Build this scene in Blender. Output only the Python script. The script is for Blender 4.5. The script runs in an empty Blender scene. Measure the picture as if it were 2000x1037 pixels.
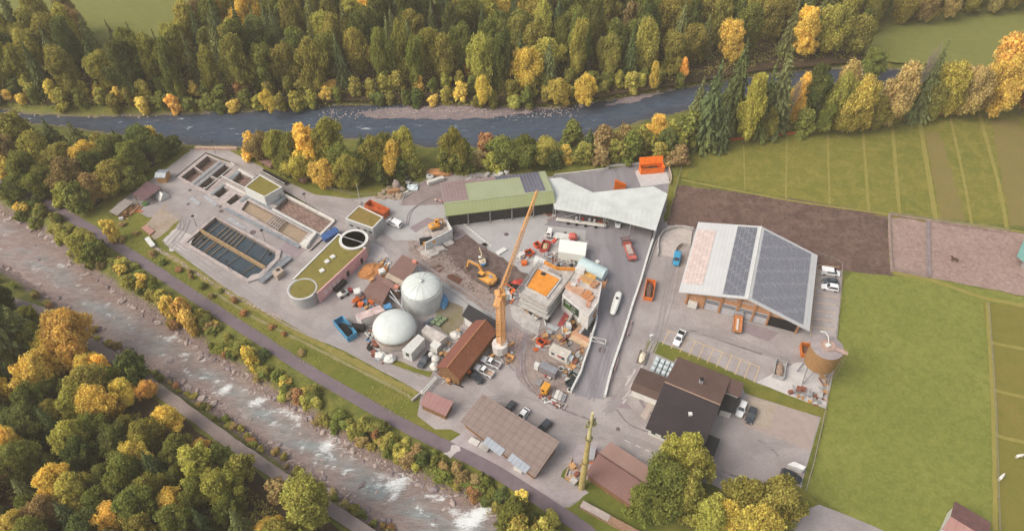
import bpy, math, random
import numpy as np
from mathutils import Vector
from mathutils.geometry import tessellate_polygon
R = math.radians
SC = bpy.context.scene
COL = SC.collection
rnd = random.Random(7)
# ---------------- camera model: where a ground point of the place stands ----------------
FPX, HC, DEP = 1400.0, 146.0, R(46.0)
CD, SD = math.cos(DEP), math.sin(DEP)
def P(px, py, z=0.0):
    u = (px - 1000.0) / FPX; v = (py - 518.5) / FPX
    t = (HC - z) / (SD + v * CD)
    return Vector((u * t, (CD - v * SD) * t, z))
def hgt(px, py, top):
    p = P(px, py); v = (top - 518.5) / FPX
    return HC - p.y * (SD + v * CD) / (CD - v * SD)
def PL(pts, z=0.0):
    return [P(a, b, z) for a, b in pts]
cam_d = bpy.data.cameras.new('camera'); cam = bpy.data.objects.new('camera', cam_d); COL.objects.link(cam)
cam.location = (0, 0, HC); cam.rotation_euler = (R(90) - DEP, 0, 0)
cam_d.sensor_width = 36.0; cam_d.lens = FPX / 2000.0 * 36.0; cam_d.clip_end = 6000; cam_d.clip_start = 1.0
SC.camera = cam
# ---------------- materials ----------------
KEXP = 1.12
def S(h, k=None):
    h = h.lstrip('#'); o = []
    for i in (0, 2, 4):
        c = int(h[i:i+2], 16) / 255.0
        c = c / 12.92 if c <= 0.04045 else ((c + 0.055) / 1.055) ** 2.4
        o.append(min(0.92, c / (k or KEXP)))
    return (o[0], o[1], o[2], 1.0)
class NT:
    def __init__(s, name):
        s.m = bpy.data.materials.new(name); s.m.use_nodes = True
        s.t = s.m.node_tree; s.t.nodes.clear()
        s.out = s.n('ShaderNodeOutputMaterial')
    def n(s, typ, **kw):
        nd = s.t.nodes.new(typ)
        for k, v in kw.items(): setattr(nd, k, v)
        return nd
    def l(s, a, b): s.t.links.new(a, b)
    def noise(s, vec, scale, detail=4.0, rough=0.6, dist=0.0):
        nd = s.n('ShaderNodeTexNoise'); nd.inputs['Scale'].default_value = scale
        nd.inputs['Detail'].default_value = detail; nd.inputs['Roughness'].default_value = rough
        nd.inputs['Distortion'].default_value = dist
        s.l(vec, nd.inputs['Vector']); return nd.outputs['Fac']
    def ramp(s, fac, a, b, c0=0.0, c1=1.0):
        nd = s.n('ShaderNodeMapRange'); nd.inputs['From Min'].default_value = a; nd.inputs['From Max'].default_value = b
        nd.inputs['To Min'].default_value = c0; nd.inputs['To Max'].default_value = c1
        s.l(fac, nd.inputs['Value']); return nd.outputs['Result']
    def mix(s, fac, a, b, blend='MIX'):
        nd = s.n('ShaderNodeMix', data_type='RGBA', blend_type=blend)
        if isinstance(fac, (int, float)): nd.inputs[0].default_value = fac
        else: s.l(fac, nd.inputs[0])
        for i, c in ((6, a), (7, b)):
            if isinstance(c, tuple): nd.inputs[i].default_value = c
            else: s.l(c, nd.inputs[i])
        return nd.outputs[2]
    def math(s, op, a, b=0.0):
        nd = s.n('ShaderNodeMath', operation=op)
        for i, c in ((0, a), (1, b)):
            if isinstance(c, (int, float)): nd.inputs[i].default_value = c
            else: s.l(c, nd.inputs[i])
        return nd.outputs[0]
    def obj(s):
        return s.n('ShaderNodeTexCoord').outputs['Object']
    def wpos(s):
        return s.n('ShaderNodeNewGeometry').outputs['Position']
    def fin(s, col, rough=0.8, bump=None, bs=0.3, bd=0.1, metal=0.0, spec=0.3):
        b = s.n('ShaderNodeBsdfPrincipled')
        if isinstance(col, tuple): b.inputs['Base Color'].default_value = col
        else: s.l(col, b.inputs['Base Color'])
        if isinstance(rough, (int, float)): b.inputs['Roughness'].default_value = rough
        else: s.l(rough, b.inputs['Roughness'])
        b.inputs['Metallic'].default_value = metal
        b.inputs['Specular IOR Level'].default_value = spec
        if bump is not None:
            bn = s.n('ShaderNodeBump'); bn.inputs['Strength'].default_value = bs; bn.inputs['Distance'].default_value = bd
            s.l(bump, bn.inputs['Height']); s.l(bn.outputs['Normal'], b.inputs['Normal'])
        s.l(b.outputs[0], s.out.inputs['Surface'])
        return s.m
MC = {}
def flat(hexc, rough=0.7, metal=0.0, var=0.12, scale=0.8, spec=0.3):
    """painted / plain surface with weathering"""
    key = ('f', hexc, rough, metal, var, scale)
    if key in MC: return MC[key]
    t = NT('paint_' + hexc.strip('#')); c = S(hexc); v = t.wpos()
    a = t.noise(v, scale, 5, 0.65); b = t.noise(v, scale * 7, 3, 0.6)
    dk = tuple(x * (1 - var * 2.0) for x in c[:3]) + (1,); lt = tuple(min(.95, x * (1 + var)) for x in c[:3]) + (1,)
    col = t.mix(t.ramp(a, .35, .7), lt, dk); col = t.mix(t.ramp(b, .52, .75, 0, .35), col, dk)
    MC[key] = t.fin(col, rough, b, .15, .02, metal, spec); return MC[key]
def ground(name, cs, big=0.05, mid=0.35, fine=2.5, rough=0.9, bump=0.4, amt=(1.0, .6, .5), bd=0.08, spec=0.2, stretch=None):
    """cs = base, large-patch colour, mid-mottle colour, fine-speckle colour"""
    t = NT(name); v = t.wpos(); c = [S(x) for x in cs]
    if stretch:
        mp = t.n('ShaderNodeMapping'); mp.inputs['Rotation'].default_value = (0, 0, stretch[0]); mp.inputs['Scale'].default_value = (stretch[1], stretch[2], 1)
        t.l(v, mp.inputs['Vector']); v2 = mp.outputs[0]
    else: v2 = v
    col = t.mix(t.ramp(t.noise(v2, big, 4, .6, .6), .36, .66, 0, amt[0]), c[0], c[1])
    col = t.mix(t.ramp(t.noise(v2, mid, 5, .65, .3), .42, .68, 0, amt[1]), col, c[2])
    f = t.noise(v, fine, 4, .7)
    col = t.mix(t.ramp(f, .48, .72, 0, amt[2]), col, c[3])
    return t.fin(col, rough, f, bump, bd, 0, spec)
# ---------------- mesh collecting ----------------
class MB:
    def __init__(s): s.v = []; s.f = []
    def add(s, vs, fs):
        o = len(s.v); s.v += [Vector(v) for v in vs]; s.f += [tuple(i + o for i in f) for f in fs]; return s
    def hexa(s, b, t):
        return s.add(list(b) + list(t), [(3,2,1,0),(4,5,6,7),(0,1,5,4),(1,2,6,5),(2,3,7,6),(3,0,4,7)])
    def box(s, c, sz, rz=0.0):
        x, y, z = sz[0]/2, sz[1]/2, sz[2]/2; ca, sa = math.cos(rz), math.sin(rz)
        q = [(-x,-y),(x,-y),(x,y),(-x,y)]
        q = [(c[0]+a*ca-b*sa, c[1]+a*sa+b*ca) for a, b in q]
        return s.hexa([(a,b,c[2]-z) for a,b in q], [(a,b,c[2]+z) for a,b in q])
    def prism(s, pts, z0, z1):
        pts = [(p[0], p[1]) for p in pts]; n = len(pts)
        if sum(pts[i][0]*pts[(i+1)%n][1]-pts[(i+1)%n][0]*pts[i][1] for i in range(n)) < 0: pts.reverse()
        vs = [(a,b,z0) for a,b in pts] + [(a,b,z1) for a,b in pts]
        return s.add(vs, [tuple(range(n-1,-1,-1)), tuple(range(n,2*n))] + [(i,(i+1)%n,(i+1)%n+n,i+n) for i in range(n)])
    def slab(s, pts, th):
        pts = [Vector(p) for p in pts]; n = len(pts)
        if sum(pts[i].x*pts[(i+1)%n].y-pts[(i+1)%n].x*pts[i].y for i in range(n)) < 0: pts.reverse()
        vs = [p - Vector((0,0,th)) for p in pts] + pts
        return s.add(vs, [tuple(range(n-1,-1,-1)), tuple(range(n,2*n))] + [(i,(i+1)%n,(i+1)%n+n,i+n) for i in range(n)])
    def tube(s, a, b, r0, r1=None, n=8):
        r1 = r0 if r1 is None else r1; a = Vector(a); b = Vector(b); d = (b-a)
        if d.length < 1e-5: return s
        d.normalize(); u = d.orthogonal().normalized(); w = d.cross(u)
        vs = []
        for c, r in ((a, r0), (b, r1)):
            for i in range(n):
                an = 2*math.pi*i/n; vs.append(c + u*math.cos(an)*r + w*math.sin(an)*r)
        return s.add(vs, [(i,(i+1)%n,(i+1)%n+n,i+n) for i in range(n)] + [tuple(range(n-1,-1,-1)), tuple(range(n,2*n))])
    def path(s, pts, r, n=6):
        for i in range(len(pts)-1): s.tube(pts[i], pts[i+1], r, r, n)
        return s
    def beam(s, a, b, w, h):
        a = Vector(a); b = Vector(b); d = (b-a).normalized()
        sd = d.cross(Vector((0,0,1)))
        if sd.length < 1e-4: sd = Vector((1,0,0))
        sd.normalize(); up = sd.cross(d)
        q = [(-w/2,-h/2),(w/2,-h/2),(w/2,h/2),(-w/2,h/2)]
        return s.hexa([a+sd*x+up*y for x,y in q], [b+sd*x+up*y for x,y in q])
    def lathe(s, c, prof, n=32):
        vs = []; fs = []; m = len(prof)
        for r, z in prof:
            for i in range(n):
                an = 2*math.pi*i/n; vs.append((c[0]+r*math.cos(an), c[1]+r*math.sin(an), c[2]+z))
        for j in range(m-1):
            for i in range(n): fs.append((j*n+i, j*n+(i+1)%n, (j+1)*n+(i+1)%n, (j+1)*n+i))
        fs.append(tuple(range(n-1,-1,-1))); fs.append(tuple(range((m-1)*n, m*n)))
        return s.add(vs, fs)
    def loft(s, rings, cap=True):
        n = len(rings[0]); vs = [p for r in rings for p in r]; fs = []
        for j in range(len(rings)-1):
            for i in range(n): fs.append((j*n+i, j*n+(i+1)%n, (j+1)*n+(i+1)%n, (j+1)*n+i))
        if cap: fs.append(tuple(range(n-1,-1,-1))); fs.append(tuple(range((len(rings)-1)*n, len(rings)*n)))
        return s.add(vs, fs)
    def quad(s, a, b, c, d): return s.add([a,b,c,d], [(0,1,2,3)])
    def blob(s, c, r, seed=0, rough=.25, sq=(1,1,1), n=7, m=5):
        q = random.Random(seed); vs = [(c[0], c[1], c[2]-r*sq[2])]; fs = []
        for j in range(1, m):
            th = math.pi*j/m
            for i in range(n):
                an = 2*math.pi*(i+.5*(j%2))/n; k = r*(1+q.uniform(-rough, rough))
                vs.append((c[0]+k*math.sin(th)*math.cos(an)*sq[0], c[1]+k*math.sin(th)*math.sin(an)*sq[1], c[2]-k*math.cos(th)*sq[2]))
        vs.append((c[0], c[1], c[2]+r*sq[2])); e = len(vs)-1
        for i in range(n):
            fs.append((0, 1+(i+1)%n, 1+i)); fs.append((e, 1+(m-2)*n+i, 1+(m-2)*n+(i+1)%n))
            for j in range(m-2): fs.append((1+j*n+i, 1+j*n+(i+1)%n, 1+(j+1)*n+(i+1)%n, 1+(j+1)*n+i))
        return s.add(vs, fs)
    def mesh(s, name, mat, off=Vector((0,0,0)), smooth=False):
        me = bpy.data.meshes.new(name); me.from_pydata([tuple(v-off) for v in s.v], [], s.f)
        me.materials.append(mat); me.validate(); me.update()
        if smooth:
            me.shade_smooth()
        return me
def tag(o, label=None, cat=None, group=None, kind=None):
    if label: o['label'] = label
    if cat: o['category'] = cat
    if group: o['group'] = group
    if kind: o['kind'] = kind
    return o
def thing(name, loc, label, cat, group=None, rz=0.0):
    o = bpy.data.objects.new(name, None); COL.objects.link(o); o.location = loc; o.rotation_euler = (0,0,rz)
    o.empty_display_size = 0.3
    return tag(o, label, cat, group)
def worldloc(p):
    v = Vector((0,0,0))
    while p is not None: v += Vector(p.location); p = p.parent
    return v
def part(name, mb, mat, par, label=None, smooth=False, local=False):
    """part built in world coordinates (local=True: in the thing's own coordinates)"""
    me = mb.mesh(name, mat, Vector((0,0,0)) if local else worldloc(par), smooth)
    o = bpy.data.objects.new(name, me); COL.objects.link(o); o.parent = par
    if label: o['label'] = label
    return o
def solo(name, mb, mat, label, cat, group=None, smooth=False, kind=None):
    xs = [v.x for v in mb.v]; ys = [v.y for v in mb.v]; zs = [v.z for v in mb.v]
    loc = Vector(((min(xs)+max(xs))/2, (min(ys)+max(ys))/2, min(zs)))
    o = bpy.data.objects.new(name, mb.mesh(name, mat, loc, smooth)); COL.objects.link(o); o.location = loc
    return tag(o, label, cat, group, kind)
def struct(name, me_or_mb, mat=None, kind='structure', loc=Vector((0,0,0))):
    me = me_or_mb.mesh(name, mat) if isinstance(me_or_mb, MB) else me_or_mb
    o = bpy.data.objects.new(name, me); COL.objects.link(o); o['kind'] = kind; return o
def clone(root, loc, rz, label, sc=None, color=None):
    r = root.copy(); COL.objects.link(r); r.location = loc; r.rotation_euler = (0,0,rz)
    if sc is not None: r.scale = sc
    if label: r['label'] = label
    for ch in root.children:
        c = ch.copy(); COL.objects.link(c); c.parent = r
        if color is not None: c.color = color
        for g in ch.children:
            d = g.copy(); COL.objects.link(d); d.parent = c
    return r
_o1 = 'zeroth first second third fourth fifth sixth seventh eighth ninth tenth eleventh twelfth thirteenth fourteenth fifteenth sixteenth seventeenth eighteenth nineteenth'.split()
_tens = '_ _ twenty thirty forty fifty sixty seventy eighty ninety'.split()
def ordw(n):
    if n < 20: return _o1[n]
    if n < 100:
        t, u = divmod(n, 10)
        return (_tens[t][:-1] + 'ieth') if u == 0 else _tens[t] + '-' + _o1[u]
    return 'hundred-and-' + ordw(n-100) if n > 100 else 'hundredth'
def poly_sheet(name, pts, z, mat, jit=0.0, step=2.0, holes=(), seed=1, kind='structure'):
    """flat sheet over a ground polygon, edge broken up when jit > 0"""
    q = random.Random(seed); pts = [Vector((p[0], p[1], z)) for p in pts]; out = []
    n = len(pts)
    for i in range(n):
        a, b = pts[i], pts[(i+1)%n]; out.append(a); L = (b-a).length
        if jit > 0 and L > step:
            m = int(L/step); nr = (b-a).cross(Vector((0,0,1))).normalized()
            for k in range(1, m): out.append(a.lerp(b, k/m) + nr*q.uniform(-jit, jit))
    loops = [out] + [[Vector((p[0], p[1], z)) for p in h] for h in holes]
    tris = tessellate_polygon(loops); allv = [v for lp in loops for v in lp]
    mb = MB(); fs = []
    for a, b, c in tris:
        A, B, C = allv[a], allv[b], allv[c]
        if (B-A).cross(C-A).z < 0: b, c = c, b
        fs.append((a, b, c))
    mb.add(allv, fs)
    return struct(name, mb, mat, kind)
def ribbon(pts, w):
    """polygon of a band of width w along a polyline (world points)"""
    l, r = [], []
    for i, p in enumerate(pts):
        a = pts[max(0, i-1)]; b = pts[min(len(pts)-1, i+1)]; d = (b-a); d.z = 0; d.normalize(); nr = Vector((-d.y, d.x, 0))
        l.append(p + nr*w/2); r.append(p - nr*w/2)
    return l + r[::-1]
def smooth_line(pts, k=4):
    """Catmull-Rom through world points"""
    out = []
    for i in range(len(pts)-1):
        p0 = pts[max(0,i-1)]; p1 = pts[i]; p2 = pts[i+1]; p3 = pts[min(len(pts)-1,i+2)]
        for j in range(k):
            t = j/k
            out.append(0.5*((2*p1)+(p2-p0)*t+(2*p0-5*p1+4*p2-p3)*t*t+(3*p1-p0-3*p2+p3)*t**3))
    out.append(pts[-1]); return out
# ---------------- world, light ----------------
w = bpy.data.worlds.new('World'); SC.world = w; w.use_nodes = True
nt = w.node_tree; bg = nt.nodes['Background']; sky = nt.nodes.new('ShaderNodeTexSky'); sky.sky_type = 'NISHITA'
SUN_EL, SUN_AZ = R(46), R(-112)          # azimuth measured from +Y towards +X
sky.sun_disc = False; sky.sun_elevation = SUN_EL; sky.sun_rotation = SUN_AZ; sky.air_density = 1.0; sky.dust_density = 6.0; sky.altitude = 800
hsv = nt.nodes.new('ShaderNodeHueSaturation'); hsv.inputs['Saturation'].default_value = .45   # thin cloud veil
nt.links.new(sky.outputs[0], hsv.inputs['Color']); nt.links.new(hsv.outputs[0], bg.inputs[0]); bg.inputs[1].default_value = 0.115
sd = bpy.data.lights.new('sun', 'SUN'); sd.energy = 1.5; sd.angle = R(40); sd.color = (1.0, 0.87, 0.70)
so = bpy.data.objects.new('sun', sd); COL.objects.link(so)
dv = Vector((math.sin(SUN_AZ)*math.cos(SUN_EL), math.cos(SUN_AZ)*math.cos(SUN_EL), math.sin(SUN_EL)))
so.rotation_euler = dv.to_track_quat('Z', 'Y').to_euler(); so.location = dv*400
SC.view_settings.view_transform = 'Standard'; SC.view_settings.look = 'None'; SC.view_settings.exposure = 0.88; SC.view_settings.gamma = 1.0
hz = MB().box((0, 0, 80), (6000, 6000, 240)); t = NT('valley_haze'); vo = t.n('ShaderNodeVolumePrincipled')
vo.inputs['Color'].default_value = (1.0, .89, .72, 1); vo.inputs['Density'].default_value = .00027; vo.inputs['Anisotropy'].default_value = 0.0
t.l(vo.outputs[0], t.out.inputs['Volume']); ho = struct('haze', hz, t.m, 'stuff'); ho.display_type = 'WIRE'
# ---------------- rivers and terrain ----------------
ZN, ZF = -3.2, -2.2
NR = PL([(-420,230),(-200,320),(0,412),(50,440),(110,482),(190,550),(265,600),(335,642),(400,690),(480,738),(560,792),(640,842),(720,892),(800,935),(880,968),(960,985),(1010,1040),(1080,1090),(1250,1250),
         (1000,1250),(850,1120),(760,1040),(690,985),(610,930),(540,885),(460,825),(390,772),(320,735),(255,694),(190,650),(130,606),(70,560),(0,515),(-200,400),(-420,300)], ZN)
FR = PL([(-500,200),(-200,205),(0,212),(60,222),(150,228),(330,224),(450,219),(550,214),(620,207),(700,206),(780,203),(860,205),(1000,212),(1090,211),(1150,202),(1220,192),(1280,182),(1340,172),(1420,158),(1500,146),(1600,135),(1700,134),(1800,140),(1900,146),(2100,150),(2600,170),
         (2600,215),(2100,182),(1900,178),(1800,178),(1720,170),(1640,162),(1560,168),(1480,182),(1400,198),(1340,216),(1260,236),(1180,257),(1080,280),(900,288),(830,287),(760,270),(620,274),(480,288),(380,284),(300,272),(180,255),(60,240),(0,228),(-200,222),(-500,215)], ZF)
def sdist(X, Y, poly):
    inside = np.zeros(X.shape, bool); d = np.full(X.shape, 1e9); n = len(poly)
    for i in range(n):
        ax, ay = poly[i].x, poly[i].y; bx, by = poly[(i+1)%n].x, poly[(i+1)%n].y
        ex, ey = bx-ax, by-ay; L2 = ex*ex+ey*ey+1e-9
        t = np.clip(((X-ax)*ex+(Y-ay)*ey)/L2, 0, 1)
        d = np.minimum(d, np.hypot(X-ax-t*ex, Y-ay-t*ey))
        cond = ((ay > Y) != (by > Y))
        inside ^= cond & (X < (bx-ax)*(Y-ay)/((by-ay) if abs(by-ay) > 1e-9 else 1e-9)+ax)
    return np.where(inside, -d, d)
def sstep(a, b, x):
    t = np.clip((x-a)/(b-a), 0, 1); return t*t*(3-2*t)
def vnoise(X, Y, sc, seed):
    r = np.random.RandomState(seed); tab = r.rand(64, 64)
    x = X/sc; y = Y/sc; xi = np.floor(x).astype(int); yi = np.floor(y).astype(int); fx = x-xi; fy = y-yi
    fx = fx*fx*(3-2*fx); fy = fy*fy*(3-2*fy)
    g = lambda i, j: tab[i % 64, j % 64]
    return (g(xi,yi)*(1-fx)+g(xi+1,yi)*fx)*(1-fy)+(g(xi,yi+1)*(1-fx)+g(xi+1,yi+1)*fx)*fy
PIT = PL([(342,346),(402,298),(460,320),(560,375),(655,430),(640,462),(610,490),(560,470),(470,425),(404,382)])
PIT2 = PL([(357,474),(420,422),(548,489),(540,512),(484,548)])
def terrain_z(X, Y):
    dn = sdist(X, Y, NR) + (vnoise(X, Y, 3.0, 3)-.5)*1.2; df = sdist(X, Y, FR) + (vnoise(X, Y, 3.0, 4)-.5)*1.0
    zn = np.where(dn > 0, ZN*(1-sstep(0, 6.0, dn)), ZN - 0.9*sstep(0, 6, -dn))
    zf = np.where(df > 0, ZF*(1-sstep(0, 4.0, df)), ZF - 0.9*sstep(0, 6, -df))
    z = np.minimum(zn, zf)
    away = np.minimum(np.abs(dn), np.abs(df))
    z = z - 4.0*sstep(1.2, -0.6, sdist(X, Y, PIT)) - 4.0*sstep(1.2, -0.6, sdist(X, Y, PIT2))
    return z
def axis(lo, hi, step, far):
    a = list(np.arange(lo, hi+.01, step)); s = step; p = lo; left = []
    while p > -far: s *= 1.5; p -= s; left.append(p)
    s = step; p = hi; right = []
    while p < far: s *= 1.5; p += s; right.append(p)
    return np.array(left[::-1]+a+right)
def grid_mesh(name, xs, ys, Z, mat, keep=None, attrs=None):
    nx, ny = len(xs), len(ys); X, Y = np.meshgrid(xs, ys)
    co = np.stack([X.ravel(), Y.ravel(), Z.ravel()], 1)
    I = np.arange(nx*ny).reshape(ny, nx)
    q = np.stack([I[:-1,:-1], I[:-1,1:], I[1:,1:], I[1:,:-1]], -1)
    q = q[keep] if keep is not None else q.reshape(-1, 4)
    q = q.reshape(-1, 4)
    used = np.unique(q); mp = np.full(nx*ny, -1); mp[used] = np.arange(len(used)); co = co[used]; q = mp[q]
    me = bpy.data.meshes.new(name); me.vertices.add(len(co)); me.vertices.foreach_set('co', co.astype(np.float32).ravel())
    me.loops.add(len(q)*4); me.loops.foreach_set('vertex_index', q.ravel().astype(np.int32))
    me.polygons.add(len(q)); me.polygons.foreach_set('loop_start', np.arange(0, len(q)*4, 4).astype(np.int32)); me.polygons.foreach_set('loop_total', np.full(len(q), 4, np.int32))
    if attrs:
        for k, a in attrs.items():
            at = me.attributes.new(k, 'FLOAT', 'POINT'); at.data.foreach_set('value', a.ravel()[used].astype(np.float32))
    me.materials.append(mat); me.update(); me.validate(); me.shade_smooth()
    return me
# wild grass with bare bank where the ground drops to the water
t = NT('wild_grass'); v = t.wpos()
c = t.mix(t.ramp(t.noise(v, .045, 4), .38, .62), S('#59602a'), S('#6f7434'))
c = t.mix(t.ramp(t.noise(v, .3, 5, .7), .45, .7), c, S('#8b8440'))
fn = t.noise(v, 2.2, 4, .7); c = t.mix(t.ramp(fn, .45, .75, 0, .7), c, S('#43491f'))
sx = t.n('ShaderNodeSeparateXYZ'); t.l(v, sx.inputs[0])
bankf = t.ramp(t.math('ADD', sx.outputs[2], t.math('MULTIPLY', t.noise(v, .5, 4), 1.5)), -.9, -1.9)
stone = t.mix(t.ramp(t.noise(v, 1.3, 4, .8), .4, .65), S('#8a7671'), S('#4d4341'))
stone = t.mix(t.ramp(t.noise(v, 4.0, 3, .8), .5, .7, 0, .8), stone, S('#b5a49d'))
c = t.mix(bankf, c, stone)
M_wild = t.fin(c, .95, fn, .6, .15)
xs = axis(-285, 285, 1.4, 2500); ys = axis(48, 345, 1.4, 2500)
X, Y = np.meshgrid(xs, ys); Z = terrain_z(X, Y)
struct('ground', grid_mesh('ground', xs, ys, Z, M_wild))
# water surfaces
def px_gauss(X, Y, spots, z):
    a = np.zeros(X.shape)
    for (px, py, rx, ry, amp, ang) in spots:
        p = P(px, py, z); ca, sa = math.cos(R(ang)), math.sin(R(ang))
        dx, dy = X-p.x, Y-p.y; u = dx*ca+dy*sa; w_ = -dx*sa+dy*ca
        a = np.maximum(a, amp*np.exp(-(u/rx)**2-(w_/ry)**2))
    return a
def water(name, poly, z, step, foam, deep, mat):
    xs = np.arange(-270, 270, step); ys = np.arange(40, 300, step); X, Y = np.meshgrid(xs, ys); d = sdist(X, Y, poly)
    cd = (d[:-1,:-1]+d[1:,1:])/2; keep = cd < 1.6
    Z = np.full(X.shape, z) + (vnoise(X, Y, 2.2, 9)-.5)*.12 + (vnoise(X, Y, 1.1, 19)-.5)*.08
    F = px_gauss(X, Y, foam, z); D = px_gauss(X, Y, deep, z)
    Z = Z + F*.12
    return struct(name, grid_mesh(name, xs, ys, Z, mat, keep, {'foam': F, 'deep': D, 'edge': np.clip(-d/12, 0, 1)}))
def water_mat(name, bed, bed2, deepc, foam_bias, flow_ang, rip, foamc='#e6eaea'):
    t = NT(name); v = t.wpos()
    mp = t.n('ShaderNodeMapping'); mp.inputs['Rotation'].default_value = (0, 0, R(flow_ang)); mp.inputs['Scale'].default_value = (.45, 1.3, 1); t.l(v, mp.inputs['Vector']); vf = mp.outputs[0]
    at = lambda k: (lambda n: n.outputs['Fac'])(t.n('ShaderNodeAttribute', attribute_name=k))
    a = t.noise(vf, .09, 5, .65, .8); b = t.noise(vf, .6, 5, .7, .6); cN = t.noise(vf, 2.4, 4, .7, .5)
    col = t.mix(t.ramp(b, .36, .66), S(bed), S(bed2))
    col = t.mix(t.ramp(cN, .5, .75, 0, .55), col, S('#4e4a4b'))
    dp = t.math('ADD', t.ramp(a, .40, .62), at('deep'))
    dp = t.math('MULTIPLY', dp, t.ramp(at('edge'), 0.05, .55))
    dcol = t.mix(t.ramp(b, .4, .68), S(deepc[0]), S(deepc[1]))
    dcol = t.mix(t.ramp(cN, .5, .72, 0, .45), dcol, S(deepc[2]))
    cl = t.n('ShaderNodeClamp'); t.l(dp, cl.inputs[0])
    col = t.mix(cl.outputs[0], col, dcol)
    fo = t.math('ADD', t.math('MULTIPLY', at('foam'), .42), t.math('SUBTRACT', t.noise(vf, 1.5, 7, .8, 1.2), foam_bias))
    ff = t.ramp(fo, .02, .22)
    col = t.mix(ff, col, S(foamc))
    h = t.math('ADD', t.math('MULTIPLY', b, .6), t.math('MULTIPLY', cN, .4))
    return t.fin(col, t.ramp(ff, 0, 1, .22, .7), h, rip, .35, 0, .4)
foamN = [(120,519,2.2,1.0,.75,-20),(335,518,0,0,0,0),(118,518,1.5,.8,.6,0),(168,566,1,.5,.6,0),(55,490,2,.6,.5,-30),(60,512,2,.7,.5,0),
  (210,595,1,.6,.7,0),(170,565,1.2,.6,.7,40),(218,615,1.2,.5,.6,60),(345,655,1.6,1,.85,40),(305,630,.9,.6,.6,0),(375,662,1,.5,.6,0),(360,705,1,.6,.7,0),(332,663,2,1.1,.9,-25),
  (440,760,2.8,1.6,.95,45),(425,745,1.4,.9,.8,20),(500,785,3,1.6,.95,35),(520,780,1.5,.8,.8,0),(560,805,3.4,1.2,.85,-20),(580,815,2.6,1.2,.85,-10),(640,870,3,2.2,1.0,35),(655,860,2,1.2,.9,35),(540,830,2,1,.65,0),(620,890,2,.9,.7,30),
  (690,890,2.4,.8,.5,-30),(775,945,3.6,2.2,1.05,25),(790,930,3,1.5,1.05,-10),(745,930,3,1.2,.8,-10),(770,968,2.2,1.2,.85,50),(735,950,2.4,1,.7,-35),(930,1010,5.5,2.4,1.1,40),(945,995,3.6,1.6,1.15,30),(905,1015,3,2,1.0,30),(865,975,1,.5,.7,60),(815,1010,1.2,.5,.7,0),(890,1000,3,1.4,.8,-20),
  (40,545,1.2,.5,.5,0),(100,575,1.6,.5,.5,-30),(260,640,1.6,.6,.5,-30),(400,725,2.5,.9,.6,-30),(470,800,2.2,.9,.6,-35),(430,790,1.5,.7,.5,0)]
foamN = [f for f in foamN if f[2] > 0]
q = random.Random(77)
for _ in range(190):
    f = q.random(); i = f*8.99; C_ = [(-20,460),(80,520),(180,585),(280,650),(370,705),(460,765),(560,835),(660,890),(780,945),(900,1000)]; a = int(i)
    px = C_[a][0]+(C_[a+1][0]-C_[a][0])*(i-a)+q.gauss(0, 26); py = C_[a][1]+(C_[a+1][1]-C_[a][1])*(i-a)+q.gauss(0, 26)
    foamN.append((px, py, q.uniform(.7, 2.6), q.uniform(.3, .8), q.uniform(.45, .8)*(1.15 if f > .4 else .9), q.uniform(-75, 20)))
foamF0 = [(q.uniform(20, 1320), q.gauss(247, 9), q.uniform(.8, 2.6), q.uniform(.3, .6), q.uniform(.5, .8), q.uniform(-20, 20)) for _ in range(70)]
deepN = [(520,770,26,6,.8,-38),(690,890,22,6,.7,-36),(420,715,20,5,.7,-38),(330,650,16,4,.3,-38),(620,850,16,6,.6,-38)]
foamF = [(715,252,2.6,.9,.95,-4),(700,250,1.4,.6,.7,0),(652,235,1,.5,.6,0),(310,235,2.5,.6,.6,10),(240,238,3,.6,.5,5),(335,232,2,.5,.5,0),(345,270,2,.5,.5,0),(395,268,1.6,.5,.5,0),(620,242,2,.5,.5,0),(575,237,2,.5,.5,0),(690,240,3,.6,.5,0),(890,245,1,.4,.5,0),(1135,230,1,.4,.5,0)]
foamF += foamF0
M_wn = water_mat('shallow_river_water', '#846f68', '#9f8a81', ('#7d8888', '#9ca3a2', '#5c6767'), .675, 38, .8)
M_wf = water_mat('blue_river_water', '#3c434f', '#4b515d', ('#414e61', '#566373', '#2f3b4b'), .67, 2, .9, '#c3ccd4')
water('near_river_water', NR, ZN, .9, foamN, deepN, M_wn)
water('far_river_water', FR, ZF, 1.0, foamF, [(600,245,260,40,.9,0)], M_wf)
# ---------------- ground sheets ----------------
M_asph = ground('asphalt_yard', ['#a09897', '#b0a9a7', '#8c8482', '#7b7371'], .045, .16, 2.2, .9, .3, (1, .75, .5), .03)
M_asphl = ground('pale_asphalt', ['#abaaaa', '#b6b4b2', '#9d9b9a', '#8b8989'], .04, .3, 3.5, .9, .25, (.9, .6, .3), .03)
M_asphd = ground('dark_asphalt', ['#88858a', '#999599', '#7a767a', '#69656a'], .05, .25, 3.5, .85, .25, (.9, .6, .35), .03, .3, (R(72), 2.2, .35))
M_conc = ground('concrete_apron', ['#c4c1bf', '#d2cecb', '#b3adab', '#a39c99'], .08, .5, 3.0, .9, .2, (.8, .6, .3), .03)
M_path = ground('path_asphalt', ['#74676e', '#7c7075', '#685c62', '#8d8288'], .06, .5, 3.0, .9, .3, (.8, .6, .35), .03)
M_fpath = ground('gravel_path', ['#8a7c79', '#94877f', '#7c6e6c', '#a59a92'], .08, .6, 2.5, .95, .5, (.9, .7, .6), .06)
M_grav = ground('gravel_forecourt', ['#a89fa1', '#b4abac', '#96898a', '#8a7d7d'], .06, .4, 3.0, .95, .5, (.8, .6, .5), .05)
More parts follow.
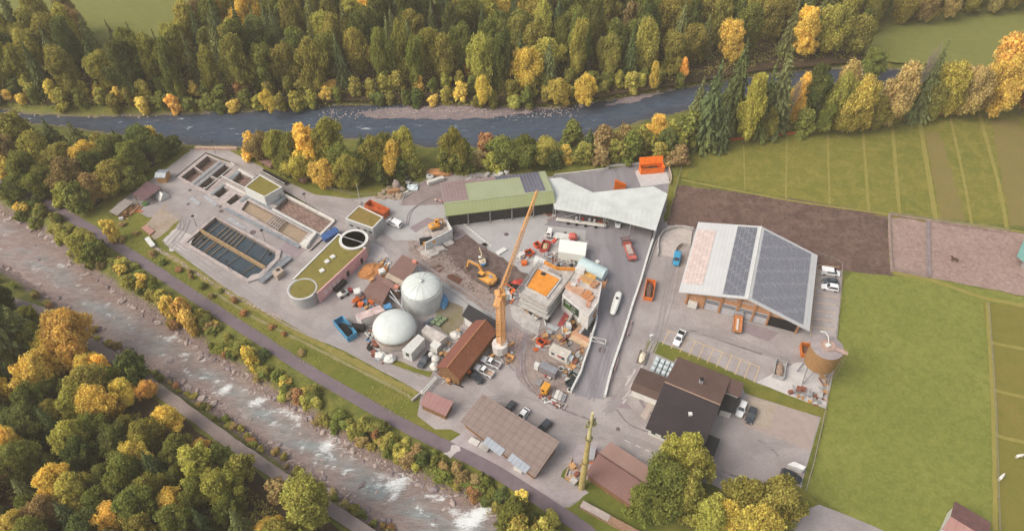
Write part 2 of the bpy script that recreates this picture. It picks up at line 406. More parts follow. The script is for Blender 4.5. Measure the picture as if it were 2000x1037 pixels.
M_soil = ground('dug_soil', ['#71615c', '#5a4b48', '#8a7972', '#3c3230'], .12, .6, 2.6, .95, .9, (.9, .7, .6), .2)
M_rubb = ground('rubble_soil', ['#998a83', '#857771', '#b3a59e', '#6d5f5a'], .12, .7, 3.2, .95, .9, (.9, .7, .6), .2)
M_lawn = ground('mown_meadow', ['#747b36', '#838540', '#646e2d', '#8c8d4b'], .05, .5, 1.2, .95, .6, (.9, .8, .75), .15)
M_verge = ground('verge_grass', ['#6d7130', '#857d3d', '#596127', '#4f5622'], .09, .55, 2.0, .95, .7, (.9, .6, .5), .15)
M_strip = ground('strip_field', ['#7b7835', '#6c7030', '#8f8542', '#5f632a'], .05, .28, .9, .95, .8, (1, .8, .7), .2)
M_mead = ground('far_meadow', ['#777a40', '#808147', '#6c7038', '#626532'], .04, .3, 1.6, .95, .6, (.9, .6, .5), .12)
M_plough = ground('ploughed_earth', ['#6d5750', '#5d4942', '#806a61', '#4c3b36'], .06, .3, .9, .95, 1.0, (1, .85, .8), .25)
M_sand = ground('sand_paddock', ['#957d75', '#a08980', '#866e66', '#b5a299'], .06, .45, 1.0, .95, .8, (1, .8, .75), .2)
M_ffloor = ground('forest_floor', ['#4b3d30', '#5c4838', '#3c3a20', '#2f281f'], .08, .4, 1.8, .95, .8, (.9, .7, .6), .2)
M_pav = ground('paving_blocks', ['#a5958f', '#ada098', '#93857e', '#8a7c75'], .1, .5, 3.0, .9, .3, (.8, .5, .4), .04)
M_gravbar = ground('gravel_bar', ['#807275', '#6f6468', '#968a8a', '#b5a9a6'], .1, .5, 2.4, .9, .8, (.9, .7, .7), .15)
# fields
poly_sheet('field', PL([(1325,345),(1345,292),(1420,275),(1540,258),(1700,240),(1830,222),(2000,205),(2600,190),(2600,520),(1975,440),(1735,418),(1530,385)]), .02, M_strip, .3, 3)
poly_sheet('field', PL([(1303,440),(1320,362),(1528,386),(1733,418),(1738,528),(1745,540),(1560,520),(1400,450)]), .05, M_plough, .35, 2)
poly_sheet('field', PL([(1733,417),(1810,428),(1970,452),(2400,520),(2400,660),(2000,578),(1814,542),(1738,530)]), .05, M_sand, .25, 2)
poly_sheet('field', PL([(1575,960),(1590,905),(1612,830),(1640,640),(1645,560),(1665,532),(1750,540),(1815,543),(2000,580),(2500,700),(2500,1300),(1780,1300),(1660,1010)]), .02, M_lawn, .3, 2)
M_lot = ground('grazed_plot', ['#7a7536', '#85753c', '#6d6e2e', '#63642b'], .05, .3, 2.0, .95, .6, (.9, .6, .5), .12)
poly_sheet('field', PL([(1920,590),(2000,600),(2500,680),(2500,1300),(1955,1300),(1948,1037),(1945,850),(1932,690)]), .05, M_lot, .25, 2)
poly_sheet('field', PL([(-300,-120),(400,-120),(440,-40),(410,80),(340,134),(250,136),(170,131),(110,94),(60,94),(-300,100)]), .03, M_mead, .5, 3)
poly_sheet('field', PL([(1690,118),(1700,70),(1780,40),(2000,30),(2600,20),(2600,135),(2050,132),(1850,128)]), .03, M_mead, .5, 3)
poly_sheet('field', PL([(680,-100),(900,-100),(880,20),(700,20)]), .03, M_mead, .5, 3)
# worn brown strips in the striped field
for k, pts in enumerate([[(1805,262),(1835,258),(1888,432),(1838,428)],[(1935,238),(1990,232),(2060,448),(1975,440)],[(1700,420),(1735,418),(1790,424),(1812,428),(1815,434),(1735,424)]]):
    poly_sheet('soil', PL(pts), .07, ground('worn_strip_%d' % k, ['#7d7243', '#857648', '#7d763c', '#73653f'], .1, .4, 1.6, .95, .6, (.9, .8, .6)), .5, 1.6, seed=k+3)
M_track = ground('trodden_strip', ['#918846', '#998d52', '#83803c', '#716f33'], .2, .6, 2.0, .95, .5, (.8, .6, .4))
tracks = [([(1452,280),(1455,372)],.5),([(1537,264),(1535,388)],.5),([(1616,252),(1620,400)],.7),([(1684,246),(1697,412)],.9),([(1742,240),(1757,418)],1.1),([(1795,232),(1828,430)],1.5),([(1855,228),(1880,340),(1898,440)],.9),([(1912,222),(1950,360),(1966,446)],1.2),
  ([(1928,592),(1934,690),(1940,800),(1944,1037),(1946,1200)],1.0),([(1932,668),(2000,682),(2300,730)],1.0),([(1938,760),(2000,776),(2300,830)],1.0),([(1941,848),(2000,864),(2300,920)],1.0),([(1745,533),(1820,548),(1920,582),(2000,598),(2300,660)],1.3),([(1330,352),(1530,390),(1740,420),(1970,450),(2300,500)],.8)]
for k, (pts, wd) in enumerate(tracks):
    poly_sheet('path', ribbon(smooth_line(PL(pts), 3), wd), .09+.004*k, M_track, .12, 1.2, seed=k)
for pts, wd in (([(1737,420),(1736,450),(1741,528)],.8),([(1741,528),(1812,542)],.8),([(1812,432),(1813,500),(1814,540)],1.2),([(1737,420),(1810,431),(1968,455)],.7)):
    poly_sheet('path', ribbon(PL(pts), wd), .15+.01*wd+.0001*pts[0][0], M_sand if wd < .9 else M_gravbar, .1, 1.0)
# forest floors
poly_sheet('forest_floor', PL([(-400,190),(0,198),(60,205),(330,208),(560,202),(700,196),(860,196),(1000,202),(1090,200),(1220,182),(1340,162),(1500,136),(1680,122),(1695,70),(1760,-120),(900,-120),(880,25),(700,25),(660,-120),(430,-40),(400,84),(340,130),(250,132),(170,127),(110,90),(60,90),(-400,98)]), .04, M_ffloor, .6, 3)
poly_sheet('forest_floor', PL([(-400,540),(0,590),(80,640),(170,690),(240,740),(330,800),(420,865),(500,920),(560,960),(640,1015),(700,1060),(800,1150),(800,1400),(-400,1400)]), .03, M_ffloor, .5, 3)
poly_sheet('forest_floor', PL([(-300,300),(0,285),(120,285),(260,292),(340,300),(300,345),(235,372),(180,408),(120,400),(0,345),(-300,250)]), .03, M_ffloor, .5, 3)
poly_sheet('forest_floor', PL([(490,300),(560,300),(700,310),(840,320),(820,345),(760,352),(680,365),(620,355),(560,330)]), .03, M_verge, .4, 2)
# the yard
yard = [(372,292),(455,291),(500,315),(560,348),(620,376),(690,386),(780,380),(850,340),(905,336),(1075,345),(1180,332),(1245,322),(1300,308),(1310,338),(1310,362),(1298,432),(1320,440),(1420,440),(1560,500),(1645,518),(1640,600),(1632,700),(1615,780),(1608,800),(1590,860),(1570,930),(1562,965),(1600,985),(1660,1008),(1760,1050),(1800,1120),(1620,1110),(1560,1040),(1480,990),(1390,945),(1320,930),(1200,990),(1100,990),(1050,960),(985,935),(930,905),(880,880),(872,868),(905,850),(880,838),(850,838),(815,812),(822,768),(790,748),(740,722),(650,672),(600,650),(560,628),(480,588),(420,548),(345,492),(318,470),(280,430),(262,418),(240,405),(225,398),(250,380),(300,345),(330,320)]
poly_sheet('asphalt_yard', PL(yard), .03, M_asph, .06, 3, holes=[PIT, PIT2])
# levee path and the path of the near forest
lev = smooth_line(PL([(-200,262),(0,354),(60,382),(110,408),(200,462),(300,526),(400,592),(500,657),(600,722),(700,780),(800,836),(880,876),(960,916),(1040,966),(1110,1012),(1180,1055),(1350,1170)]), 4)
poly_sheet('levee_path', ribbon(lev, 3.1), .05, M_path, .06, 1.5)
fp = smooth_line(PL([(-150,545),(60,600),(150,655),(240,712),(330,776),(420,842),(500,898),(580,952),(660,1003),(740,1056),(900,1170)]), 4)
poly_sheet('forest_path', ribbon(fp, 2.7), .05, M_fpath, .15, 1.5)
poly_sheet('gravel_yard', PL([(872,866),(900,848),(945,800),(1085,868),(1060,940),(1075,962),(1150,950),(1165,962),(1110,985),(1020,945),(960,912)]), .045, M_grav, .15, 2)
poly_sheet('levee_bank', PL([(178,405),(262,455),(300,482),(420,556),(560,634),(740,728),(822,770),(815,815),(880,842),(900,850),(870,864),(800,829),(700,773),(600,715),(500,650),(400,585),(300,519),(180,443),(100,396),(120,396)]), .025, M_verge, .3, 2)
poly_sheet('levee_bank', PL([(300,482),(345,500),(420,550),(560,632),(740,724),(815,764),(812,774),(730,732),(560,644),(420,566),(310,492)]), .035, ground('dry_bank_grass', ['#8d8149', '#7f7b3c', '#9c8f58', '#6c682f'], .15, .6, 2.6, .95, .7), .25, 1.6)
poly_sheet('footpath', ribbon(smooth_line(PL([(420,572),(500,622),(600,672),(700,722),(790,768),(805,782)]), 3), .8), .06, ground('bare_foot_track', ['#8f8662', '#7f7a4c', '#9c9370', '#72703c'], .2, .8, 2.4), .15, 1.4)
poly_sheet('grass_patch', PL([(205,412),(240,398),(262,410),(290,425),(345,418),(358,425),(330,460),(312,472),(275,462),(245,440)]), .05, M_verge, .3, 1.6)
poly_sheet('soil', PL([(318,400),(357,424),(322,455),(300,470),(285,440)]), .07, ground('sandy_patch', ['#a3948a', '#968672', '#b5a89c', '#86794f'], .2, .7, 2.4), .3, 1.4)
poly_sheet('grass_patch', PL([(372,294),(330,326),(262,374),(228,398),(182,408),(240,365),(300,325),(362,291)]), .05, M_verge, .2, 1.6)
poly_sheet('grass_patch', PL([(438,291),(470,292),(505,312),(560,338),(640,372),(740,362),(735,382),(690,388),(615,380),(555,352),(500,321)]), .05, M_verge, .25, 2)
# construction and other yards, laid one above the other
poly_sheet('asphalt_yard', PL([(690,392),(780,386),(780,402),(868,398),(872,420),(860,440),(820,470),(770,470),(735,445),(755,430),(720,400)]), .055, M_asphl, .08, 2)
poly_sheet('asphalt_yard', PL([(785,384),(850,342),(866,350),(869,400),(786,402)]), .06, ground('dusty_asphalt', ['#8d807f', '#998c8a', '#80726f', '#75686a'], .1, .5, 3.0), .1, 2)
poly_sheet('asphalt_yard', PL([(878,430),(1060,400),(1075,432),(1052,500),(1030,540),(1000,515),(960,490),(905,452)]), .055, M_asphl, .06, 2)
poly_sheet('asphalt_yard', PL([(1080,345),(1180,333),(1245,323),(1300,312),(1305,378),(1281,452),(1253,540),(1217,655),(1180,780),(1122,772),(1150,690),(1165,625),(1172,560),(1140,500),(1055,480),(1062,440),(1085,425)]), .06, M_asphd, .05, 2)
poly_sheet('concrete_apron', PL([(1060,440),(1145,450),(1142,470),(1150,472),(1146,496),(1060,500),(1050,470)]), .075, M_asphl, .04, 2)
poly_sheet('concrete_apron', PL([(1240,335),(1297,318),(1308,358),(1252,366)]), .08, M_conc, .04, 2)
poly_sheet('soil', PL([(872,455),(900,452),(960,492),(1002,518),(1035,540),(1010,580),(985,600),(960,588),(905,562),(845,520),(822,502),(850,478)]), .08, M_soil, .45, 1.2)
poly_sheet('soil', PL([(800,470),(850,478),(860,500),(930,548),(985,590),(960,612),(900,575),(830,528),(795,505)]), .09, M_rubb, .5, 1.2)
poly_sheet('concrete_apron', PL([(800,500),(822,512),(880,550),(950,590),(978,612),(960,640),(905,600),(880,590),(840,560),(790,530)]), .07, M_asphl, .25, 1.6)
for i, pts in enumerate(([(857,514),(869,523),(858,534),(840,523)], [(880,533),(905,546),(897,556),(871,543)])):
    poly_sheet('soil', PL(pts), .10, ground('rusty_soil_%d' % i, ['#6d4a3c', '#5d4036', '#7b5746', '#4a342c'], .2, .8, 3), .12, .8, seed=i)
poly_sheet('soil', PL([(1035,660),(1060,640),(1110,640),(1150,640),(1152,690),(1132,735),(1114,768),(1090,782),(1050,768),(1015,742),(1022,700)]), .085, M_rubb, .4, 1.3)
poly_sheet('soil', PL([(985,650),(1010,640),(1040,655),(1022,680),(1015,720),(1022,745),(1060,778),(1130,800),(1090,792),(1035,765),(1008,735),(1005,700),(990,680)]), .075, ground('muddy_track', ['#93888a', '#877a79', '#a0969a', '#7b6d6b'], .1, .5, 3.0), .3, 1.4)
poly_sheet('soil', PL([(940,640),(990,650),(1008,690),(1012,720),(985,705),(960,700)]), .08, M_rubb, .5, 1.2)
poly_sheet('gravel_yard', PL([(862,570),(905,590),(905,625),(888,668),(870,650),(850,632),(858,600)]), .06, ground('weedy_gravel', ['#857b6b', '#7b7450', '#958b80', '#6a6838'], .15, .6, 2.6, .95, .6), .4, 1.2)
poly_sheet('grass_patch', PL([(745,695),(780,705),(815,720),(845,725),(840,738),(800,728),(750,705)]), .06, M_verge, .3, 1.2)
poly_sheet('gravel_yard', PL([(1460,772),(1525,790),(1600,815),(1582,880),(1500,850),(1450,830),(1450,790)]), .06, M_pav, .05, 2)
poly_sheet('gravel_yard', PL([(1462,776),(1520,790),(1500,840),(1462,826)]), .07, ground('grass_paver', ['#a89b8d', '#b5a99c', '#998c7c', '#8a8062'], .3, .8, 3.5), .1, 1)
poly_sheet('grass_patch', PL([(1258,682),(1268,662),(1290,668),(1370,700),(1478,748),(1540,770),(1610,795),(1605,815),(1530,792),(1455,768),(1450,755),(1330,712)]), .065, M_verge, .15, 1.5)
poly_sheet('concrete_apron', PL([(1478,746),(1510,730),(1555,708),(1632,708),(1612,798),(1540,772)]), .075, M_conc, .05, 2)
poly_sheet('grass_patch', PL([(1095,930),(1120,890),(1150,878),(1150,940),(1222,985),(1290,1040),(1330,1100),(1200,1060),(1110,992),(1150,962)]), .06, ground('rough_grass', ['#606a2c', '#6f7434', '#545c26', '#7b7a3c'], .1, .5, 2.4, .95, .7), .3, 1.4)
poly_sheet('gravel_yard', PL([(1120,890),(1128,868),(1165,862),(1175,880),(1145,940),(1105,935)]), .065, M_grav, .2, 1.4)
poly_sheet('grass_patch', PL([(1525,935),(1570,955),(1600,985),(1560,1000),(1520,960)]), .07, M_verge, .2, 1.3)
poly_sheet('grass_patch', PL([(1310,332),(1330,345),(1312,400),(1296,438),(1302,400)]), .07, M_verge, .3, 1.3)
poly_sheet('gravel_bar', PL([(700,222),(760,212),(870,205),(1000,211),(1080,210),(1040,220),(960,232),(860,234),(770,232),(715,230)], ZF), ZF+.12, M_gravbar, .8, 1.6)
poly_sheet('gravel_bar', PL([(1180,208),(1230,188),(1300,180),(1240,200),(1200,206)], ZF), ZF+.12, M_gravbar, .6, 1.6)
# road line markings and parking bays
M_yl = flat('#d6b98c', .8, 0, .1); M_wl = flat('#d9d4d0', .8, 0, .12)
def bays(name, edge0, edge1, dirpt, n, w, label):
    """parking bay lines: edge0->edge1 the back line, dirpt the far end of the first line"""
    a, b, c = P(*edge0), P(*edge1), P(*dirpt); d = c-a; mb = MB()
    for i in range(n+1):
        p = a.lerp(b, i/n); s_ = (b-a).normalized()*w/2
        mb.quad(*[Vector((q.x, q.y, .085)) for q in (p-s_, p+s_, p+d+s_, p+d-s_)])
    nn = d.normalized()*w; e0, e1 = a+d, b+d
    mb.quad(*[Vector((q.x, q.y, .089)) for q in (e0, e1, e1+nn, e0+nn)])
    o = struct(name, mb, M_yl); return o
bays('parking_markings', (1276,667), (1472,747), (1290,640), 11, .17, '')
bays('parking_markings', (1639,522), (1628,660), (1598,518), 9, .17, '')
bays('parking_markings', (1216,445), (1278,458), (1219,424), 3, .12, '')
mb = MB()
ln = smooth_line(PL([(1160,836),(1200,850),(1260,878),(1300,893),(1340,906),(1400,930)]), 6)
for i in range(0, len(ln)-1, 2):
    d = (ln[i+1]-ln[i]).normalized(); nr = Vector((-d.y, d.x, 0))*.09
    mb.quad(*[Vector((q.x, q.y, .09)) for q in (ln[i]-nr, ln[i+1]-nr, ln[i+1]+nr, ln[i]+nr)])
ln = smooth_line(PL([(1202,575),(1195,615),(1180,690)]), 8)
struct('road_markings', mb, M_wl)
mb = MB(); a, b = P(1343,643), P(1488,692); nr = (b-a).cross(Vector((0,0,1))).normalized()*.2
mb.quad(*[Vector((q.x, q.y, .088)) for q in (a-nr, b-nr, b+nr, a+nr)])
struct('drain_channel', mb, flat('#6d6362'))
# ---------------- vegetation ----------------
def leaf_mat(name, hue=.02, val=.35, transl=.42, yel='#b39c45', yamt=.5):
    t = NT(name); v = t.obj(); oi = t.n('ShaderNodeObjectInfo')
    a = t.noise(v, .45, 3, .6); b = t.noise(v, 1.9, 3, .7)
    at = t.n('ShaderNodeAttribute', attribute_name='leafrnd')
    col = oi.outputs['Color']
    col = t.mix(t.ramp(a, .47, .68, 0, yamt), col, S(yel, .7))
    col = t.mix(t.ramp(t.noise(v, .7, 2, .5), .5, .66, 0, .38), col, S('#6d7231', .62))
    hs = t.n('ShaderNodeHueSaturation'); t.l(col, hs.inputs['Color'])
    hs.inputs['Saturation'].default_value = .92
    t.l(t.ramp(at.outputs['Fac'], 0, 1, .5-hue, .5+hue), hs.inputs['Hue'])
    t.l(t.math('MULTIPLY', t.ramp(b, .3, .7, 1-val*.6, 1+val*.6), t.ramp(at.outputs['Fac'], 0, 1, 1-val, 1+val)), hs.inputs['Value'])
    d = t.n('ShaderNodeBsdfDiffuse'); t.l(hs.outputs[0], d.inputs[0])
    tr = t.n('ShaderNodeBsdfTranslucent'); t.l(hs.outputs[0], tr.inputs[0])
    mx = t.n('ShaderNodeMixShader'); mx.inputs[0].default_value = transl
    t.l(d.outputs[0], mx.inputs[1]); t.l(tr.outputs[0], mx.inputs[2]); t.l(mx.outputs[0], t.out.inputs[0])
    return t.m
M_leaf = leaf_mat('broadleaf_foliage'); M_need = leaf_mat('conifer_needles', .012, .3, .12, '#6f7035', .3); M_bush = leaf_mat('shrub_foliage', .025, .35, .22, '#a5853d', .4)
M_bark = flat('#6b5a4b', .9, 0, .25, 2.0); M_barkp = flat('#9a8f82', .9, 0, .25, 2.0)
def leaves_mesh(name, cen, nrm, size, asp, mat, rs, tip=None):
    """many leaf-sized quads: centres, normals, sizes"""
    n = len(cen); nrm = nrm/np.linalg.norm(nrm, axis=1, keepdims=True)
    r = rs.randn(n, 3) if tip is None else tip
    u = r - (r*nrm).sum(1, keepdims=True)*nrm; u /= np.linalg.norm(u, axis=1, keepdims=True)+1e-9
    w_ = np.cross(nrm, u); s = size[:, None]
    a = asp
    k = rs.uniform(.75, 1.25, (n, 4, 1))
    co = np.stack([cen+u*s*a*k[:,0], cen+w_*s*k[:,1], cen-u*s*a*k[:,2], cen-w_*s*k[:,3]], 1).reshape(-1, 3)
    me = bpy.data.meshes.new(name); me.vertices.add(n*4); me.vertices.foreach_set('co', co.astype(np.float32).ravel())
    me.loops.add(n*4); me.loops.foreach_set('vertex_index', np.arange(n*4, dtype=np.int32))
    me.polygons.add(n); me.polygons.foreach_set('loop_start', np.arange(0, n*4, 4, dtype=np.int32)); me.polygons.foreach_set('loop_total', np.full(n, 4, np.int32))
    at = me.attributes.new('leafrnd', 'FLOAT', 'FACE'); at.data.foreach_set('value', rs.rand(n).astype(np.float32))
    me.materials.append(mat); me.update(); return me
def broad_crown(seed, mat, nl=30, n=13000, ls=.019, z0=.2, tall=1.0):
    """unit crown: height 1, radius about .5; many small uneven lobes, each broken into leaf clusters"""
    rs = np.random.RandomState(seed); L = []
    lean = rs.uniform(-.08, .08, 2); ph = rs.uniform(0, 6.28)
    for i in range(nl):
        h = rs.uniform(0, 1)**.8; z = z0 + (1-z0)*h
        env = math.sin(math.pi*min(.97, .17+.78*h))**.7
        an = rs.uniform(0, 6.283); rr = .42*env*rs.uniform(.25, 1.08)*(.78+.3*math.sin(an*2+ph)+.16*math.sin(an*3+2*ph))
        L.append((rr*math.cos(an)+lean[0]*h, rr*math.sin(an)+lean[1]*h, min(z, .93), rs.uniform(.055, .125)*(.7+.5*env)))
    L.append((0, 0, .60, .20)); L = np.array(L)
    C, N = [], []
    per = L[:,3]**2; per = per/per.sum()
    for i, (x, y, z, r) in enumerate(L):
        m = int(n*per[i]*2.6); d = rs.randn(m, 3); d /= np.linalg.norm(d, axis=1, keepdims=True)
        cl = rs.randn(11, 3); cl /= np.linalg.norm(cl, axis=1, keepdims=True)
        dd = (d @ cl.T).max(1); keep = dd > rs.uniform(.70, .97, m); d = d[keep]; bump = (dd[keep]-.82)
        p = np.array([x, y, z]) + d*(r*(1+bump*1.8+rs.uniform(-.5, .38, len(d))))[:, None]*np.array([1.05, 1.05, .9])
        ok = np.ones(len(p), bool)
        for j, (a, b, c, q) in enumerate(L):
            if j != i: ok &= ((p-np.array([a, b, c]))**2).sum(1) > (q*.62)**2
        p = p[ok]; d = d[ok]
        C.append(p); N.append(d*.8 + rs.randn(len(d), 3)*.6 + np.array([0, 0, .35]))
    # twigs with leaves reaching out of the lobes
    for k in range(n//60):
        x, y, z, r = L[rs.randint(len(L))]; d = rs.randn(3); d[2] = abs(d[2])*.6-.1; d /= np.linalg.norm(d); m = 9; s_ = np.linspace(.85, 1.0+rs.uniform(.25, .75), m)[:, None]
        p = np.array([x, y, z])+d*r*s_+rs.randn(m, 3)*.008*np.array([1, 1, 1]); C.append(p); N.append(rs.randn(m, 3)*.7+[0, 0, .8])
    C = np.concatenate(C); N = np.concatenate(N)
    return leaves_mesh('crown', C, N, rs.uniform(.5, 1.3, len(C))*ls, 1.35, mat, rs)
def conifer_crown(seed, n_lay=17, mat=None, droop=.5, wid=.5):
    rs = np.random.RandomState(seed); C, N, T, Z = [], [], [], []
    for i in range(n_lay):
        f = (i+.3)/n_lay; z = .10+.88*f; r0 = wid*(1-f)**.85*(.8+.35*rs.rand())
        nb = int(9+6*(1-f)); off = rs.uniform(0, 6.283)
        for b in range(nb):
            an = off+6.283*b/nb+rs.uniform(-.25, .25); rl = r0*rs.uniform(.65, 1.15)
            m = max(5, int(42*rl/.5)); s = np.linspace(.12, 1, m)
            rad = rl*s; zz = z - droop*rl*s**1.4*.55 + .10*rl*s**4
            sp = rs.uniform(-1, 1, m)*.16*rl*(1-.55*s)
            px = rad*math.cos(an)-sp*math.sin(an); py = rad*math.sin(an)+sp*math.cos(an)
            C.append(np.stack([px, py, zz+rs.uniform(-.012, .012, m)], 1))
            N.append(np.tile([math.cos(an)*.45, math.sin(an)*.45, .9], (m, 1))+rs.randn(m, 3)*.4)
            T.append(np.tile([math.cos(an), math.sin(an), -.5], (m, 1))+rs.randn(m, 3)*.35)
            Z.append(rs.uniform(.7, 1.2, m)*(.015+.014*(1-f)))
    m = 40; C.append(np.stack([rs.uniform(-.015, .015, m), rs.uniform(-.015, .015, m), np.linspace(.9, 1.0, m)], 1)); N.append(rs.randn(m, 3)); T.append(rs.randn(m, 3)+[0, 0, 1]); Z.append(np.full(m, .012))
    return leaves_mesh('crown', np.concatenate(C), np.concatenate(N), np.concatenate(Z), 1.7, mat or M_need, rs, np.concatenate(T))
def trunk_mesh(seed, h, r, limbs=6, mat=None):
    q = random.Random(seed); mb = MB(); pts = [Vector((0, 0, -.03))]
    for i in range(1, 5): pts.append(Vector((q.uniform(-.012, .012), q.uniform(-.012, .012), h*i/4)))
    for i in range(4): mb.tube(pts[i], pts[i+1], r*(1-.22*i), r*(1-.22*(i+1)), 7)
    for i in range(limbs):
        z = h*q.uniform(.35, .95); an = q.uniform(0, 6.283); l = q.uniform(.16, .3)
        a = Vector((0, 0, z)); b = a+Vector((math.cos(an)*l*.6, math.sin(an)*l*.6, l*.7)); mb.tube(a, b, r*.4, r*.15, 5)
        mb.tube(b, b+Vector((math.cos(an+.5)*l*.4, math.sin(an+.5)*l*.4, l*.4)), r*.15, r*.06, 4)
    return mb.mesh('trunk', mat or M_bark)
def bare_mesh(seed, mat):
    q = random.Random(seed); mb = MB()
    def grow(p, d, l, r, k):
        e = p+d*l; mb.tube(p, e, r, r*.62, 5 if k < 2 else 4)
        if k == 0: return
        for i in range(q.choice((2, 3, 3))):
            nd = (d+Vector((q.uniform(-1, 1), q.uniform(-1, 1), q.uniform(-.1, .6)))*.55).normalized()
            grow(e, nd, l*q.uniform(.62, .85), r*.6, k-1)
        if k > 2: grow(e, (d+Vector((q.uniform(-.15, .15), q.uniform(-.15, .15), .3))).normalized(), l*.8, r*.75, k-1)
    grow(Vector((0, 0, -.02)), Vector((0, 0, 1)), .26, .016, 5)
    zm = max(v.z for v in mb.v)
    mb.v = [v/zm for v in mb.v]
    return mb.mesh('branches', mat)
BROAD = [(broad_crown(11+i, M_leaf, 52+i*5, 15000, .0175, .14+.03*(i % 3)), trunk_mesh(i, .7, .022)) for i in range(7)]
SLEN = [(broad_crown(111+i, M_leaf, 46+i*4, 13000, .017, .12, 1), trunk_mesh(i+30, .8, .016)) for i in range(5)]
CONI = [(conifer_crown(40+i, 15+i, None, .45+.12*i, .5), trunk_mesh(20+i, .95, .016, 0)) for i in range(4)]
SHRUB = [(broad_crown(70+i, M_bush, 26+i*2, 4600, .032, -.02), trunk_mesh(50+i, .5, .02, 5)) for i in range(5)]
BARE = [(bare_mesh(90+i, M_barkp),) for i in range(2)]
PAL = {'dark': ('#525c2c', 'dark green'), 'green': ('#6c7130', 'mid green'), 'olive': ('#877f36', 'olive'), 'lime': ('#9d963f', 'yellow-green'), 'gold': ('#c2aa46', 'golden'), 'orange': ('#c4a046', 'orange'),
       'rust': ('#94693f', 'rust-brown'), 'brown': ('#8c7648', 'thinning brown'), 'spruce': ('#525d36', 'dark green'), 'sprucey': ('#6a6e40', 'grey-green'), 'tan': ('#a39259', 'sand-brown')}
TREES = []
def vtree(px, top, wd, ratio):
    py = top+60
    for _ in range(6):
        s_ = FPX*(SD+(py-518.5)/FPX*CD)/HC; h = ratio*wd/s_
        d = hgt(px, py, top)-h; py -= d*4.5
    return py, h, wd/2/s_

def tree(p, h, rad, kind, tint, area, seed=None, rz=None):
    TREES.append(dict(p=Vector(p), h=h, r=rad, kind=kind, tint=tint, area=area, rz=rnd.uniform(0, 6.28) if rz is None else rz, k=rnd.randrange(1000)))
KN = {'broad': ('broadleaf_tree', 'broadleaf tree', 'tree'), 'coni': ('conifer_tree', 'spruce', 'tree'), 'shrub': ('shrub', 'shrub', 'shrub'), 'bare': ('bare_tree', 'leafless tree', 'tree'), 'bush': ('bush', 'bush', 'bush'), 'slim': ('slender_tree', 'slender tree', 'tree'), 'young': ('young_tree', 'young tree', 'tree')}
def plant_all():
    groups = {}
    for t in TREES: groups.setdefault((t['area'], t['kind'], t['tint']), []).append(t)
    for (area, kind, tint), ts in groups.items():
        ts.sort(key=lambda t: t['p'].x/t['p'].y if t['p'].y > 1 else t['p'].x)
        for i, t in enumerate(ts):
            nm, word, cat = KN[kind]
            adj = '' if kind == 'bare' else PAL[tint][1]+' '
            if len(ts) == 1: lab = 'only %s%s %s' % (adj, word, area)
            else: lab = '%s%s %s, %s such from the left' % (adj, word, area, ordw(i+1))
            size = ''
            r = thing(nm, t['p'], lab.strip(), cat, (word+'es ' if word == 'bush' else word+'s ')+area)
            r.rotation_euler = (0, 0, t['rz'])
            src = {'broad': BROAD, 'slim': SLEN, 'young': BROAD, 'coni': CONI, 'shrub': SHRUB, 'bush': SHRUB, 'bare': BARE}[kind]; src = src[t['k'] % len(src)]
            c = S(PAL[tint][0], .62) if kind != 'bare' else (1, 1, 1, 1)
            q = random.Random(t['k']); f = q.uniform(.82, 1.18); c = (c[0]*f*q.uniform(.92, 1.08), c[1]*f, c[2]*f*q.uniform(.85, 1.1), 1)
            sc = (t['r']*2, t['r']*2, t['h'])
            if kind == 'bare': names = ('branches',)
            elif kind in ('shrub', 'bush'): names = ('foliage', 'stem')
            else: names = ('crown', 'trunk')
            for n_, me in zip(names, src):
                o = bpy.data.objects.new(n_, me); COL.objects.link(o); o.parent = r; o.scale = sc; o.color = c
def pt_in(poly, x, y):
    ins = False; n = len(poly)
    for i in range(n):
        a, b = poly[i], poly[(i+1) % n]
        if (a[1] > y) != (b[1] > y) and x < (b[0]-a[0])*(y-a[1])/(b[1]-a[1])+a[0]: ins = not ins
    return ins
def scatter(px_poly, dmin, fn, tries=6000, seed=1, z=0, maxn=400):
    q = random.Random(seed); W = [(p.x, p.y) for p in PL(px_poly, z)]
    x0, x1 = min(a for a, b in W), max(a for a, b in W); y0, y1 = min(b for a, b in W), max(b for a, b in W); pts = []
    for _ in range(tries):
        x, y = q.uniform(x0, x1), q.uniform(y0, y1)
        if not pt_in(W, x, y): continue
        if any((x-a)**2+(y-b)**2 < dmin*dmin for a, b in pts): continue
        pts.append((x, y)); fn(q, Vector((x, y, 0)))
        if len(pts) >= maxn: break
    return pts
def pick(q, items):
    s = sum(w_ for _, w_ in items); r = q.uniform(0, s)
    for k, w_ in items:
        r -= w_
        if r <= 0: return k
    return items[-1][0]
# far bank forest: low shrubs on the waterline, tall trees behind
def far_tree(q, p):
    k = pick(q, [('broad', 56), ('slim', 22), ('coni', 22)])
    if k == 'coni': tree(p, q.uniform(19, 26), q.uniform(3.6, 4.8), 'coni', pick(q, [('spruce', 2), ('sprucey', 2)]), 'in the far forest')
    elif k == 'slim': tree(p, q.uniform(18, 24), q.uniform(3.8, 5.0), 'slim', pick(q, [('green', 5), ('olive', 6), ('dark', 3), ('lime', 3), ('gold', .9), ('brown', 1)]), 'in the far forest')
    else: tree(p, q.uniform(16, 22), q.uniform(4.8, 6.6), 'broad', pick(q, [('green', 5), ('olive', 6), ('dark', 2), ('lime', 3), ('gold', .9), ('brown', 1)]), 'in the far forest')
def far_shrub(q, p):
    p.z = float(terrain_z(np.array([[p.x]]), np.array([[p.y]]))[0, 0])-.1
    tree(p, q.uniform(4, 8.5), q.uniform(2.2, 3.8), 'shrub', pick(q, [('green', 4), ('olive', 4), ('gold', 1.6), ('orange', .5), ('lime', 2.5), ('rust', .4), ('dark', 1)]), 'along the far river bank')
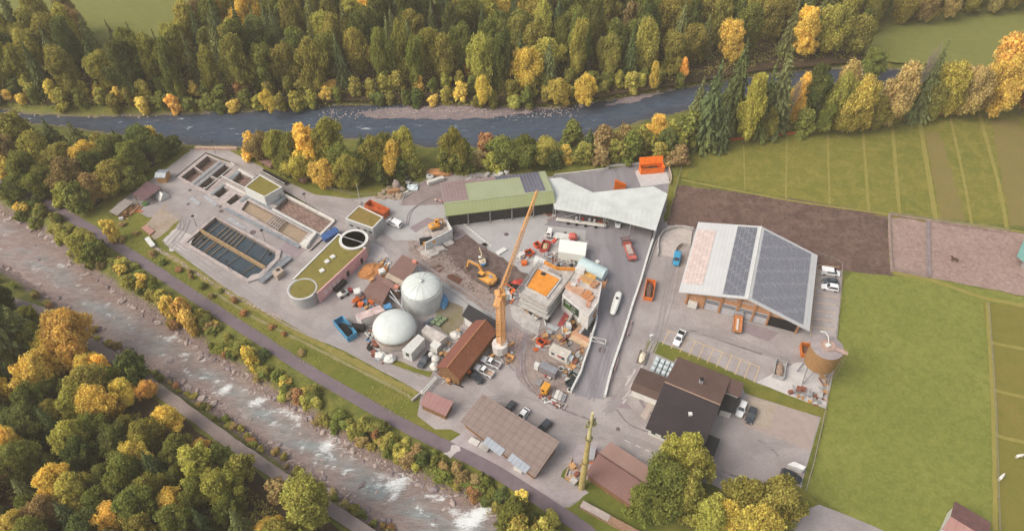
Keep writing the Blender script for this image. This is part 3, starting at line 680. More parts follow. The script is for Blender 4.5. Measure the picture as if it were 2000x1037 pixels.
scatter([(-60,201),(330,215),(560,207),(700,197),(860,196),(1000,203),(1090,201),(1220,182),(1330,163),(1330,140),(1090,172),(860,174),(560,180),(330,188),(-60,176)], 4.3, far_shrub, seed=3)
scatter([(-60,182),(330,194),(560,186),(700,176),(860,176),(1090,176),(1220,160),(1330,146),(1330,60),(1250,-20),(930,-20),(885,20),(700,20),(640,-20),(430,-20),(400,90),(350,130),(250,132),(175,128),(150,70),(60,72),(0,92),(-60,100)], 7.3, far_tree, seed=5)
def edge_tree(q, p): tree(p, q.uniform(11, 16), q.uniform(4, 5.5), 'broad', pick(q, [('olive', 4), ('green', 3), ('brown', 2), ('tan', 2), ('dark', 2)]), 'beyond the far meadow')
scatter([(1740,52),(1860,40),(2030,28),(2030,-15),(1880,-15),(1760,20)], 7.5, edge_tree, seed=9, maxn=26)
scatter([(1340,142),(1500,118),(1680,108),(1695,60),(1740,15),(1760,-20),(1760,-60),(1300,-60),(1260,-15),(1340,60)], 7.6, far_tree, seed=6, maxn=80)
for px, py, top, w_, tn in ((270,45,-40,60,'brown'),(60,75,0,50,'green'),(130,60,-30,60,'gold')): pass
# marked yellow trees among them
for px, py, top, wd, tn in ((905,130,60,46,'gold'),(1270,142,85,22,'gold'),(1310,150,112,20,'orange'),(985,160,118,24,'gold'),(915,150,105,22,'orange'),(945,205,150,32,'gold'),(1090,200,155,46,'gold'),(1140,205,150,42,'gold'),(1275,178,122,22,'gold'),(1330,160,115,18,'orange'),(530,222,178,30,'gold'),(265,145,110,26,'gold'),(440,60,22,30,'orange'),(1360,110,60,40,'olive')):
    p = P(px, py); s_ = 1400*(SD+(py-518.5)/1400*CD)/HC
    tree(p, hgt(px, py, top), wd/2/s_, 'broad', tn, 'at the far forest edge')
# the row of trees above the striped field
A = 'above the striped field'
for px, py, top, wd, kd, tn in ((1372,288,118,82,'coni','spruce'),(1350,270,150,60,'coni','sprucey'),(1418,250,76,80,'coni','spruce'),(1402,292,180,50,'coni','spruce'),(1452,282,152,46,'broad','lime'),(1500,258,96,84,'coni','sprucey'),(1475,268,120,56,'coni','spruce'),(1490,275,212,34,'broad','olive'),(1530,262,150,60,'bare','tan'),
   (1546,240,148,44,'broad','gold'),(1575,240,128,62,'broad','dark'),(1560,265,215,40,'shrub','green'),(1620,252,150,62,'broad','lime'),(1632,225,126,60,'broad','tan'),(1658,262,155,66,'broad','gold'),(1640,264,190,52,'broad','olive'),(1600,262,205,40,'broad','green'),(1700,255,190,50,'broad','olive'),(1728,245,128,66,'broad','tan'),(1740,245,185,46,'broad','olive'),
   (1765,238,78,62,'bare','tan'),(1782,232,80,60,'coni','sprucey'),(1800,235,160,50,'broad','olive'),(1828,230,124,60,'broad','lime'),(1870,230,130,66,'broad','tan'),(1845,228,150,54,'broad','olive'),(1925,232,116,66,'broad','gold'),(1895,222,140,50,'broad','tan'),(1950,205,72,84,'broad','orange'),(1990,225,80,80,'broad','rust'),(2040,220,70,90,'broad','orange'),
   (1700,150,100,60,'broad','green'),(1660,110,30,60,'broad','olive'),(1610,108,10,64,'broad','lime'),(1560,112,20,60,'broad','gold')):
    s_ = 1400*(SD+(py-518.5)/1400*CD)/HC
    tree(P(px, py), hgt(px, py, top), wd/2/s_, kd, tn, A)
# hedge on the near bank of the far river
A = 'between far river and yard'
for px, py, top, wd, kd, tn in ((1340,290,225,60,'shrub','green'),(1310,300,240,60,'shrub','olive'),(1280,285,228,40,'broad','gold'),(1300,310,255,50,'shrub','dark'),(1255,300,250,55,'shrub','olive'),(1215,290,245,46,'shrub','brown'),(1235,312,262,50,'shrub','green'),(1180,300,250,50,'shrub','brown'),(1205,315,275,45,'shrub','olive'),(1120,280,240,48,'shrub','green'),(1150,290,250,36,'coni','spruce'),
   (1105,312,285,34,'shrub','gold'),(1140,318,280,44,'shrub','olive'),(1060,320,272,60,'broad','lime'),(1025,328,268,60,'broad','green'),(985,328,272,64,'broad','green'),(1000,330,290,44,'shrub','dark'),(950,300,262,44,'shrub','rust'),(935,322,296,44,'shrub','tan'),(890,335,255,46,'broad','olive'),(905,336,282,60,'shrub','green'),(870,336,290,46,'shrub','green'),(1085,326,292,36,'shrub','dark'),(960,330,300,40,'shrub','lime'),(1170,322,285,44,'shrub','brown'),(1325,325,290,50,'shrub','brown'),(1290,316,280,44,'shrub','olive')):
    s_ = 1400*(SD+(py-518.5)/1400*CD)/HC
    tree(P(px, py), hgt(px, py, top), wd/2/s_, kd, tn, A)
A = 'north of the treatment basins'
for px, py, top, wd, kd, tn in ((500,308,262,40,'shrub','orange'),(525,318,262,52,'broad','brown'),(550,325,258,50,'broad','olive'),(580,330,262,52,'broad','green'),(612,335,248,62,'broad','gold'),(600,352,300,60,'broad','lime'),(650,335,240,60,'broad','olive'),(640,362,315,62,'broad','gold'),(672,350,285,54,'broad','green'),(690,365,306,56,'broad','olive'),(715,330,262,56,'coni','spruce'),(705,355,300,50,'broad','dark'),(735,345,275,56,'broad','olive'),(760,330,262,52,'broad','green'),(770,345,280,50,'broad','gold'),
   (795,330,255,50,'broad','lime'),(785,350,305,46,'shrub','dark'),(745,358,320,44,'shrub','dark'),(808,345,300,40,'shrub','green'),(570,345,300,50,'broad','green'),(625,310,262,46,'coni','spruce')):
    s_ = 1400*(SD+(py-518.5)/1400*CD)/HC
    tree(P(px, py), hgt(px, py, top), wd/2/s_, kd, tn, A)
A = 'in the far-left grove'
for px, py, top, wd, kd, tn in ((120,300,232,60,'coni','spruce'),(165,300,238,60,'coni','sprucey'),(240,300,255,56,'coni','spruce'),(290,305,250,66,'broad','dark'),(305,298,250,36,'broad','gold'),(40,300,230,90,'broad','olive'),(85,320,262,70,'broad','olive'),(20,330,270,60,'broad','brown'),(60,360,300,60,'broad','green'),(130,340,285,66,'broad','olive'),(185,330,278,50,'broad','gold'),(225,325,270,60,'broad','green'),(200,360,300,60,'broad','dark'),(270,340,285,60,'broad','green'),(320,312,275,50,'broad','dark'),
   (150,380,315,66,'broad','brown'),(105,385,330,56,'broad','green'),(230,375,320,60,'broad','olive'),(190,395,345,56,'broad','brown'),(165,412,360,56,'shrub','green'),(140,400,360,46,'shrub','lime'),(260,368,330,48,'shrub','green'),(10,300,245,50,'broad','green'),(70,278,240,50,'coni','spruce'),(15,350,310,50,'shrub','gold'),(80,385,345,50,'shrub','dark'),(205,300,262,40,'shrub','olive'),(45,385,345,60,'broad','dark'),(340,300,268,40,'shrub','dark')):
    s_ = 1400*(SD+(py-518.5)/1400*CD)/HC
    tree(P(px, py), hgt(px, py, top), wd/2/s_, kd, tn, A)
# shrubs between near river and levee path
def along(pts, n, off, hr, rr, tints, area, seed, kind='shrub', z=0):
    q = random.Random(seed); L = smooth_line(PL(pts, z), 6)
    for i in range(n):
        f = (i+q.uniform(.1, .9))/n*(len(L)-1); a = int(f); p = L[a].lerp(L[min(a+1, len(L)-1)], f-a)
        p = p+Vector((q.uniform(-off, off), q.uniform(-off, off), 0)); p.z = float(terrain_z(np.array([[p.x]]), np.array([[p.y]]))[0, 0])-.15
        tree(p, q.uniform(*hr), q.uniform(*rr), kind, pick(q, tints), area)
mixb = [('olive', 5), ('green', 5), ('gold', .8), ('rust', 1.0), ('brown', 1.6), ('lime', 1.8), ('dark', 2)]
A = 'beside the levee path'
along([(-30,372),(30,395),(100,436),(170,482),(240,530),(310,582),(380,630),(450,680),(520,725),(600,775),(680,828),(760,872),(840,905),(920,942),(1000,990),(1090,1040)], 150, 2.2, (1.6, 4.0), (1.2, 2.5), mixb, A, 21, 'bush')
along([(40,388),(100,426),(170,470),(240,518),(310,568),(380,616),(450,668),(520,714),(600,764),(680,818),(760,862),(850,898),(940,940)], 30, 1.0, (1.2, 2.2), (1.0, 1.7), [('lime', 2), ('olive', 3), ('rust', .6), ('green', 2)], A, 22, 'bush')
for px, py, top, wd, kd, tn in ((172,500,448,64,'broad','lime'),(195,505,465,50,'shrub','green'),(225,470,430,30,'shrub','gold'),(335,610,568,40,'shrub','gold'),(362,622,580,46,'shrub','orange'),(378,640,600,40,'shrub','orange'),(490,712,670,30,'shrub','gold'),(1000,1030,965,70,'broad','green'),(1060,1060,1000,60,'shrub','lime'),(1010,1060,1000,70,'shrub','olive')):
    s_ = 1400*(SD+(py-518.5)/1400*CD)/HC
    p = P(px, py); p.z = float(terrain_z(np.array([[p.x]]), np.array([[p.y]]))[0, 0])-.1
    tree(p, hgt(px, py, top), wd/2/s_, kd, tn, 'on the levee edge')
A = 'beside the forest path'
along([(-30,545),(75,572),(150,618),(222,672),(283,712),(352,756),(424,804),(484,848),(562,902),(624,948),(704,992),(784,1046)], 62, 1.0, (.9, 2.2), (.8, 1.5), [('olive', 4), ('brown', 3), ('green', 4), ('rust', 1.2), ('lime', 1), ('tan', 1)], A, 23)
A = 'on the grass levee bank'
for px, py in ((240,440),(265,458),(320,515),(375,545),(398,562),(372,535),(415,580),(432,570),(478,615),(530,640),(555,655),(590,690),(240,470),(300,497),(460,590),(350,528)):
    tree(P(px, py), rnd.uniform(.9, 1.8), rnd.uniform(.8, 1.6), 'shrub', pick(rnd, [('brown', 3), ('rust', 2), ('green', 1), ('dark', 1)]), A)
# near forest, lower left
def near_tree(q, p):
    k = pick(q, [('broad', 60), ('young', 24), ('coni', 16)]); ar = 'in the near forest'
    if k == 'coni': tree(p, q.uniform(10, 15), q.uniform(2.6, 3.6), 'coni', pick(q, [('spruce', 2), ('sprucey', 1)]), ar)
    elif k == 'young': tree(p, q.uniform(5, 9), q.uniform(2.0, 3.2), 'young', pick(q, [('gold', 2), ('lime', 4), ('olive', 4), ('green', 4), ('dark', 3), ('orange', 1), ('brown', 1.5)]), ar)
    else: tree(p, q.uniform(8.5, 13), q.uniform(3.0, 4.6), 'broad', pick(q, [('gold', 4.2), ('lime', 3.2), ('olive', 3.5), ('green', 5), ('dark', 4.5), ('orange', .9), ('brown', 1.0)]), ar)
scatter([(-60,690),(40,700),(130,765),(210,812),(300,868),(380,915),(450,970),(520,1030),(570,1080),(640,1150),(640,1240),(-100,1240)], 4.6, near_tree, seed=12)
A = 'at the near forest edge'
for px, py, top, wd, kd, tn in ((40,720,545,130,'coni','spruce'),(-10,700,520,90,'coni','spruce'),(110,715,660,60,'broad','green'),(150,775,620,100,'broad','orange'),(95,790,700,90,'broad','gold'),(205,775,700,50,'broad','gold'),(270,775,695,64,'shrub','dark'),(295,800,748,40,'broad','orange'),(190,800,730,80,'broad','olive'),(115,750,670,60,'broad','lime'),(610,1070,952,116,'broad','lime'),(555,1000,945,60,'shrub','brown'),(480,955,900,60,'shrub','olive'),(440,925,880,60,'shrub','green'),(395,895,862,34,'broad','orange'),(340,870,800,60,'broad','gold'),(420,965,905,50,'shrub','rust'),(25,800,745,50,'broad','gold')):
    py, h_, r_ = vtree(px, top, wd, 1.9 if kd == 'coni' else 1.15)
    tree(P(px, py), h_, r_, kd, tn, A)
for px, py, h_, r_, kd, tn in ((15,640,13,4.2,'coni','spruce'),(60,665,14,4.4,'coni','sprucey'),(-30,620,14,4.5,'broad','dark'),(95,690,11,3.8,'broad','green'),(130,700,11,4.2,'broad','gold'),(160,725,10,3.6,'broad','orange'),(35,700,12,4.2,'broad','lime'),(185,735,8,3.0,'broad','gold'),(-10,680,13,4.4,'broad','olive'),(115,660,7,2.8,'broad','olive'),(75,640,8,3,'broad','green'),(225,760,8,2.8,'broad','green'),(255,785,8,3.0,'broad','gold'),(20,600,8,3,'broad','dark')):
    tree(P(px, py), h_, r_, kd, tn, A)
A = 'beside the bottom-right road'
for px, py, top, wd, kd, tn in ((1325,985,862,88,'broad','lime'),(1345,1010,880,80,'broad','lime'),(1290,1040,925,100,'broad','green'),(1330,1060,945,90,'broad','olive'),(1250,1060,965,70,'broad','green'),(1440,1060,950,90,'broad','olive'),(1490,1075,945,100,'broad','olive'),(1400,1060,985,70,'broad','gold'),(1530,1070,975,60,'broad','olive'),(1380,1100,990,80,'broad','lime'),(1460,1120,1000,90,'broad','gold')):
    py, h_, r_ = vtree(px, top, wd, 1.9 if kd == 'coni' else 1.35)
    tree(P(px, py), h_, r_, kd, tn, A)
plant_all()
def undergrowth(px_poly, n, seed, hexc, zmax, size, name='undergrowth', hole=None):
    rs = np.random.RandomState(seed); W = [(p.x, p.y) for p in PL(px_poly)]; x0, x1 = min(a for a, b in W), max(a for a, b in W); y0, y1 = min(b for a, b in W), max(b for a, b in W); pts = []
    xy = np.stack([rs.uniform(x0, x1, n*3), rs.uniform(y0, y1, n*3)], 1)
    hgt_ = vnoise(xy[:,0], xy[:,1], 3.0, seed+1)*vnoise(xy[:,0], xy[:,1], 1.2, seed+2)*2
    keep = (sdist(xy[:,0], xy[:,1], [Vector((a, b, 0)) for a, b in W]) < 0) & (hgt_ > .25); xy = xy[keep][:n]; hh = hgt_[keep][:n]
    z = terrain_z(xy[:,0][None], xy[:,1][None])[0]+.05+hh*zmax*rs.uniform(.5, 1, len(xy)); C = np.stack([xy[:,0], xy[:,1], z], 1)
    me = leaves_mesh(name, C, rs.randn(len(C), 3)*.7+[0, 0, 1], rs.uniform(.6, 1.3, len(C))*size, 1.4, M_bush, rs)
    o = struct(name, me, None, 'stuff'); o.color = S(hexc, .62)
undergrowth([(-60,690),(60,690),(150,745),(230,790),(320,840),(400,885),(470,940),(540,1000),(590,1050),(660,1130),(-60,1130)], 26000, 1, '#6f6a34', 2.0, .17)
undergrowth([(-60,205),(330,212),(560,206),(700,198),(860,198),(1090,202),(1220,184),(1340,164),(1500,136),(1690,118),(1690,80),(1200,100),(860,110),(330,110),(-60,120)], 30000, 2, '#77703a', 1.8, .22)
undergrowth([(-30,372),(30,395),(100,436),(170,482),(240,530),(310,582),(380,630),(450,680),(520,725),(600,775),(680,828),(760,872),(840,905),(920,942),(1000,990),(1090,1040),(1060,1060),(940,985),(840,935),(760,895),(680,850),(600,800),(520,748),(450,702),(380,652),(310,604),(240,552),(170,504),(100,458),(30,417),(-30,395)], 30000, 3, '#807839', 1.7, .15)
undergrowth([(1345,290),(1420,262),(1560,250),(1700,232),(1850,218),(2010,205),(2010,180),(1850,185),(1700,195),(1560,205),(1400,215)], 7000, 4, '#736c38', 1.6, .2)
undergrowth([(262,455),(300,482),(420,556),(560,634),(740,728),(815,775),(812,815),(870,860),(800,829),(700,773),(600,715),(500,650),(400,585),(300,519),(180,443)], 9000, 5, '#7b7a36', .4, .10, 'grass_tufts')
# boulders on the river margins
M_rock = ground('river_rock', ['#93868a', '#7f7376', '#a89c9d', '#6a5f62'], .3, .8, 3.0, .9, .6, (.9, .7, .5), .1)
M_rockp = ground('pale_rock', ['#b3a39c', '#a3938d', '#c5b8b0', '#8d7f7a'], .3, .8, 3.0, .9, .6, (.9, .7, .5), .1)
ROCKS = []
for i in range(6):
    mb = MB().blob((0,0,0), 1.0, 300+i, .3, (1.2, .8, .6), 7, 5); ROCKS.append(mb.mesh('boulder', M_rock if i % 2 else M_rockp))
def boulders(pts, n, off, rr, z, where, seed, name='boulder'):
    q = random.Random(seed); L = smooth_line(PL(pts, z), 6); its = []
    for i in range(n):
        f = (i+q.random())/n*(len(L)-1); a = int(f); p = L[a].lerp(L[min(a+1, len(L)-1)], f-a)+Vector((q.uniform(-off, off), q.uniform(-off, off), 0))
        its.append((p, q.uniform(*rr)*(1.6 if q.random() < .12 else 1)))
    its.sort(key=lambda t: t[0].x/t[0].y)
    for i, (p, r) in enumerate(its):
        o = bpy.data.objects.new(name, ROCKS[q.randrange(6)]); COL.objects.link(o); o.location = p+Vector((0,0,r*.15)); o.scale = (r, r, r*q.uniform(.7, 1)); o.rotation_euler = (0, 0, q.uniform(0, 6.28))
        tag(o, 'grey boulder %s, %s of these from the left' % (where, ordw(i+1)), 'boulder', 'boulders '+where)
boulders([(0,412),(50,440),(110,482),(190,550),(265,600),(335,642),(400,690),(480,738),(560,792),(640,842),(720,892),(800,935),(880,968),(950,990)], 95, 1.3, (.35, .8), ZN, 'at the foot of the levee side bank', 31)
boulders([(0,515),(70,560),(130,606),(190,650),(255,694),(320,735),(390,772),(460,825),(540,885),(610,930),(690,985),(750,1030)], 85, 1.5, (.3, .75), ZN, 'on the forest side river margin', 32)
boulders([(20,440),(120,520),(270,625),(330,690),(430,740),(500,790),(600,860),(700,915),(780,960),(860,1000)], 42, 5.0, (.25, .6), ZN-.1, 'standing in the near river', 33)
boulders([(0,222),(200,228),(330,225),(560,213),(700,204),(880,203),(1090,210),(1220,190),(1330,172)], 48, 1.0, (.3, .7), ZF, 'on the far bank waterline', 34)
# loose stones
q = random.Random(4); mb = MB()
for pts, n, off, z in (([(640,225),(760,218),(880,214),(1000,222),(1120,214)], 500, 4.0, ZF+.1), ([(250,690),(330,745),(400,785),(470,838),(550,893),(620,940),(700,995)], 500, 2.0, ZN+.1), ([(400,690),(560,792),(720,892),(880,968)], 300, 1.2, ZN+.1)):
    L = smooth_line(PL(pts, z), 6)
    for i in range(n):
        f = q.random()*(len(L)-1.01); a = int(f); p = L[a].lerp(L[a+1], f-a)+Vector((q.gauss(0, off*.5), q.gauss(0, off*.5), 0))
        mb.blob(p, q.uniform(.12, .32), i, .3, (1.2, .9, .6), 5, 3)
struct('gravel_stones', mb, M_rockp, 'stuff')
# white limbs of bushes, grass tufts in the meadows
q = random.Random(8)
# ---------------- building helpers ----------------
Z0 = .03
def ctr(ps):
    c = Vector((0, 0, 0))
    for p in ps: c += Vector((p[0], p[1], 0))
    return c/len(ps)
def inset(ps, d):
    """shrink a convex plan polygon by d metres"""
    c = ctr(ps); out = []
    n = len(ps); P2 = [Vector((p[0], p[1], 0)) for p in ps]; lines = []
    for i in range(n):
        a, b = P2[i], P2[(i+1) % n]; e = (b-a).normalized(); nr = Vector((-e.y, e.x, 0))
        if (c-a).dot(nr) < 0: nr = -nr
        lines.append((a+nr*d, e))
    for i in range(n):
        (a, e), (b, g) = lines[i-1], lines[i]; den = e.x*g.y-e.y*g.x
        tt = ((b.x-a.x)*g.y-(b.y-a.y)*g.x)/den; out.append(a+e*tt)
    return out
def wall_box(mb, a, b, u, z, w, h, out=.06, th=.1):
    """box on the wall running a->b (plan), centred at fraction u and height z; sits proud of the wall on its right-hand side"""
    a = Vector((a[0], a[1], 0)); b = Vector((b[0], b[1], 0)); d = (b-a).normalized(); nr = Vector((d.y, -d.x, 0))
    c = a.lerp(b, u)+nr*(out-th/2); mb.box((c.x, c.y, z), (w, th, h), math.atan2(d.y, d.x)); return mb
def facing(a, b, c):
    """order a,b so that the right-hand side of a->b points away from the centre c"""
    d = Vector(b)-Vector(a); nr = Vector((d.y, -d.x, 0))
    return (a, b) if nr.dot(Vector((a[0]-c[0], a[1]-c[1], 0))) > 0 else (b, a)
M_glass = NT('window_glass').fin(S('#3a444c'), .12, None, spec=.6)
M_dark = flat('#3c3a3b', .8, 0, .2); M_black = flat('#262527', .7, 0, .2); M_steel = flat('#9b9c9f', .5, .3, .1); M_galv = flat('#b3b4b6', .5, .3, .15)
M_white = flat('#d6d7d2', .6, 0, .07); M_offw = flat('#d5d2cb', .7, 0, .1); M_wood = flat('#c79a68', .75, 0, .18, 1.5); M_woodd = flat('#8d6a4a', .8, 0, .2, 1.5)
M_wall_w = flat('#dcdad4', .85, 0, .08); M_wall_g = flat('#b0afae', .85, 0, .1); M_brick = flat('#a5735c', .85, 0, .15); M_con = flat('#b9b5b1', .9, 0, .14, .6); M_cond = flat('#9a9592', .9, 0, .16, .6)
M_orange = flat('#df6d2a', .6, 0, .14); M_red = flat('#b8453a', .55, 0, .14); M_redl = flat('#c96a5e', .55, 0, .14); M_blue = flat('#4a8fb8', .6, 0, .15); M_yel = flat('#e0a03c', .6, 0, .14); M_green = flat('#5a9a6a', .6, 0, .15); M_pink = flat('#e0aeac', .8, 0, .08, .5)
M_rust = flat('#8a5748', .8, 0, .2, 1.5); M_brownp = flat('#8a6f63', .8, 0, .18, 1.2); M_tarp = flat('#5b97c4', .5, 0, .15); M_cream = flat('#d9cfb8', .6, 0, .1)
def roof_mat(name, cs, along, rows=3.0, ribs=0.0, rough=.85, dirt=.4, rowamt=.45):
    """roofing with courses across the slope; along = world direction of the eave"""
    t = NT(name); v = t.wpos(); a = math.atan2(along.y, along.x)
    mp = t.n('ShaderNodeMapping', vector_type='POINT'); mp.inputs['Rotation'].default_value = (0, 0, -a); t.l(v, mp.inputs['Vector'])
    sx = t.n('ShaderNodeSeparateXYZ'); t.l(mp.outputs[0], sx.inputs[0])
    base = t.mix(t.ramp(t.noise(v, .25, 5, .65), .35, .68), S(cs[0]), S(cs[1]))
    base = t.mix(t.ramp(t.noise(v, 2.2, 4, .75), .5, .75, 0, dirt), base, S(cs[2]))
    yy = t.math('ADD', sx.outputs[1], t.math('MULTIPLY', t.noise(v, .8, 2), .12))
    row = t.math('FRACT', t.math('MULTIPLY', yy, rows)) if rows else None
    hgt_ = None
    if rows:
        line = t.ramp(row, .72, 1.0, 0, rowamt); base = t.mix(line, base, S(cs[3])); hgt_ = row
    if ribs:
        rb = t.math('FRACT', t.math('MULTIPLY', sx.outputs[0], ribs)); l2 = t.ramp(t.math('ABSOLUTE', t.math('SUBTRACT', rb, .5)), .36, .48, 0, rowamt)
        base = t.mix(l2, base, S(cs[3])); hgt_ = rb if hgt_ is None else t.math('ADD', hgt_, rb)
    return t.fin(base, rough, hgt_, .35, .05)
def flat_building(name, roof_px, h, wallm, label, cat, roofm, par=.35, parm=None, z0=0.0, inn=.35, group=None):
    """flat-roofed block: roof outline given where it is seen, at height h; walls, raised rim and roof surface"""
    ps = [P(x, y, h) for x, y in roof_px]; c = ctr(ps); c.z = z0
    r = thing(name, c, label, cat, group)
    part('wall', MB().prism(ps, z0, h-par), wallm, r)
    ring = MB(); q = inset(ps, inn); n = len(ps)
    for i in range(n):
        a, b, d, e = ps[i], ps[(i+1) % n], q[(i+1) % n], q[i]
        ring.hexa([(k.x, k.y, h-par) for k in (a, b, d, e)], [(k.x, k.y, h) for k in (a, b, d, e)])
    part('parapet', ring, parm or wallm, r)
    if roofm: part('roof', MB().prism(inset(ps, inn-.02), h-par, h-par+.12), roofm, r)
    return r, ps
def gable(name, ra, rb, ea, eb, hr, he, roofm1, roofm2, wallm, label, cat, over=.5, z0=0.0, th=.18, wallin=.4, ridgem=None, he2=None):
    """ridge ends ra, rb; ea / eb = eave corners of the two slopes at the ra end (pixels at their heights)"""
    A, B = P(ra[0], ra[1], hr), P(rb[0], rb[1], hr); d = (B-A); d.z = 0; L = d.length; d.normalize(); nr = Vector((-d.y, d.x, 0))
    he2 = he if he2 is None else he2
    o1 = (P(ea[0], ea[1], he)-A).dot(nr); o2 = (P(eb[0], eb[1], he2)-A).dot(nr)
    E1 = [Vector((p.x, p.y, he)) for p in (A+nr*o1, B+nr*o1)]; E2 = [Vector((p.x, p.y, he2)) for p in (A+nr*o2, B+nr*o2)]
    c = (A+B+E1[0]+E1[1]+E2[0]+E2[1])/6; c.z = z0; r = thing(name, c, label, cat)
    def slope(E, m, o):
        mb = MB(); mb.slab([A, B, E[1], E[0]], th); return part('roof', mb, m, r)
    R1 = slope(E1, roofm1, o1); R2 = slope(E2, roofm2, o2)
    # walls: gable pentagon swept along the ridge, set back under the eaves
    def cut(o, he_): 
        oo = o-math.copysign(over, o); f = oo/o; return oo, hr+(he_-hr)*f
    p1, h1 = cut(o1, he); p2, h2 = cut(o2, he2)
    prof = [(p1, z0), (p1, h1-th-.03), (0, hr-th-.03), (p2, h2-th-.03), (p2, z0)]
    rings = []
    for s_ in (wallin, L-wallin): rings.append([Vector((A.x, A.y, 0))+d*s_+nr*o+Vector((0, 0, z)) for o, z in prof])
    part('wall', MB().loft(rings), wallm, r)
    if ridgem: part('ridge_cap', MB().beam(A+Vector((0,0,.03)), B+Vector((0,0,.03)), .3, .12), ridgem, r)
    corners = dict(A=A, B=B, d=d, nr=nr, L=L, o1=p1, o2=p2, h1=h1, h2=h2, s0=wallin)
    return r, corners
def chimney(p, w, h, mat, par, capm=None):
    ch = part('chimney', MB().box((p.x, p.y, p.z+h/2-.4), (w, w, h+.8)), mat, par)
    part('chimney_cap', MB().box((p.x, p.y, p.z+h+.07), (w+.15, w+.15, .14)), capm or M_black, ch)
M_sedum = ground('sedum_roof', ['#77703a', '#85803f', '#8f7b49', '#5d5a2c'], .35, 1.0, 3.5, .95, .8, (.9, .7, .6), .1)
M_sedumb = ground('dry_sedum_roof', ['#8a7444', '#7a7038', '#9c8250', '#5f4f2e'], .35, 1.0, 3.5, .95, .8, (.9, .7, .6), .1)
# ---------------- treatment plant ----------------
B_, ps = flat_building('plant_building', [(477,366),(508,341),(551,365),(516,385)], 3.9, M_white, 'white cube of a building with a moss green roof among the basins', 'building', M_sedum, .3)
sb = MB(); wall_box(sb, *facing(ps[3], ps[2], ctr(ps)), .78, 1.0, .9, 2.0, .05); part('door', sb, M_galv, B_)
B_, ps = flat_building('plant_building', [(674,427),(701,401),(749,424),(728,446)], 4.4, M_wall_g, 'grey block with a brown mossy roof beside the orange skip and white van', 'building', M_sedumb, .3, M_white)
for u in (.2, .45, .7, .88):
    w1 = MB(); wall_box(w1, *facing(ps[0], ps[3], ctr(ps)), u, 2.4, 1.1, .7, .05); part('window', w1, M_glass, B_)
w1 = MB(); wall_box(w1, *facing(ps[3], ps[2], ctr(ps)), .5, 1.2, 1.6, 2.3, .05); part('door', w1, M_galv, B_)
# long pink-walled house with rounded ends
H1 = 4.2
PA, PB, PC, PD = [P(x, y, H1) for x, y in ((570,546),(661,456),(715,484),(619,573))]
r = thing('stadium_building', ctr([PA, PB, PC, PD]), 'long mossy roofed building with a pink side wall and rounded ends', 'building')
part('wall', MB().prism(inset([PA, PB, PC, PD], .3), 0, H1-.4), M_wall_g, r)
e1, e2 = (PC, PD) if True else (PD, PC)
mb = MB(); q4 = inset([PA, PB, PC, PD], .29); mb.prism([q4[2], q4[3], q4[3]+(PD-q4[3])*1.05, q4[2]+(PC-q4[2])*1.05], 0, H1+.02); part('pink_wall', mb, M_pink, r)
mb = MB(); q5 = inset([PA, PB, PC, PD], .45)
for a, b, c, d in ((PA, PB, q5[1], q5[0]), (PB, PC, q5[2], q5[1])): mb.hexa([(k.x, k.y, H1-.42) for k in (a, b, c, d)], [(k.x, k.y, H1+.05) for k in (a, b, c, d)])
part('parapet', mb, M_white, r)
part('roof', MB().prism(inset([PA, PB, PC, PD], .44), H1-.42, H1-.18), M_sedum, r)
cR = P(592, 566, H1-.6); rr = 3.75
part('round_end', MB().lathe((cR.x, cR.y, 0), [(rr, 0), (rr, H1-.5), (rr+.1, H1-.5), (rr+.1, H1-.1), (rr-.35, H1-.1), (rr-.35, H1-.3), (.1, H1-.3)], 48), M_wall_g, r, smooth=False)
part('round_roof', MB().lathe((cR.x, cR.y, H1-.28), [(rr-.37, 0), (rr-.37, .1), (.1, .12)], 40), M_sedum, r)
mb = MB(); pts = [Vector((cR.x+(rr+.13)*math.cos(a), cR.y+(rr+.13)*math.sin(a), H1-.1)) for a in [R(125+10*k) for k in range(21)]]
for a, b in zip(pts, pts[1:]): mb.beam(a, b, .3, .25)
part('white_rim', mb, M_white, r)
cT = P(691, 469, H1); rt = 4.1
mb = MB(); mb.lathe((cT.x, cT.y, 0), [(rt, 0), (rt, H1+.3), (rt-.6, H1+.3), (rt-.6, H1-1.6), (.1, H1-1.6)], 48); part('open_tank', mb, flat('#b5a79c', .85, 0, .12), r)
part('tank_rim', MB().lathe((cT.x, cT.y, H1+.3), [(rt+.05, 0), (rt+.05, .08), (rt-.75, .08), (rt-.75, 0)], 48), M_white, r)
mb = MB()
for k in range(7):
    a = R(k*51+10); mb.beam((cT.x, cT.y, H1-1.1), (cT.x+3.3*math.cos(a), cT.y+3.3*math.sin(a), H1-1.1), .25, .25)
mb.lathe((cT.x, cT.y, H1-1.6), [(.8, 0), (.8, .7), (.5, .9), (.1, .9)], 14); part('agitator', mb, flat('#8b97a0', .4, .5, .1), r)
mb = MB(); mb.beam((cT.x-3.4, cT.y+1.2, H1+.35), (cT.x+3.2, cT.y-1.6, H1+.35), .25, .2); part('walkway', mb, M_galv, r)
for u, v_ in ((650,502),(639,511),(629,529)):
    p = P(u, v_, H1-.1); part('skylight', MB().box((p.x, p.y, H1+.02), (1.2, 1.2, .4), R(45)), M_white, r)
wa, wb = facing(PC, PD, ctr([PA, PB, PC, PD]))
for u, ww, m_ in ((.13, .9, M_dark), (.42, 1.0, M_dark)):
    w1 = MB(); wall_box(w1, wa, wb, 1-u if (wa-PC).length > .1 else u, 1.3, ww, 1.8, .14); part('door', w1, m_, r)
for u in (.62, .7, .78, .86):
    w1 = MB(); wall_box(w1, wa, wb, 1-u if (wa-PC).length > .1 else u, 2.0, 1.2, 1.4, .14); part('window', w1, flat('#ecd0cc', .5), r)
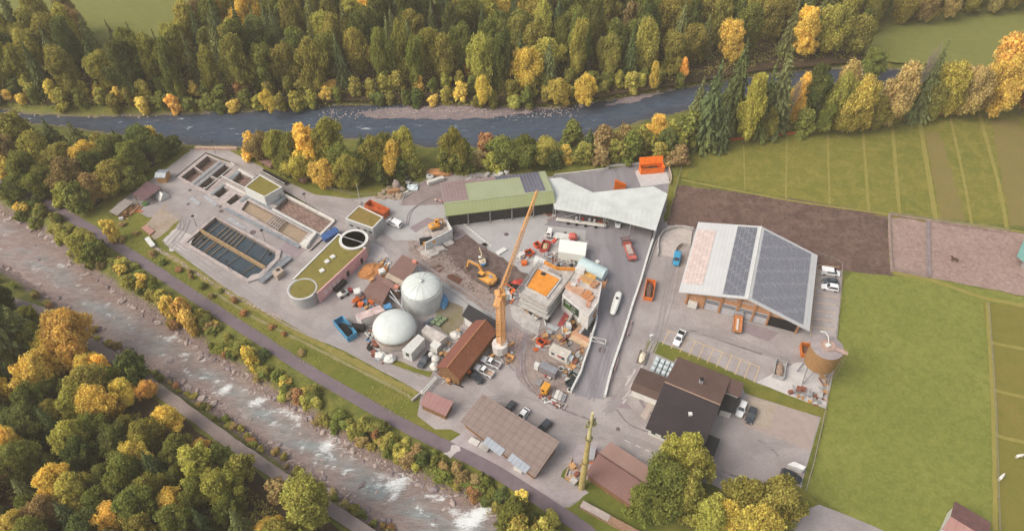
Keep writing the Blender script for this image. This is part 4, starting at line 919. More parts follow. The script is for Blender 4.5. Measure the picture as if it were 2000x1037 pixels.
w1 = MB(); wall_box(w1, wa, wb, .37, .7, 4.2, 1.2, 1.3, 1.2); part('shelf_rack', w1, M_dark, r)
# basins: rims, partitions, water
M_rim = flat('#b2a7a3', .9, 0, .14, .7); M_inner = flat('#8a7d76', .9, 0, .2, .6); M_walk = flat('#8f969c', .6, .3, .15)
M_bw = ground('brown_basin_water', ['#7d675e', '#8a736a', '#735d54', '#665149'], .2, .8, 2.5, .35, .15, (.8, .5, .3), .03, .4)
M_tan = ground('tan_basin_water', ['#a08c74', '#a8957e', '#968168', '#8c795f'], .12, .5, 2.5, .25, .1, (.8, .5, .2), .02, .5)
t = NT('scummy_basin_water'); v = t.wpos()
vr = t.n('ShaderNodeTexVoronoi', feature='DISTANCE_TO_EDGE'); vr.inputs['Scale'].default_value = .42
nz = t.n('ShaderNodeTexNoise'); nz.inputs['Scale'].default_value = .6; t.l(v, nz.inputs['Vector'])
mv = t.n('ShaderNodeMix', data_type='VECTOR'); mv.inputs[0].default_value = .45
mm = t.n('ShaderNodeVectorMath', operation='SCALE'); mm.inputs['Scale'].default_value = 6.0; t.l(nz.outputs['Color'], mm.inputs[0])
ad = t.n('ShaderNodeVectorMath', operation='ADD'); t.l(v, ad.inputs[0]); t.l(mm.outputs[0], ad.inputs[1]); t.l(ad.outputs[0], vr.inputs['Vector'])
c = t.mix(t.ramp(t.noise(v, .5, 5, .7), .35, .65), S('#87706a'), S('#715a52'))
c = t.mix(t.ramp(vr.outputs['Distance'], .09, .0, 0, .75), c, S('#b59c88')); M_scum = t.fin(c, .5)
t = NT('dark_basin_water'); v = t.wpos(); n1 = t.noise(v, .8, 4, .6)
M_dw = t.fin(t.mix(t.ramp(n1, .35, .65), S('#384650'), S('#44525c')), .3, n1, .06, .02, 0, .25)
def basin(label, inner_list, outer, rim_h, waters, depth, mat_w, cat='basin', extra=None):
    """outer rim polygon with holes; inner walls go down to the floor, water inside"""
    O = PL(outer, rim_h); r = thing('settling_basin', ctr(O), label, cat)
    I = [PL(q, rim_h) for q in inner_list]
    mb = MB(); loops = [O]+I; allv = [v for lp in loops for v in lp]
    for a, b, c in tessellate_polygon(loops):
        if (allv[b]-allv[a]).cross(allv[c]-allv[a]).z < 0: b, c = c, b
        mb.add([(allv[k].x, allv[k].y, rim_h) for k in (a, b, c)], [(0, 1, 2)])
    for i in range(len(O)):
        a, b = O[i], O[(i+1) % len(O)]; mb.add([(a.x, a.y, -.5), (b.x, b.y, -.5), (b.x, b.y, rim_h), (a.x, a.y, rim_h)], [(0, 1, 2, 3)])
    part('rim', mb, M_rim, r)
    mb = MB()
    for q in I:
        for i in range(len(q)):
            a, b = q[i], q[(i+1) % len(q)]; mb.add([(a.x, a.y, -3.4), (b.x, b.y, -3.4), (b.x, b.y, rim_h-.004), (a.x, a.y, rim_h-.004)], [(0, 1, 2, 3)])
    part('inner_wall', mb, M_inner, r)
    for q, dz, m_ in zip(I, depth, mat_w):
        c = ctr(q); mb = MB(); mb.add([(c.x+(p.x-c.x)*1.002, c.y+(p.y-c.y)*1.002, dz) for p in q], [tuple(range(len(q)))]); part('basin_water', mb, m_, r)
    return r, I, O
rD, ID, OD = basin('long dark water basin crossed by thin ochre beams', [[(364,473),(420.5,424.6),(538.5,492),(537,505),(506,533.6),(492.6,536),(483.6,544)]],
   [(355,474),(419,421),(549,489),(546,504),(512,541),(484,551)], .5, None, [-.7], [M_dw])
a, b = P(391,449,.5), P(519,523,.5); part('divider_wall', MB().beam(a-Vector((0,0,.4)), b-Vector((0,0,.4)), .5, 1.5), flat('#a98f6c', .85, 0, .15), rD)
mbs = []
def beamline(u0, side):
    pass
tA, tB = P(420.5,424.6,.0), P(538.5,492,.0); lA, lB = P(364,473,.0), P(483.6,544,.0); dA, dB = P(391,449), P(519,523)
M_och = flat('#9a8369', .85, 0, .15); M_thin = flat('#8d8178', .85, 0, .15)
for u, m_, w_ in ((.10,M_och,.14),(.21,M_och,.22),(.27,M_och,.22),(.33,M_och,.22),(.39,M_och,.22),(.44,M_och,.22),(.50,M_och,.22),(.66,M_thin,.1),(.87,M_thin,.1)):
    p, q_ = dA.lerp(dB, u), tA.lerp(tB, u+.01); part('cross_beam', MB().beam((p.x, p.y, -.45), (q_.x, q_.y, -.45), w_, .2), m_, rD)
for u, m_, w_ in ((.06,M_och,.14),(.11,M_och,.14),(.17,M_och,.2),(.26,M_och,.2),(.29,M_och,.2),(.37,M_och,.2),(.46,M_thin,.14),(.64,M_thin,.1),(.87,M_och,.12)):
    p, q_ = dA.lerp(dB, u), lA.lerp(lB, u+.01); part('cross_beam', MB().beam((p.x, p.y, -.45), (q_.x, q_.y, -.45), w_, .2), m_, rD)
for px, py in ((432,432),(397,468),(527,496)):
    p = P(px, py, -.6); part('float_buoy', MB().lathe((p.x, p.y, -.72), [(.1, 0), (.5, .05), (.55, .3), (.25, .5), (.05, .5)], 12), M_black, rD)
# scraper bridge at the lower end of the dark basin
a, b = P(508,552,.5), P(566,503,.5); r = thing('scraper_bridge', (a+b)/2-Vector((0,0,.5)), 'grey steel service bridge with a small tan pump house by the dark basin', 'bridge')
part('deck', MB().beam(a+Vector((0,0,.25)), b+Vector((0,0,.25)), 1.9, .2), M_walk, r)
for s_ in (-1, 1):
    d = (b-a).normalized(); nr = Vector((-d.y, d.x, 0))*s_*.95; mb = MB()
    for k in range(9):
        p = a.lerp(b, k/8)+nr; mb.tube(p+Vector((0,0,.3)), p+Vector((0,0,1.3)), .04)
    mb.beam(a+nr+Vector((0,0,1.3)), b+nr+Vector((0,0,1.3)), .07, .07); mb.beam(a+nr+Vector((0,0,.8)), b+nr+Vector((0,0,.8)), .05, .05); part('handrail', mb, M_galv, r)
p = P(543,534,1.4); hb = part('pump_house', MB().prism([P(531,532,1.6),(P(544,521,1.6)),P(555,529,1.6),P(541,541,1.6)], 0, 1.9), flat('#b3a394', .85, 0, .1), r)
c_ = P(543,527,1.9); part('hatch', MB().box((c_.x, c_.y, 1.95), (1.0, .9, .12), R(40)), M_black, hb)
# three pairs of clarifier tanks in the upper complex
rU, IU, OU = basin('complex of brown clarifier tanks in a stepped concrete frame', [
   [(405,305),(426,315.5),(399,337.5),(380.5,325)], [(378,327),(396.5,339),(373,356.5),(353.5,346)],
   [(439,322),(455,331),(428,350),(414,343)], [(410,346),(427,352),(404,372.5),(387,363)],
   [(435,365),(448.5,371),(428,386.5),(417,380.6)], [(461,379),(474,385),(451,400.5),(441.5,395)],
   [(469,338),(494,350),(478,366),(453,354)],
   [(559.7,386.5),(646.5,432.5),(625,454.6),(537,407)], [(483.4,391.5),(602,454.6),(583.4,475),(471,409.5)]],
   [(344,346.5),(402,300),(433,313),(456,319),(492,337),(512,352),(555,377),(655,431),(634,462),(604,490),(440,407),(404,380)], .35, None,
   [-1.6, -1.6, -2.0, -2.0, -2.2, -2.2, -1.2, -.9, -.5], [M_bw, M_bw, M_bw, M_bw, M_bw, M_bw, M_scum, M_scum, M_tan])
def pxbeam(mb, a, b, z, w, h): return mb.beam(P(a[0], a[1], z), P(b[0], b[1], z), w, h)
part('upper_kerb', pxbeam(pxbeam(MB(), (557,381), (653,431), .6, .55, .55), (532,409), (624,458), .6, .45, .5), M_offw, rU)
part('end_kerb', pxbeam(MB(), (653,432), (626,459), .6, .5, .5), M_offw, rU)
part('long_kerb', pxbeam(pxbeam(MB(), (466,331.5), (496,348), .6, .7, .5), (442,359), (482,380), .6, .5, .5), M_offw, rU)
part('steel_walkway', pxbeam(pxbeam(MB(), (440,407), (585,482), .48, 1.0, .12), (486,384), (628,462), .48, 1.0, .12), M_walk, rU)
part('steel_walkway', pxbeam(pxbeam(MB(), (378,360), (432,316), .5, 1.0, .12), (385,364), (439,319), .5, .6, .1), M_walk, rU)
part('steel_walkway', pxbeam(pxbeam(pxbeam(MB(), (412,381), (438,361), .5, .9, .12), (470,394), (492,378), .5, 1.1, .12), (449,350), (468,334), .5, 1.4, .12), M_walk, rU)
part('steel_walkway', pxbeam(MB(), (536,400), (556,384), .5, 1.6, .12), M_walk, rU)
mb = MB()
for k in range(6):
    f = k/5; pxbeam(mb, (537+(557-537)*f, 420.5+(431.5-420.5)*f), (519+(541-519)*f, 438+(450.5-438)*f), .5, .3, .25)
pxbeam(mb, (531,429), (549,440), .55, .25, .2); pxbeam(mb, (524,435), (543,446), .55, .25, .2); part('scum_bridge', mb, flat('#a59a95', .8), rU)
part('equipment_box', MB().prism([P(611,455,1.4),P(620,453,1.4),P(600,478,1.4),P(588,474,1.4)], 0, 1.5).prism([P(586,476,1.4),P(598,482,1.4),P(605,474,1.4),P(594,468,1.4)], 0, 1.4), M_offw, rU)
part('railing', pxbeam(pxbeam(MB(), (372,358), (429,312.5), 1.4, .08, .08), (386,365), (441,319.5), 1.4, .08, .08), M_galv, rU)
r = thing('steel_pipe', P(428,345), 'white pipe spanning the upper clarifier tanks in a T', 'pipe')
part('main_pipe', MB().path([P(398,367,.4), P(398,367,1.5), P(402,368,1.6), P(458,322,1.6), P(452,318,1.6), P(452,318,.4)], .16, 8), M_white, r)
part('branch_pipe', MB().path([P(432,343.5,1.6), P(477,366,1.6), P(477,366,1.0)], .14, 8), M_white, r)
# grating and low slabs on the apron
for px, name_lab in (([(368,391),(376,385),(393,397),(386,402)], 'pale grey framed floor grating left of the clarifier tanks'),([(397,385),(402,381),(428,398),(420,404)], 'blue-grey steel floor plates beside the clarifier tanks'),([(442,431),(450,425),(482,445),(478,449)], 'long blue-grey floor plate above the dark basin')):
    rr_ = solo('floor_grating', MB().prism(PL(px), Z0, .16), M_galv, name_lab, 'floor grating')
# ---------------- digesters ----------------
M_tank = flat('#c6cac8', .6, 0, .08, .5); M_dome = flat('#d2d8d4', .5, 0, .05, .4); M_tankd = flat('#bdb3aa', .8, 0, .14, .6)
c = P(827, 588); r = thing('digester_tank', c, 'tall pale cylindrical tank with a ribbed shallow dome roof', 'tank')
part('tank_wall', MB().lathe(c, [(5.35, 0), (5.35, 5.4), (5.45, 5.4), (5.45, 5.75), (5.2, 5.75)], 56), M_tank, r, smooth=False)
prof = [(5.35, 5.75), (4.9, 6.35), (4.0, 7.0), (2.8, 7.45), (1.4, 7.7), (.5, 7.75), (.45, 7.95), (.05, 7.95)]
part('dome', MB().lathe(c, prof, 56), M_dome, r, smooth=True)
mb = MB()
for k in range(14):
    a = R(k*360/14); pts = [(c.x+rr_*math.cos(a), c.y+rr_*math.sin(a), z+.04) for rr_, z in prof[:6]]; mb.path(pts, .05, 4)
part('rib', mb, flat('#bcc4c0', .6), r)
part('vent', MB().lathe((c.x, c.y, 7.9), [(.5, 0), (.5, .35), (.3, .5), (.05, .5)], 12), M_white, r)
c = P(773, 655); r = thing('gas_holder', c, 'smooth pale domed gas tank on a low stained concrete ring', 'tank')
part('tank_wall', MB().lathe(c, [(5.35, 0), (5.35, 2.9), (5.5, 2.9), (5.5, 3.15), (5.3, 3.15)], 56), M_tankd, r)
dm = [(5.6*math.cos(R(a))**.9 if a < 90 else .02, 3.1+3.4*math.sin(R(a))) for a in (0, 8, 16, 26, 36, 48, 60, 72, 82, 89)]
part('dome', MB().lathe(c, dm, 64), M_dome, r, smooth=True)
mb = MB()
for k in range(10):
    a = R(k*36+8); pts = [(c.x+rr_*1.001*math.cos(a), c.y+rr_*1.001*math.sin(a), z+.0) for rr_, z in dm[:8]]; mb.path(pts, .03, 4)
part('seam', mb, flat('#c3ccc8', .6), r)
part('stain_band', MB().lathe((c.x, c.y, 2.0), [(5.36, 0), (5.38, .5), (5.36, .9)], 56), flat('#a58d82', .85, 0, .3, 1.2), r)
part('roof_vent', MB().box((c.x-.5, c.y-4.3, 5.0), (.9, .5, .5), R(10)), M_white, r)
part('ring_pipe', MB().path([(c.x+5.75*math.cos(R(a)), c.y+5.75*math.sin(R(a)), 3.3) for a in range(-30, 120, 10)], .12, 6), M_galv, r)
for a in range(0, 360, 24):
    pass
r = thing('gas_pipe', P(795,600), 'looped galvanised pipes between the two domed tanks and the shed', 'pipe')
for q_ in ([(762,568,3.2),(790,606,3.2),(790,606,.6)],[(757,574,2.6),(800,612,2.6)],[(785,568,3.5),(786,600,4.4),(783,606,5.2)]):
    part('pipe_run', MB().path([P(*k) for k in q_], .2, 8), M_galv, r)
part('pipe_bend', MB().path([P(778,568,3.4+1.6*math.sin(R(a)))+Vector((.9*math.cos(R(a)), 0, 0)) for a in range(0, 200, 20)], .2, 8), M_galv, r)
# ---------------- brown-roofed sheds by the digesters ----------------
def lean(name, px, hs, label, roofm, wallm, cat='shed', wallin=.4, z0=0, th=.15, posts=False, group=None):
    """single-pitch roof over four pixel corners, each at its own height"""
    ps = [P(x, y, h) for (x, y), h in zip(px, hs)]; c = ctr(ps); r = thing(name, c, label, cat, group)
    part('roof', MB().slab(ps, th), roofm, r)
    q = inset(ps, wallin)
    if posts:
        for p, h in zip(q, hs): part('post', MB().box((p.x, p.y, (h-th)/2), (.2, .2, h-th-.02)), M_woodd, r)
    else:
        n = 4; lo = [(p.x, p.y, z0) for p in q]; hi = []
        # heights of the roof plane at the inset corners
        A, B, D = ps[0], ps[1], ps[3]; nrm = (B-A).cross(D-A)
        for p in q: hi.append((p.x, p.y, A.z-(nrm.x*(p.x-A.x)+nrm.y*(p.y-A.y))/nrm.z-th-.03))
        part('wall', MB().hexa(lo, hi) if (B-A).cross(D-A).z > 0 else MB().hexa(lo[::-1], hi[::-1]), wallm, r)
    return r, ps, q
bd = P(816,513,3)-P(785,497,3)
M_brr = roof_mat('brown_sheet_roof', ['#7b5f58', '#866a62', '#6b5048', '#5d453f'], bd, 0, .9, .7, .4, .3)
s1 = lean('process_shed', [(786,497),(818,513.5),(793,551),(757,531)], [4.2,4.2,4.0,4.0], 'brown sheet roofed shed at the rubble edge, upper of the tank sheds', M_brr, M_wall_g)
s2 = lean('process_shed', [(736,533),(766,556),(748,591),(709,571)], [3.6,3.6,3.4,3.4], 'brown roofed open shed full of scrap, left of the tank sheds', M_brr, M_brownp)
s3 = lean('process_shed', [(750,541),(782,561),(774,568),(743,551)], [4.3,4.3,3.9,3.9], 'narrow brown roof between the two larger tank sheds', M_brr, M_brownp)
s4 = lean('process_shed', [(757,532),(792,551),(786,560),(752,541)], [3.9,3.9,3.6,3.6], 'narrow pale tan roof strip between the brown tank sheds', flat('#b3a291', .8), M_brownp)
for px, py, h, sh in ((810,512,4.25,s1),(775,561,4.4,s3)): part('roof_vent', MB().box(P(px, py, h)+Vector((0,0,.25)), (1.2, .9, .6), R(-30)), flat('#d18b78', .7), sh[0])
part('roof_hatch', MB().box(P(726,547,3.7)+Vector((0,0,.2)), (1.3, .8, .5), R(40)), M_wood, s2[0])
p_ = PL([(736,531),(748,521),(745,516),(725,521),(715,532),(713,543),(722,544)])
solo('woodchip_pile', MB().blob(P(729,531,.5), 3.2, 5, .15, (1.3, .9, .45), 12, 7), flat('#b9804e', .9, 0, .25, 2), 'heaped orange wood chips beside the brown shed', 'wood chips')
# ---------------- green-roofed hall with solar panels ----------------
M_grf = None
A_, B2 = P(867,398,7), P(1081,373,7); dirg = (B2-A_)
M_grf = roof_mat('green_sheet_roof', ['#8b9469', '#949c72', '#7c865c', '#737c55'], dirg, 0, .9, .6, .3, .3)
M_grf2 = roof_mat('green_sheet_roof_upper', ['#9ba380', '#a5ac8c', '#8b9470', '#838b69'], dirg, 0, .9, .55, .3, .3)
r, k = gable('storage_hall', (867,398), (1081,373), (862,357), (870,422), 7.0, 5.2, M_grf2, M_grf, M_dark, 'long open fronted hall with a green metal roof and solar panels', 'hall', over=1.2, ridgem=flat('#a3ab8a', .6))
M_pv = NT('solar_cell'); n_ = M_pv.noise(M_pv.wpos(), .4, 2); M_pvs = M_pv.fin(M_pv.mix(M_pv.ramp(n_, .35, .65), S('#5f6270'), S('#6c6c78')), .25, None, spec=.5)
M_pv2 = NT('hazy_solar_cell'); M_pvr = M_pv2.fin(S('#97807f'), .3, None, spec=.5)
def pv_array(par, O, U, V, nu, nv, du, dv, mats, skip=lambda i, j: False, off=.08, frame=None, gap=.05, pick_=None):
    """rows of framed solar modules on a roof plane: origin O, unit vectors U, V in the plane"""
    N = U.cross(V).normalized(); N = N if N.z > 0 else -N; cells = {}
    fr = MB()
    for i in range(nu):
        for j in range(nv):
            if skip(i, j): continue
            a = O+U*(i*du+gap)+V*(j*dv+gap)+N*off; b = O+U*((i+1)*du-gap)+V*(j*dv+gap)+N*off; c = O+U*((i+1)*du-gap)+V*((j+1)*dv-gap)+N*off; d = O+U*(i*du+gap)+V*((j+1)*dv-gap)+N*off
            m_ = pick_(i, j) if pick_ else 0; mb = cells.setdefault(m_, MB()); e = N*.04
            mb.hexa([a, b, c, d], [a+e, b+e, c+e, d+e]) if (b-a).cross(d-a).dot(N) > 0 else mb.hexa([d, c, b, a], [d+e, c+e, b+e, a+e])
            a2, b2, c2, d2 = O+U*(i*du)+V*(j*dv)+N*(off-.04), O+U*((i+1)*du)+V*(j*dv)+N*(off-.04), O+U*((i+1)*du)+V*((j+1)*dv)+N*(off-.04), O+U*(i*du)+V*((j+1)*dv)+N*(off-.04)
            fr.add([a2, b2, c2, d2], [(0, 1, 2, 3)])
    part('panel_frame', fr, frame or flat('#c3b9b8', .5, .2), par)
    for m_, mb in cells.items(): part('solar_panels', mb, mats[m_], par)
A, d, nr = k['A'], k['d'], k['nr']; o1 = P(862,357,5.2); o1v = (o1-A).dot(nr); slope1 = Vector((nr.x*o1v, nr.y*o1v, 5.2-7.0)); L1 = slope1.length; V1 = slope1.normalized(); U1 = Vector((d.x, d.y, 0))
nu = 29; du = (k['L']-2.2)/nu; dv = (L1-.8)/6
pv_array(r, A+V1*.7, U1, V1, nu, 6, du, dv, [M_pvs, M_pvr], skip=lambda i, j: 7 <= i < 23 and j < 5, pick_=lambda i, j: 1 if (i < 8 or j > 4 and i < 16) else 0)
o2v = k['o2']; 
for s_ in [.5]+[k['L']*f for f in (.2, .4, .6, .8)]+[k['L']-.5]:
    p = Vector((A.x, A.y, 0))+d*s_+nr*(o2v*1.33); part('post', MB().box((p.x, p.y, 2.5), (.3, .3, 5.0), math.atan2(d.y, d.x)), M_cond, r)
part('gutter', MB().beam(Vector((A.x, A.y, 0))+nr*(P(870,422,5.2)-A).dot(nr)*1.01+Vector((0,0,5.1)), Vector((A.x, A.y, 0))+d*k['L']+nr*(P(870,422,5.2)-A).dot(nr)*1.01+Vector((0,0,5.1)), .2, .2), flat('#6f7751', .6), r)
# ---------------- white membrane roof ----------------
M_memb = flat('#ccd0cc', .5, 0, .07, .25)
mp_ = [(1071,349),(1096,347),(1158,376),(1276,364),(1304,379),(1281,450),(1184,425),(1083,408)]
ps = [P(x, y, 5.2) for x, y in mp_]; r = thing('canopy', ctr(ps), 'large white angular canopy roof over dark parking bays', 'canopy')
mb = MB(); loops = [ps]
for a, b, c in tessellate_polygon(loops):
    if (ps[b]-ps[a]).cross(ps[c]-ps[a]).z < 0: b, c = c, b
    mb.add([ps[a], ps[b], ps[c]], [(0, 1, 2)]); mb.add([Vector((p.x, p.y, 4.95)) for p in (ps[a], ps[c], ps[b])], [(0, 1, 2)])
for i in range(len(ps)):
    a, b = ps[i], ps[(i+1) % len(ps)]; mb.add([(a.x, a.y, 4.95), (b.x, b.y, 4.95), b, a], [(0, 1, 2, 3)])
part('roof', mb, M_memb, r)
mb = MB()
for k in range(1, 20):
    f = k/20; a = Vector(P(1085+196*f, 408+42*f, 5.22)); mb.beam(a+Vector((0,1.0,0)), a+Vector((1.5,7.5,0)), .05, .04)
part('roof_seam', mb, flat('#b5bab6', .6), r)
mb = MB()
for px, py in ((1085,407),(1133,415),(1183,424),(1074,352),(1158,377),(1232,437),(1279,449),(1300,381),(1275,366)):
    p = P(px, py, 4.9); part('post', MB().box((p.x, p.y, 2.45), (.22, .22, 4.9)), M_galv, r)
f0, f1 = P(1084,408,4.7), P(1183,424,4.7)
part('brace', MB().tube(f0, (f1.x*.5+f0.x*.5, f1.y*.5+f0.y*.5, .4), .07).tube((f0.x*.5+f1.x*.5, f0.y*.5+f1.y*.5, 4.6), (f0.x, f0.y, .4), .07), M_galv, r)
part('back_wall', MB().beam(Vector((ps[0].x+1, ps[0].y-1, 2.4)), Vector((ps[2].x, ps[2].y-.5, 2.4)), .2, 4.8).beam(Vector((ps[2].x, ps[2].y-.5, 2.4)), Vector((ps[3].x, ps[3].y-.6, 2.4)), .2, 4.8).beam(Vector((ps[4].x-.6, ps[4].y, 2.4)), Vector((ps[5].x-.6, ps[5].y+1, 2.4)), .2, 4.8), M_dark, r)
part('fascia', MB().beam(f0+Vector((0,0,.35)), f1+Vector((0,0,.35)), .15, .4).beam(f1+Vector((0,0,.35)), P(1281,450,5.05), .15, .4), M_white, r)
r2 = thing('drawbar_trailer', P(1130,432), 'long white flatbed beam trailer parked under the front edge of the canopy', 'trailer')
a, b = P(1086,428,.9), P(1184,441,.9); part('deck', MB().beam(a, b, 1.2, .3), M_offw, r2)
for u in (.25, .42, .6, .8):
    p = a.lerp(b, u); part('wheel', MB().tube(p+Vector((-.1,-.9,-.45)), p+Vector((-.1,-.6,-.45)), .45, .45, 12), M_black, r2)
for u in (.42, .55, .68, .78):
    p = a.lerp(b, u)+Vector((0, 1.6, .4)); solo('gas_bottle', MB().lathe((p.x, p.y, 0), [(.35, 0), (.38, 1.2), (.25, 1.5), (.1, 1.6)], 10), M_red if u == .55 else M_white, ('red' if u == .55 else 'white')+' bottle under the canopy, '+{.42: 'leftmost of the row', .55: 'only red one of the row', .68: 'third of the row', .78: 'rightmost of the row'}[u], 'gas bottle', 'bottles under the canopy')
# ---------------- big timber hall ----------------
BLp, RBp, RFp = P(1357,438,6), P(1487,442,9.8), P(1460,584,9.8)
d_ = RFp-RBp; M_hw = roof_mat('white_sheet_roof', ['#c0c1c1', '#c8c9c8', '#b4b5b5', '#a6a7a6'], Vector((-d_.y, d_.x, 0)), 0, 1.0, .5, .3, .25)
M_hallw = flat('#c49470', .75, 0, .14, 1.2)
r, k = gable('timber_hall', (1460,584), (1487,442), (1324,575), (1582,640), 9.8, 6.0, M_hw, M_hw, M_hallw, 'big timber hall with a white metal roof covered in solar panels', 'hall', over=2.2, th=.3, wallin=2.2, he2=4.2, ridgem=M_white)
A, d, nr, L = k['A'], k['d'], k['nr'], k['L']; Af = Vector((A.x, A.y, 0))
def hall_slope(px, he): 
    o = (P(px[0], px[1], he)-A).dot(nr); s = Vector((nr.x*o, nr.y*o, he-9.8)); return s.normalized(), s.length
VR, LR = hall_slope((1582,640), 4.2); VL, LL = hall_slope((1324,575), 6.0); U = Vector((d.x, d.y, 0))
pv_array(r, A+U*.9+VR*1.0, U, VR, 27, 10, (L-1.8)/27, (LR-3.0)/10, [flat('#80828b', .3, 0, .05), flat('#8b8c94', .3, 0, .05)], frame=flat('#b9bac0', .4), pick_=lambda i, j: (i*7+j*3) % 5 == 0)
pv_array(r, A+U*.8+VL*.9, U, VL, 24, 5, (L-1.6)/24, 1.06, [flat('#6d7079', .3, 0, .05), flat('#7b7d86', .3, 0, .05)], frame=flat('#a9abb2', .4), pick_=lambda i, j: (i*5+j*3) % 4 == 0)
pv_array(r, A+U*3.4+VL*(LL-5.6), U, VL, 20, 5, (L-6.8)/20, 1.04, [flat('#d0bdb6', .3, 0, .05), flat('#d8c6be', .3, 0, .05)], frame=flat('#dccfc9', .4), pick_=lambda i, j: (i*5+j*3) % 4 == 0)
# front: posts, doors, windows on the gable wall
g0 = Af+d*k['s0']; o1, o2 = k['o1'], k['o2']; wl, wr = g0+nr*o1, g0+nr*o2
a, b = facing(wl, wr, Af+d*10); 
def uu(f): return f if (a-wl).length < .01 else 1-f
def zr(f): 
    o = o1+(o2-o1)*f; return (9.8+(6.0-9.8)*o/((P(1324,575,6)-A).dot(nr)) if o*o1 > 0 else 9.8+(4.2-9.8)*o/((P(1582,640,4.2)-A).dot(nr)))-.5
for f in (.01, .16, .31, .46, .60, .73, .99):
    w1 = MB(); h_ = zr(f); wall_box(w1, a, b, uu(f), h_/2, .45, h_, .45, .5); part('post', w1, flat('#b58660', .75, 0, .15), r)
for f, ww in ((.235, 3.6), (.385, 3.6), (.60, 7.8)):
    w1 = MB(); wall_box(w1, a, b, uu(f), 1.9, ww, 3.8, .06, .1); dr = part('door', w1, flat('#bcbbbf', .5, 0, .08), r)
    for z in (2.6, 3.2):
        w1 = MB(); wall_box(w1, a, b, uu(f), z, ww*.9, .32, .09, .06); part('window', w1, M_glass, dr)
w1 = MB(); wall_box(w1, a, b, uu(.86), 1.8, 7.0, 3.6, .05, .08); part('opening', w1, M_black, r)
for f, z in ((.24, 5.7), (.385, 5.9), (.53, 6.0), (.80, 4.9)):
    w1 = MB(); wall_box(w1, a, b, uu(f), z, 3.2, .7, .06, .1); part('window', w1, flat('#bfb3ac', .2), r)
w1 = MB(); wall_box(w1, a, b, uu(.07), 1.1, 2.4, 1.6, 1.4, 1.3); part('utility_box', w1, M_offw, r)
w1 = MB(); wall_box(w1, a, b, uu(.66), .1, 12, .1, 1.2, .3); part('door_track', w1, M_galv, r)
# curved ramp wall left of the hall
def arc_wall(pts, w, h, mat): 
    L_ = smooth_line(PL(pts), 6); mb = MB(); l = ribbon(L_, w); n = len(L_)
    for i in range(n-1):
        a, b, c, e = l[i], l[i+1], l[2*n-2-i], l[2*n-1-i]; mb.hexa([(p.x, p.y, 0) for p in (e, c, b, a)], [(p.x, p.y, h) for p in (e, c, b, a)])
    return mb
r = thing('curved_ramp', P(1315,480), 'curved pale concrete ramp wall at the left side of the timber hall', 'ramp')
part('ramp_floor', MB().prism(PL([(1285,500),(1287,470),(1300,455),(1325,448),(1352,453),(1348,482),(1332,480),(1322,488),(1315,505)]), .03, .5), flat('#bcb2ac', .9, 0, .12), r)
part('outer_wall', arc_wall([(1284,502),(1285,474),(1297,456),(1322,448),(1353,452)], .35, 1.6, M_con), M_con, r)
part('inner_wall', arc_wall([(1314,506),(1320,488),(1332,480),(1348,482)], .3, 1.3, M_con), M_con, r)
# ---------------- silo ----------------
c = P(1585, 737); r = thing('wooden_silo', c, 'round wooden silo with a grey lid raised on steel legs', 'silo')
t = NT('wood_stave'); v = t.obj(); sx = t.n('ShaderNodeSeparateXYZ'); t.l(v, sx.inputs[0]); fz = t.math('FRACT', t.math('MULTIPLY', sx.outputs[2], 1.3))
cw = t.mix(t.ramp(t.noise(v, 1.2, 4, .7), .35, .7), S('#a98356'), S('#93704e')); cw = t.mix(t.ramp(fz, .8, 1, 0, .6), cw, S('#6f4c2c')); M_stave = t.fin(cw, .75, fz, .3, .05)
part('barrel', MB().lathe(c, [(2.9, 5.6), (3.55, 6.2), (3.62, 12.0), (3.7, 12.0), (3.7, 12.15)], 48), M_stave, r)
part('lid', MB().lathe((c.x, c.y, 12.15), [(3.72, 0), (3.72, .18), (1.6, .5), (.1, .55)], 48), flat('#9b9090', .7, 0, .12), r)
part('top_platform', MB().lathe((c.x, c.y, 12.62), [(1.75, 0), (1.75, .3), (1.6, .3), (1.6, .1), (.1, .1)], 10), flat('#b59a8e', .7), r)
part('hatch', MB().box((c.x, c.y, 12.95), (1.1, .9, .4), R(25)), M_white, r)
part('top_walkway', MB().beam((c.x+1.4, c.y-.9, 12.75), (c.x+3.9, c.y-2.3, 12.75), 1.0, .12), flat('#b59a8e', .7), r)
for a in (215, 150, 325, 35):
    p = Vector((c.x+3.6*math.cos(R(a)), c.y+3.6*math.sin(R(a)), 0)); part('leg', MB().tube(p, (c.x+2.8*math.cos(R(a-22)), c.y+2.8*math.sin(R(a-22)), 6.2), .14).tube(p, (c.x+2.8*math.cos(R(a+22)), c.y+2.8*math.sin(R(a+22)), 6.2), .14).tube(p.lerp(Vector((c.x+2.8*math.cos(R(a-22)), c.y+2.8*math.sin(R(a-22)), 6.2)), .4), p.lerp(Vector((c.x+2.8*math.cos(R(a+22)), c.y+2.8*math.sin(R(a+22)), 6.2)), .4), .08), M_steel, r)
mb = MB(); lx = Vector((c.x+3.4, c.y-1.75, 0))
for s_ in (-.3, .3): mb.tube(lx+Vector((s_*.4, s_, 0)), lx+Vector((s_*.4, s_, 13.4)), .05, .05, 5)
for z in range(1, 44): mb.tube(lx+Vector((-.12,-.3, z*.3)), lx+Vector((.12,.3, z*.3)), .025, .025, 4)
for z in (3, 4.5, 6, 7.5, 9, 10.5, 12): mb.path([lx+Vector((.5+.45*math.cos(R(a)), -.1+.45*math.sin(R(a)), z)) for a in range(-150, 151, 50)], .04, 4)
part('ladder', mb, flat('#c9a98a', .5, .3), r)
part('fill_pipe', MB().path([Vector((c.x+.2, c.y+.2, 12.9)), Vector((c.x-.1, c.y+1.2, 14.6)), Vector((c.x-.8, c.y+2.0, 15.3)), Vector((c.x-1.7, c.y+2.4, 15.0))], .13, 8), M_white, r)
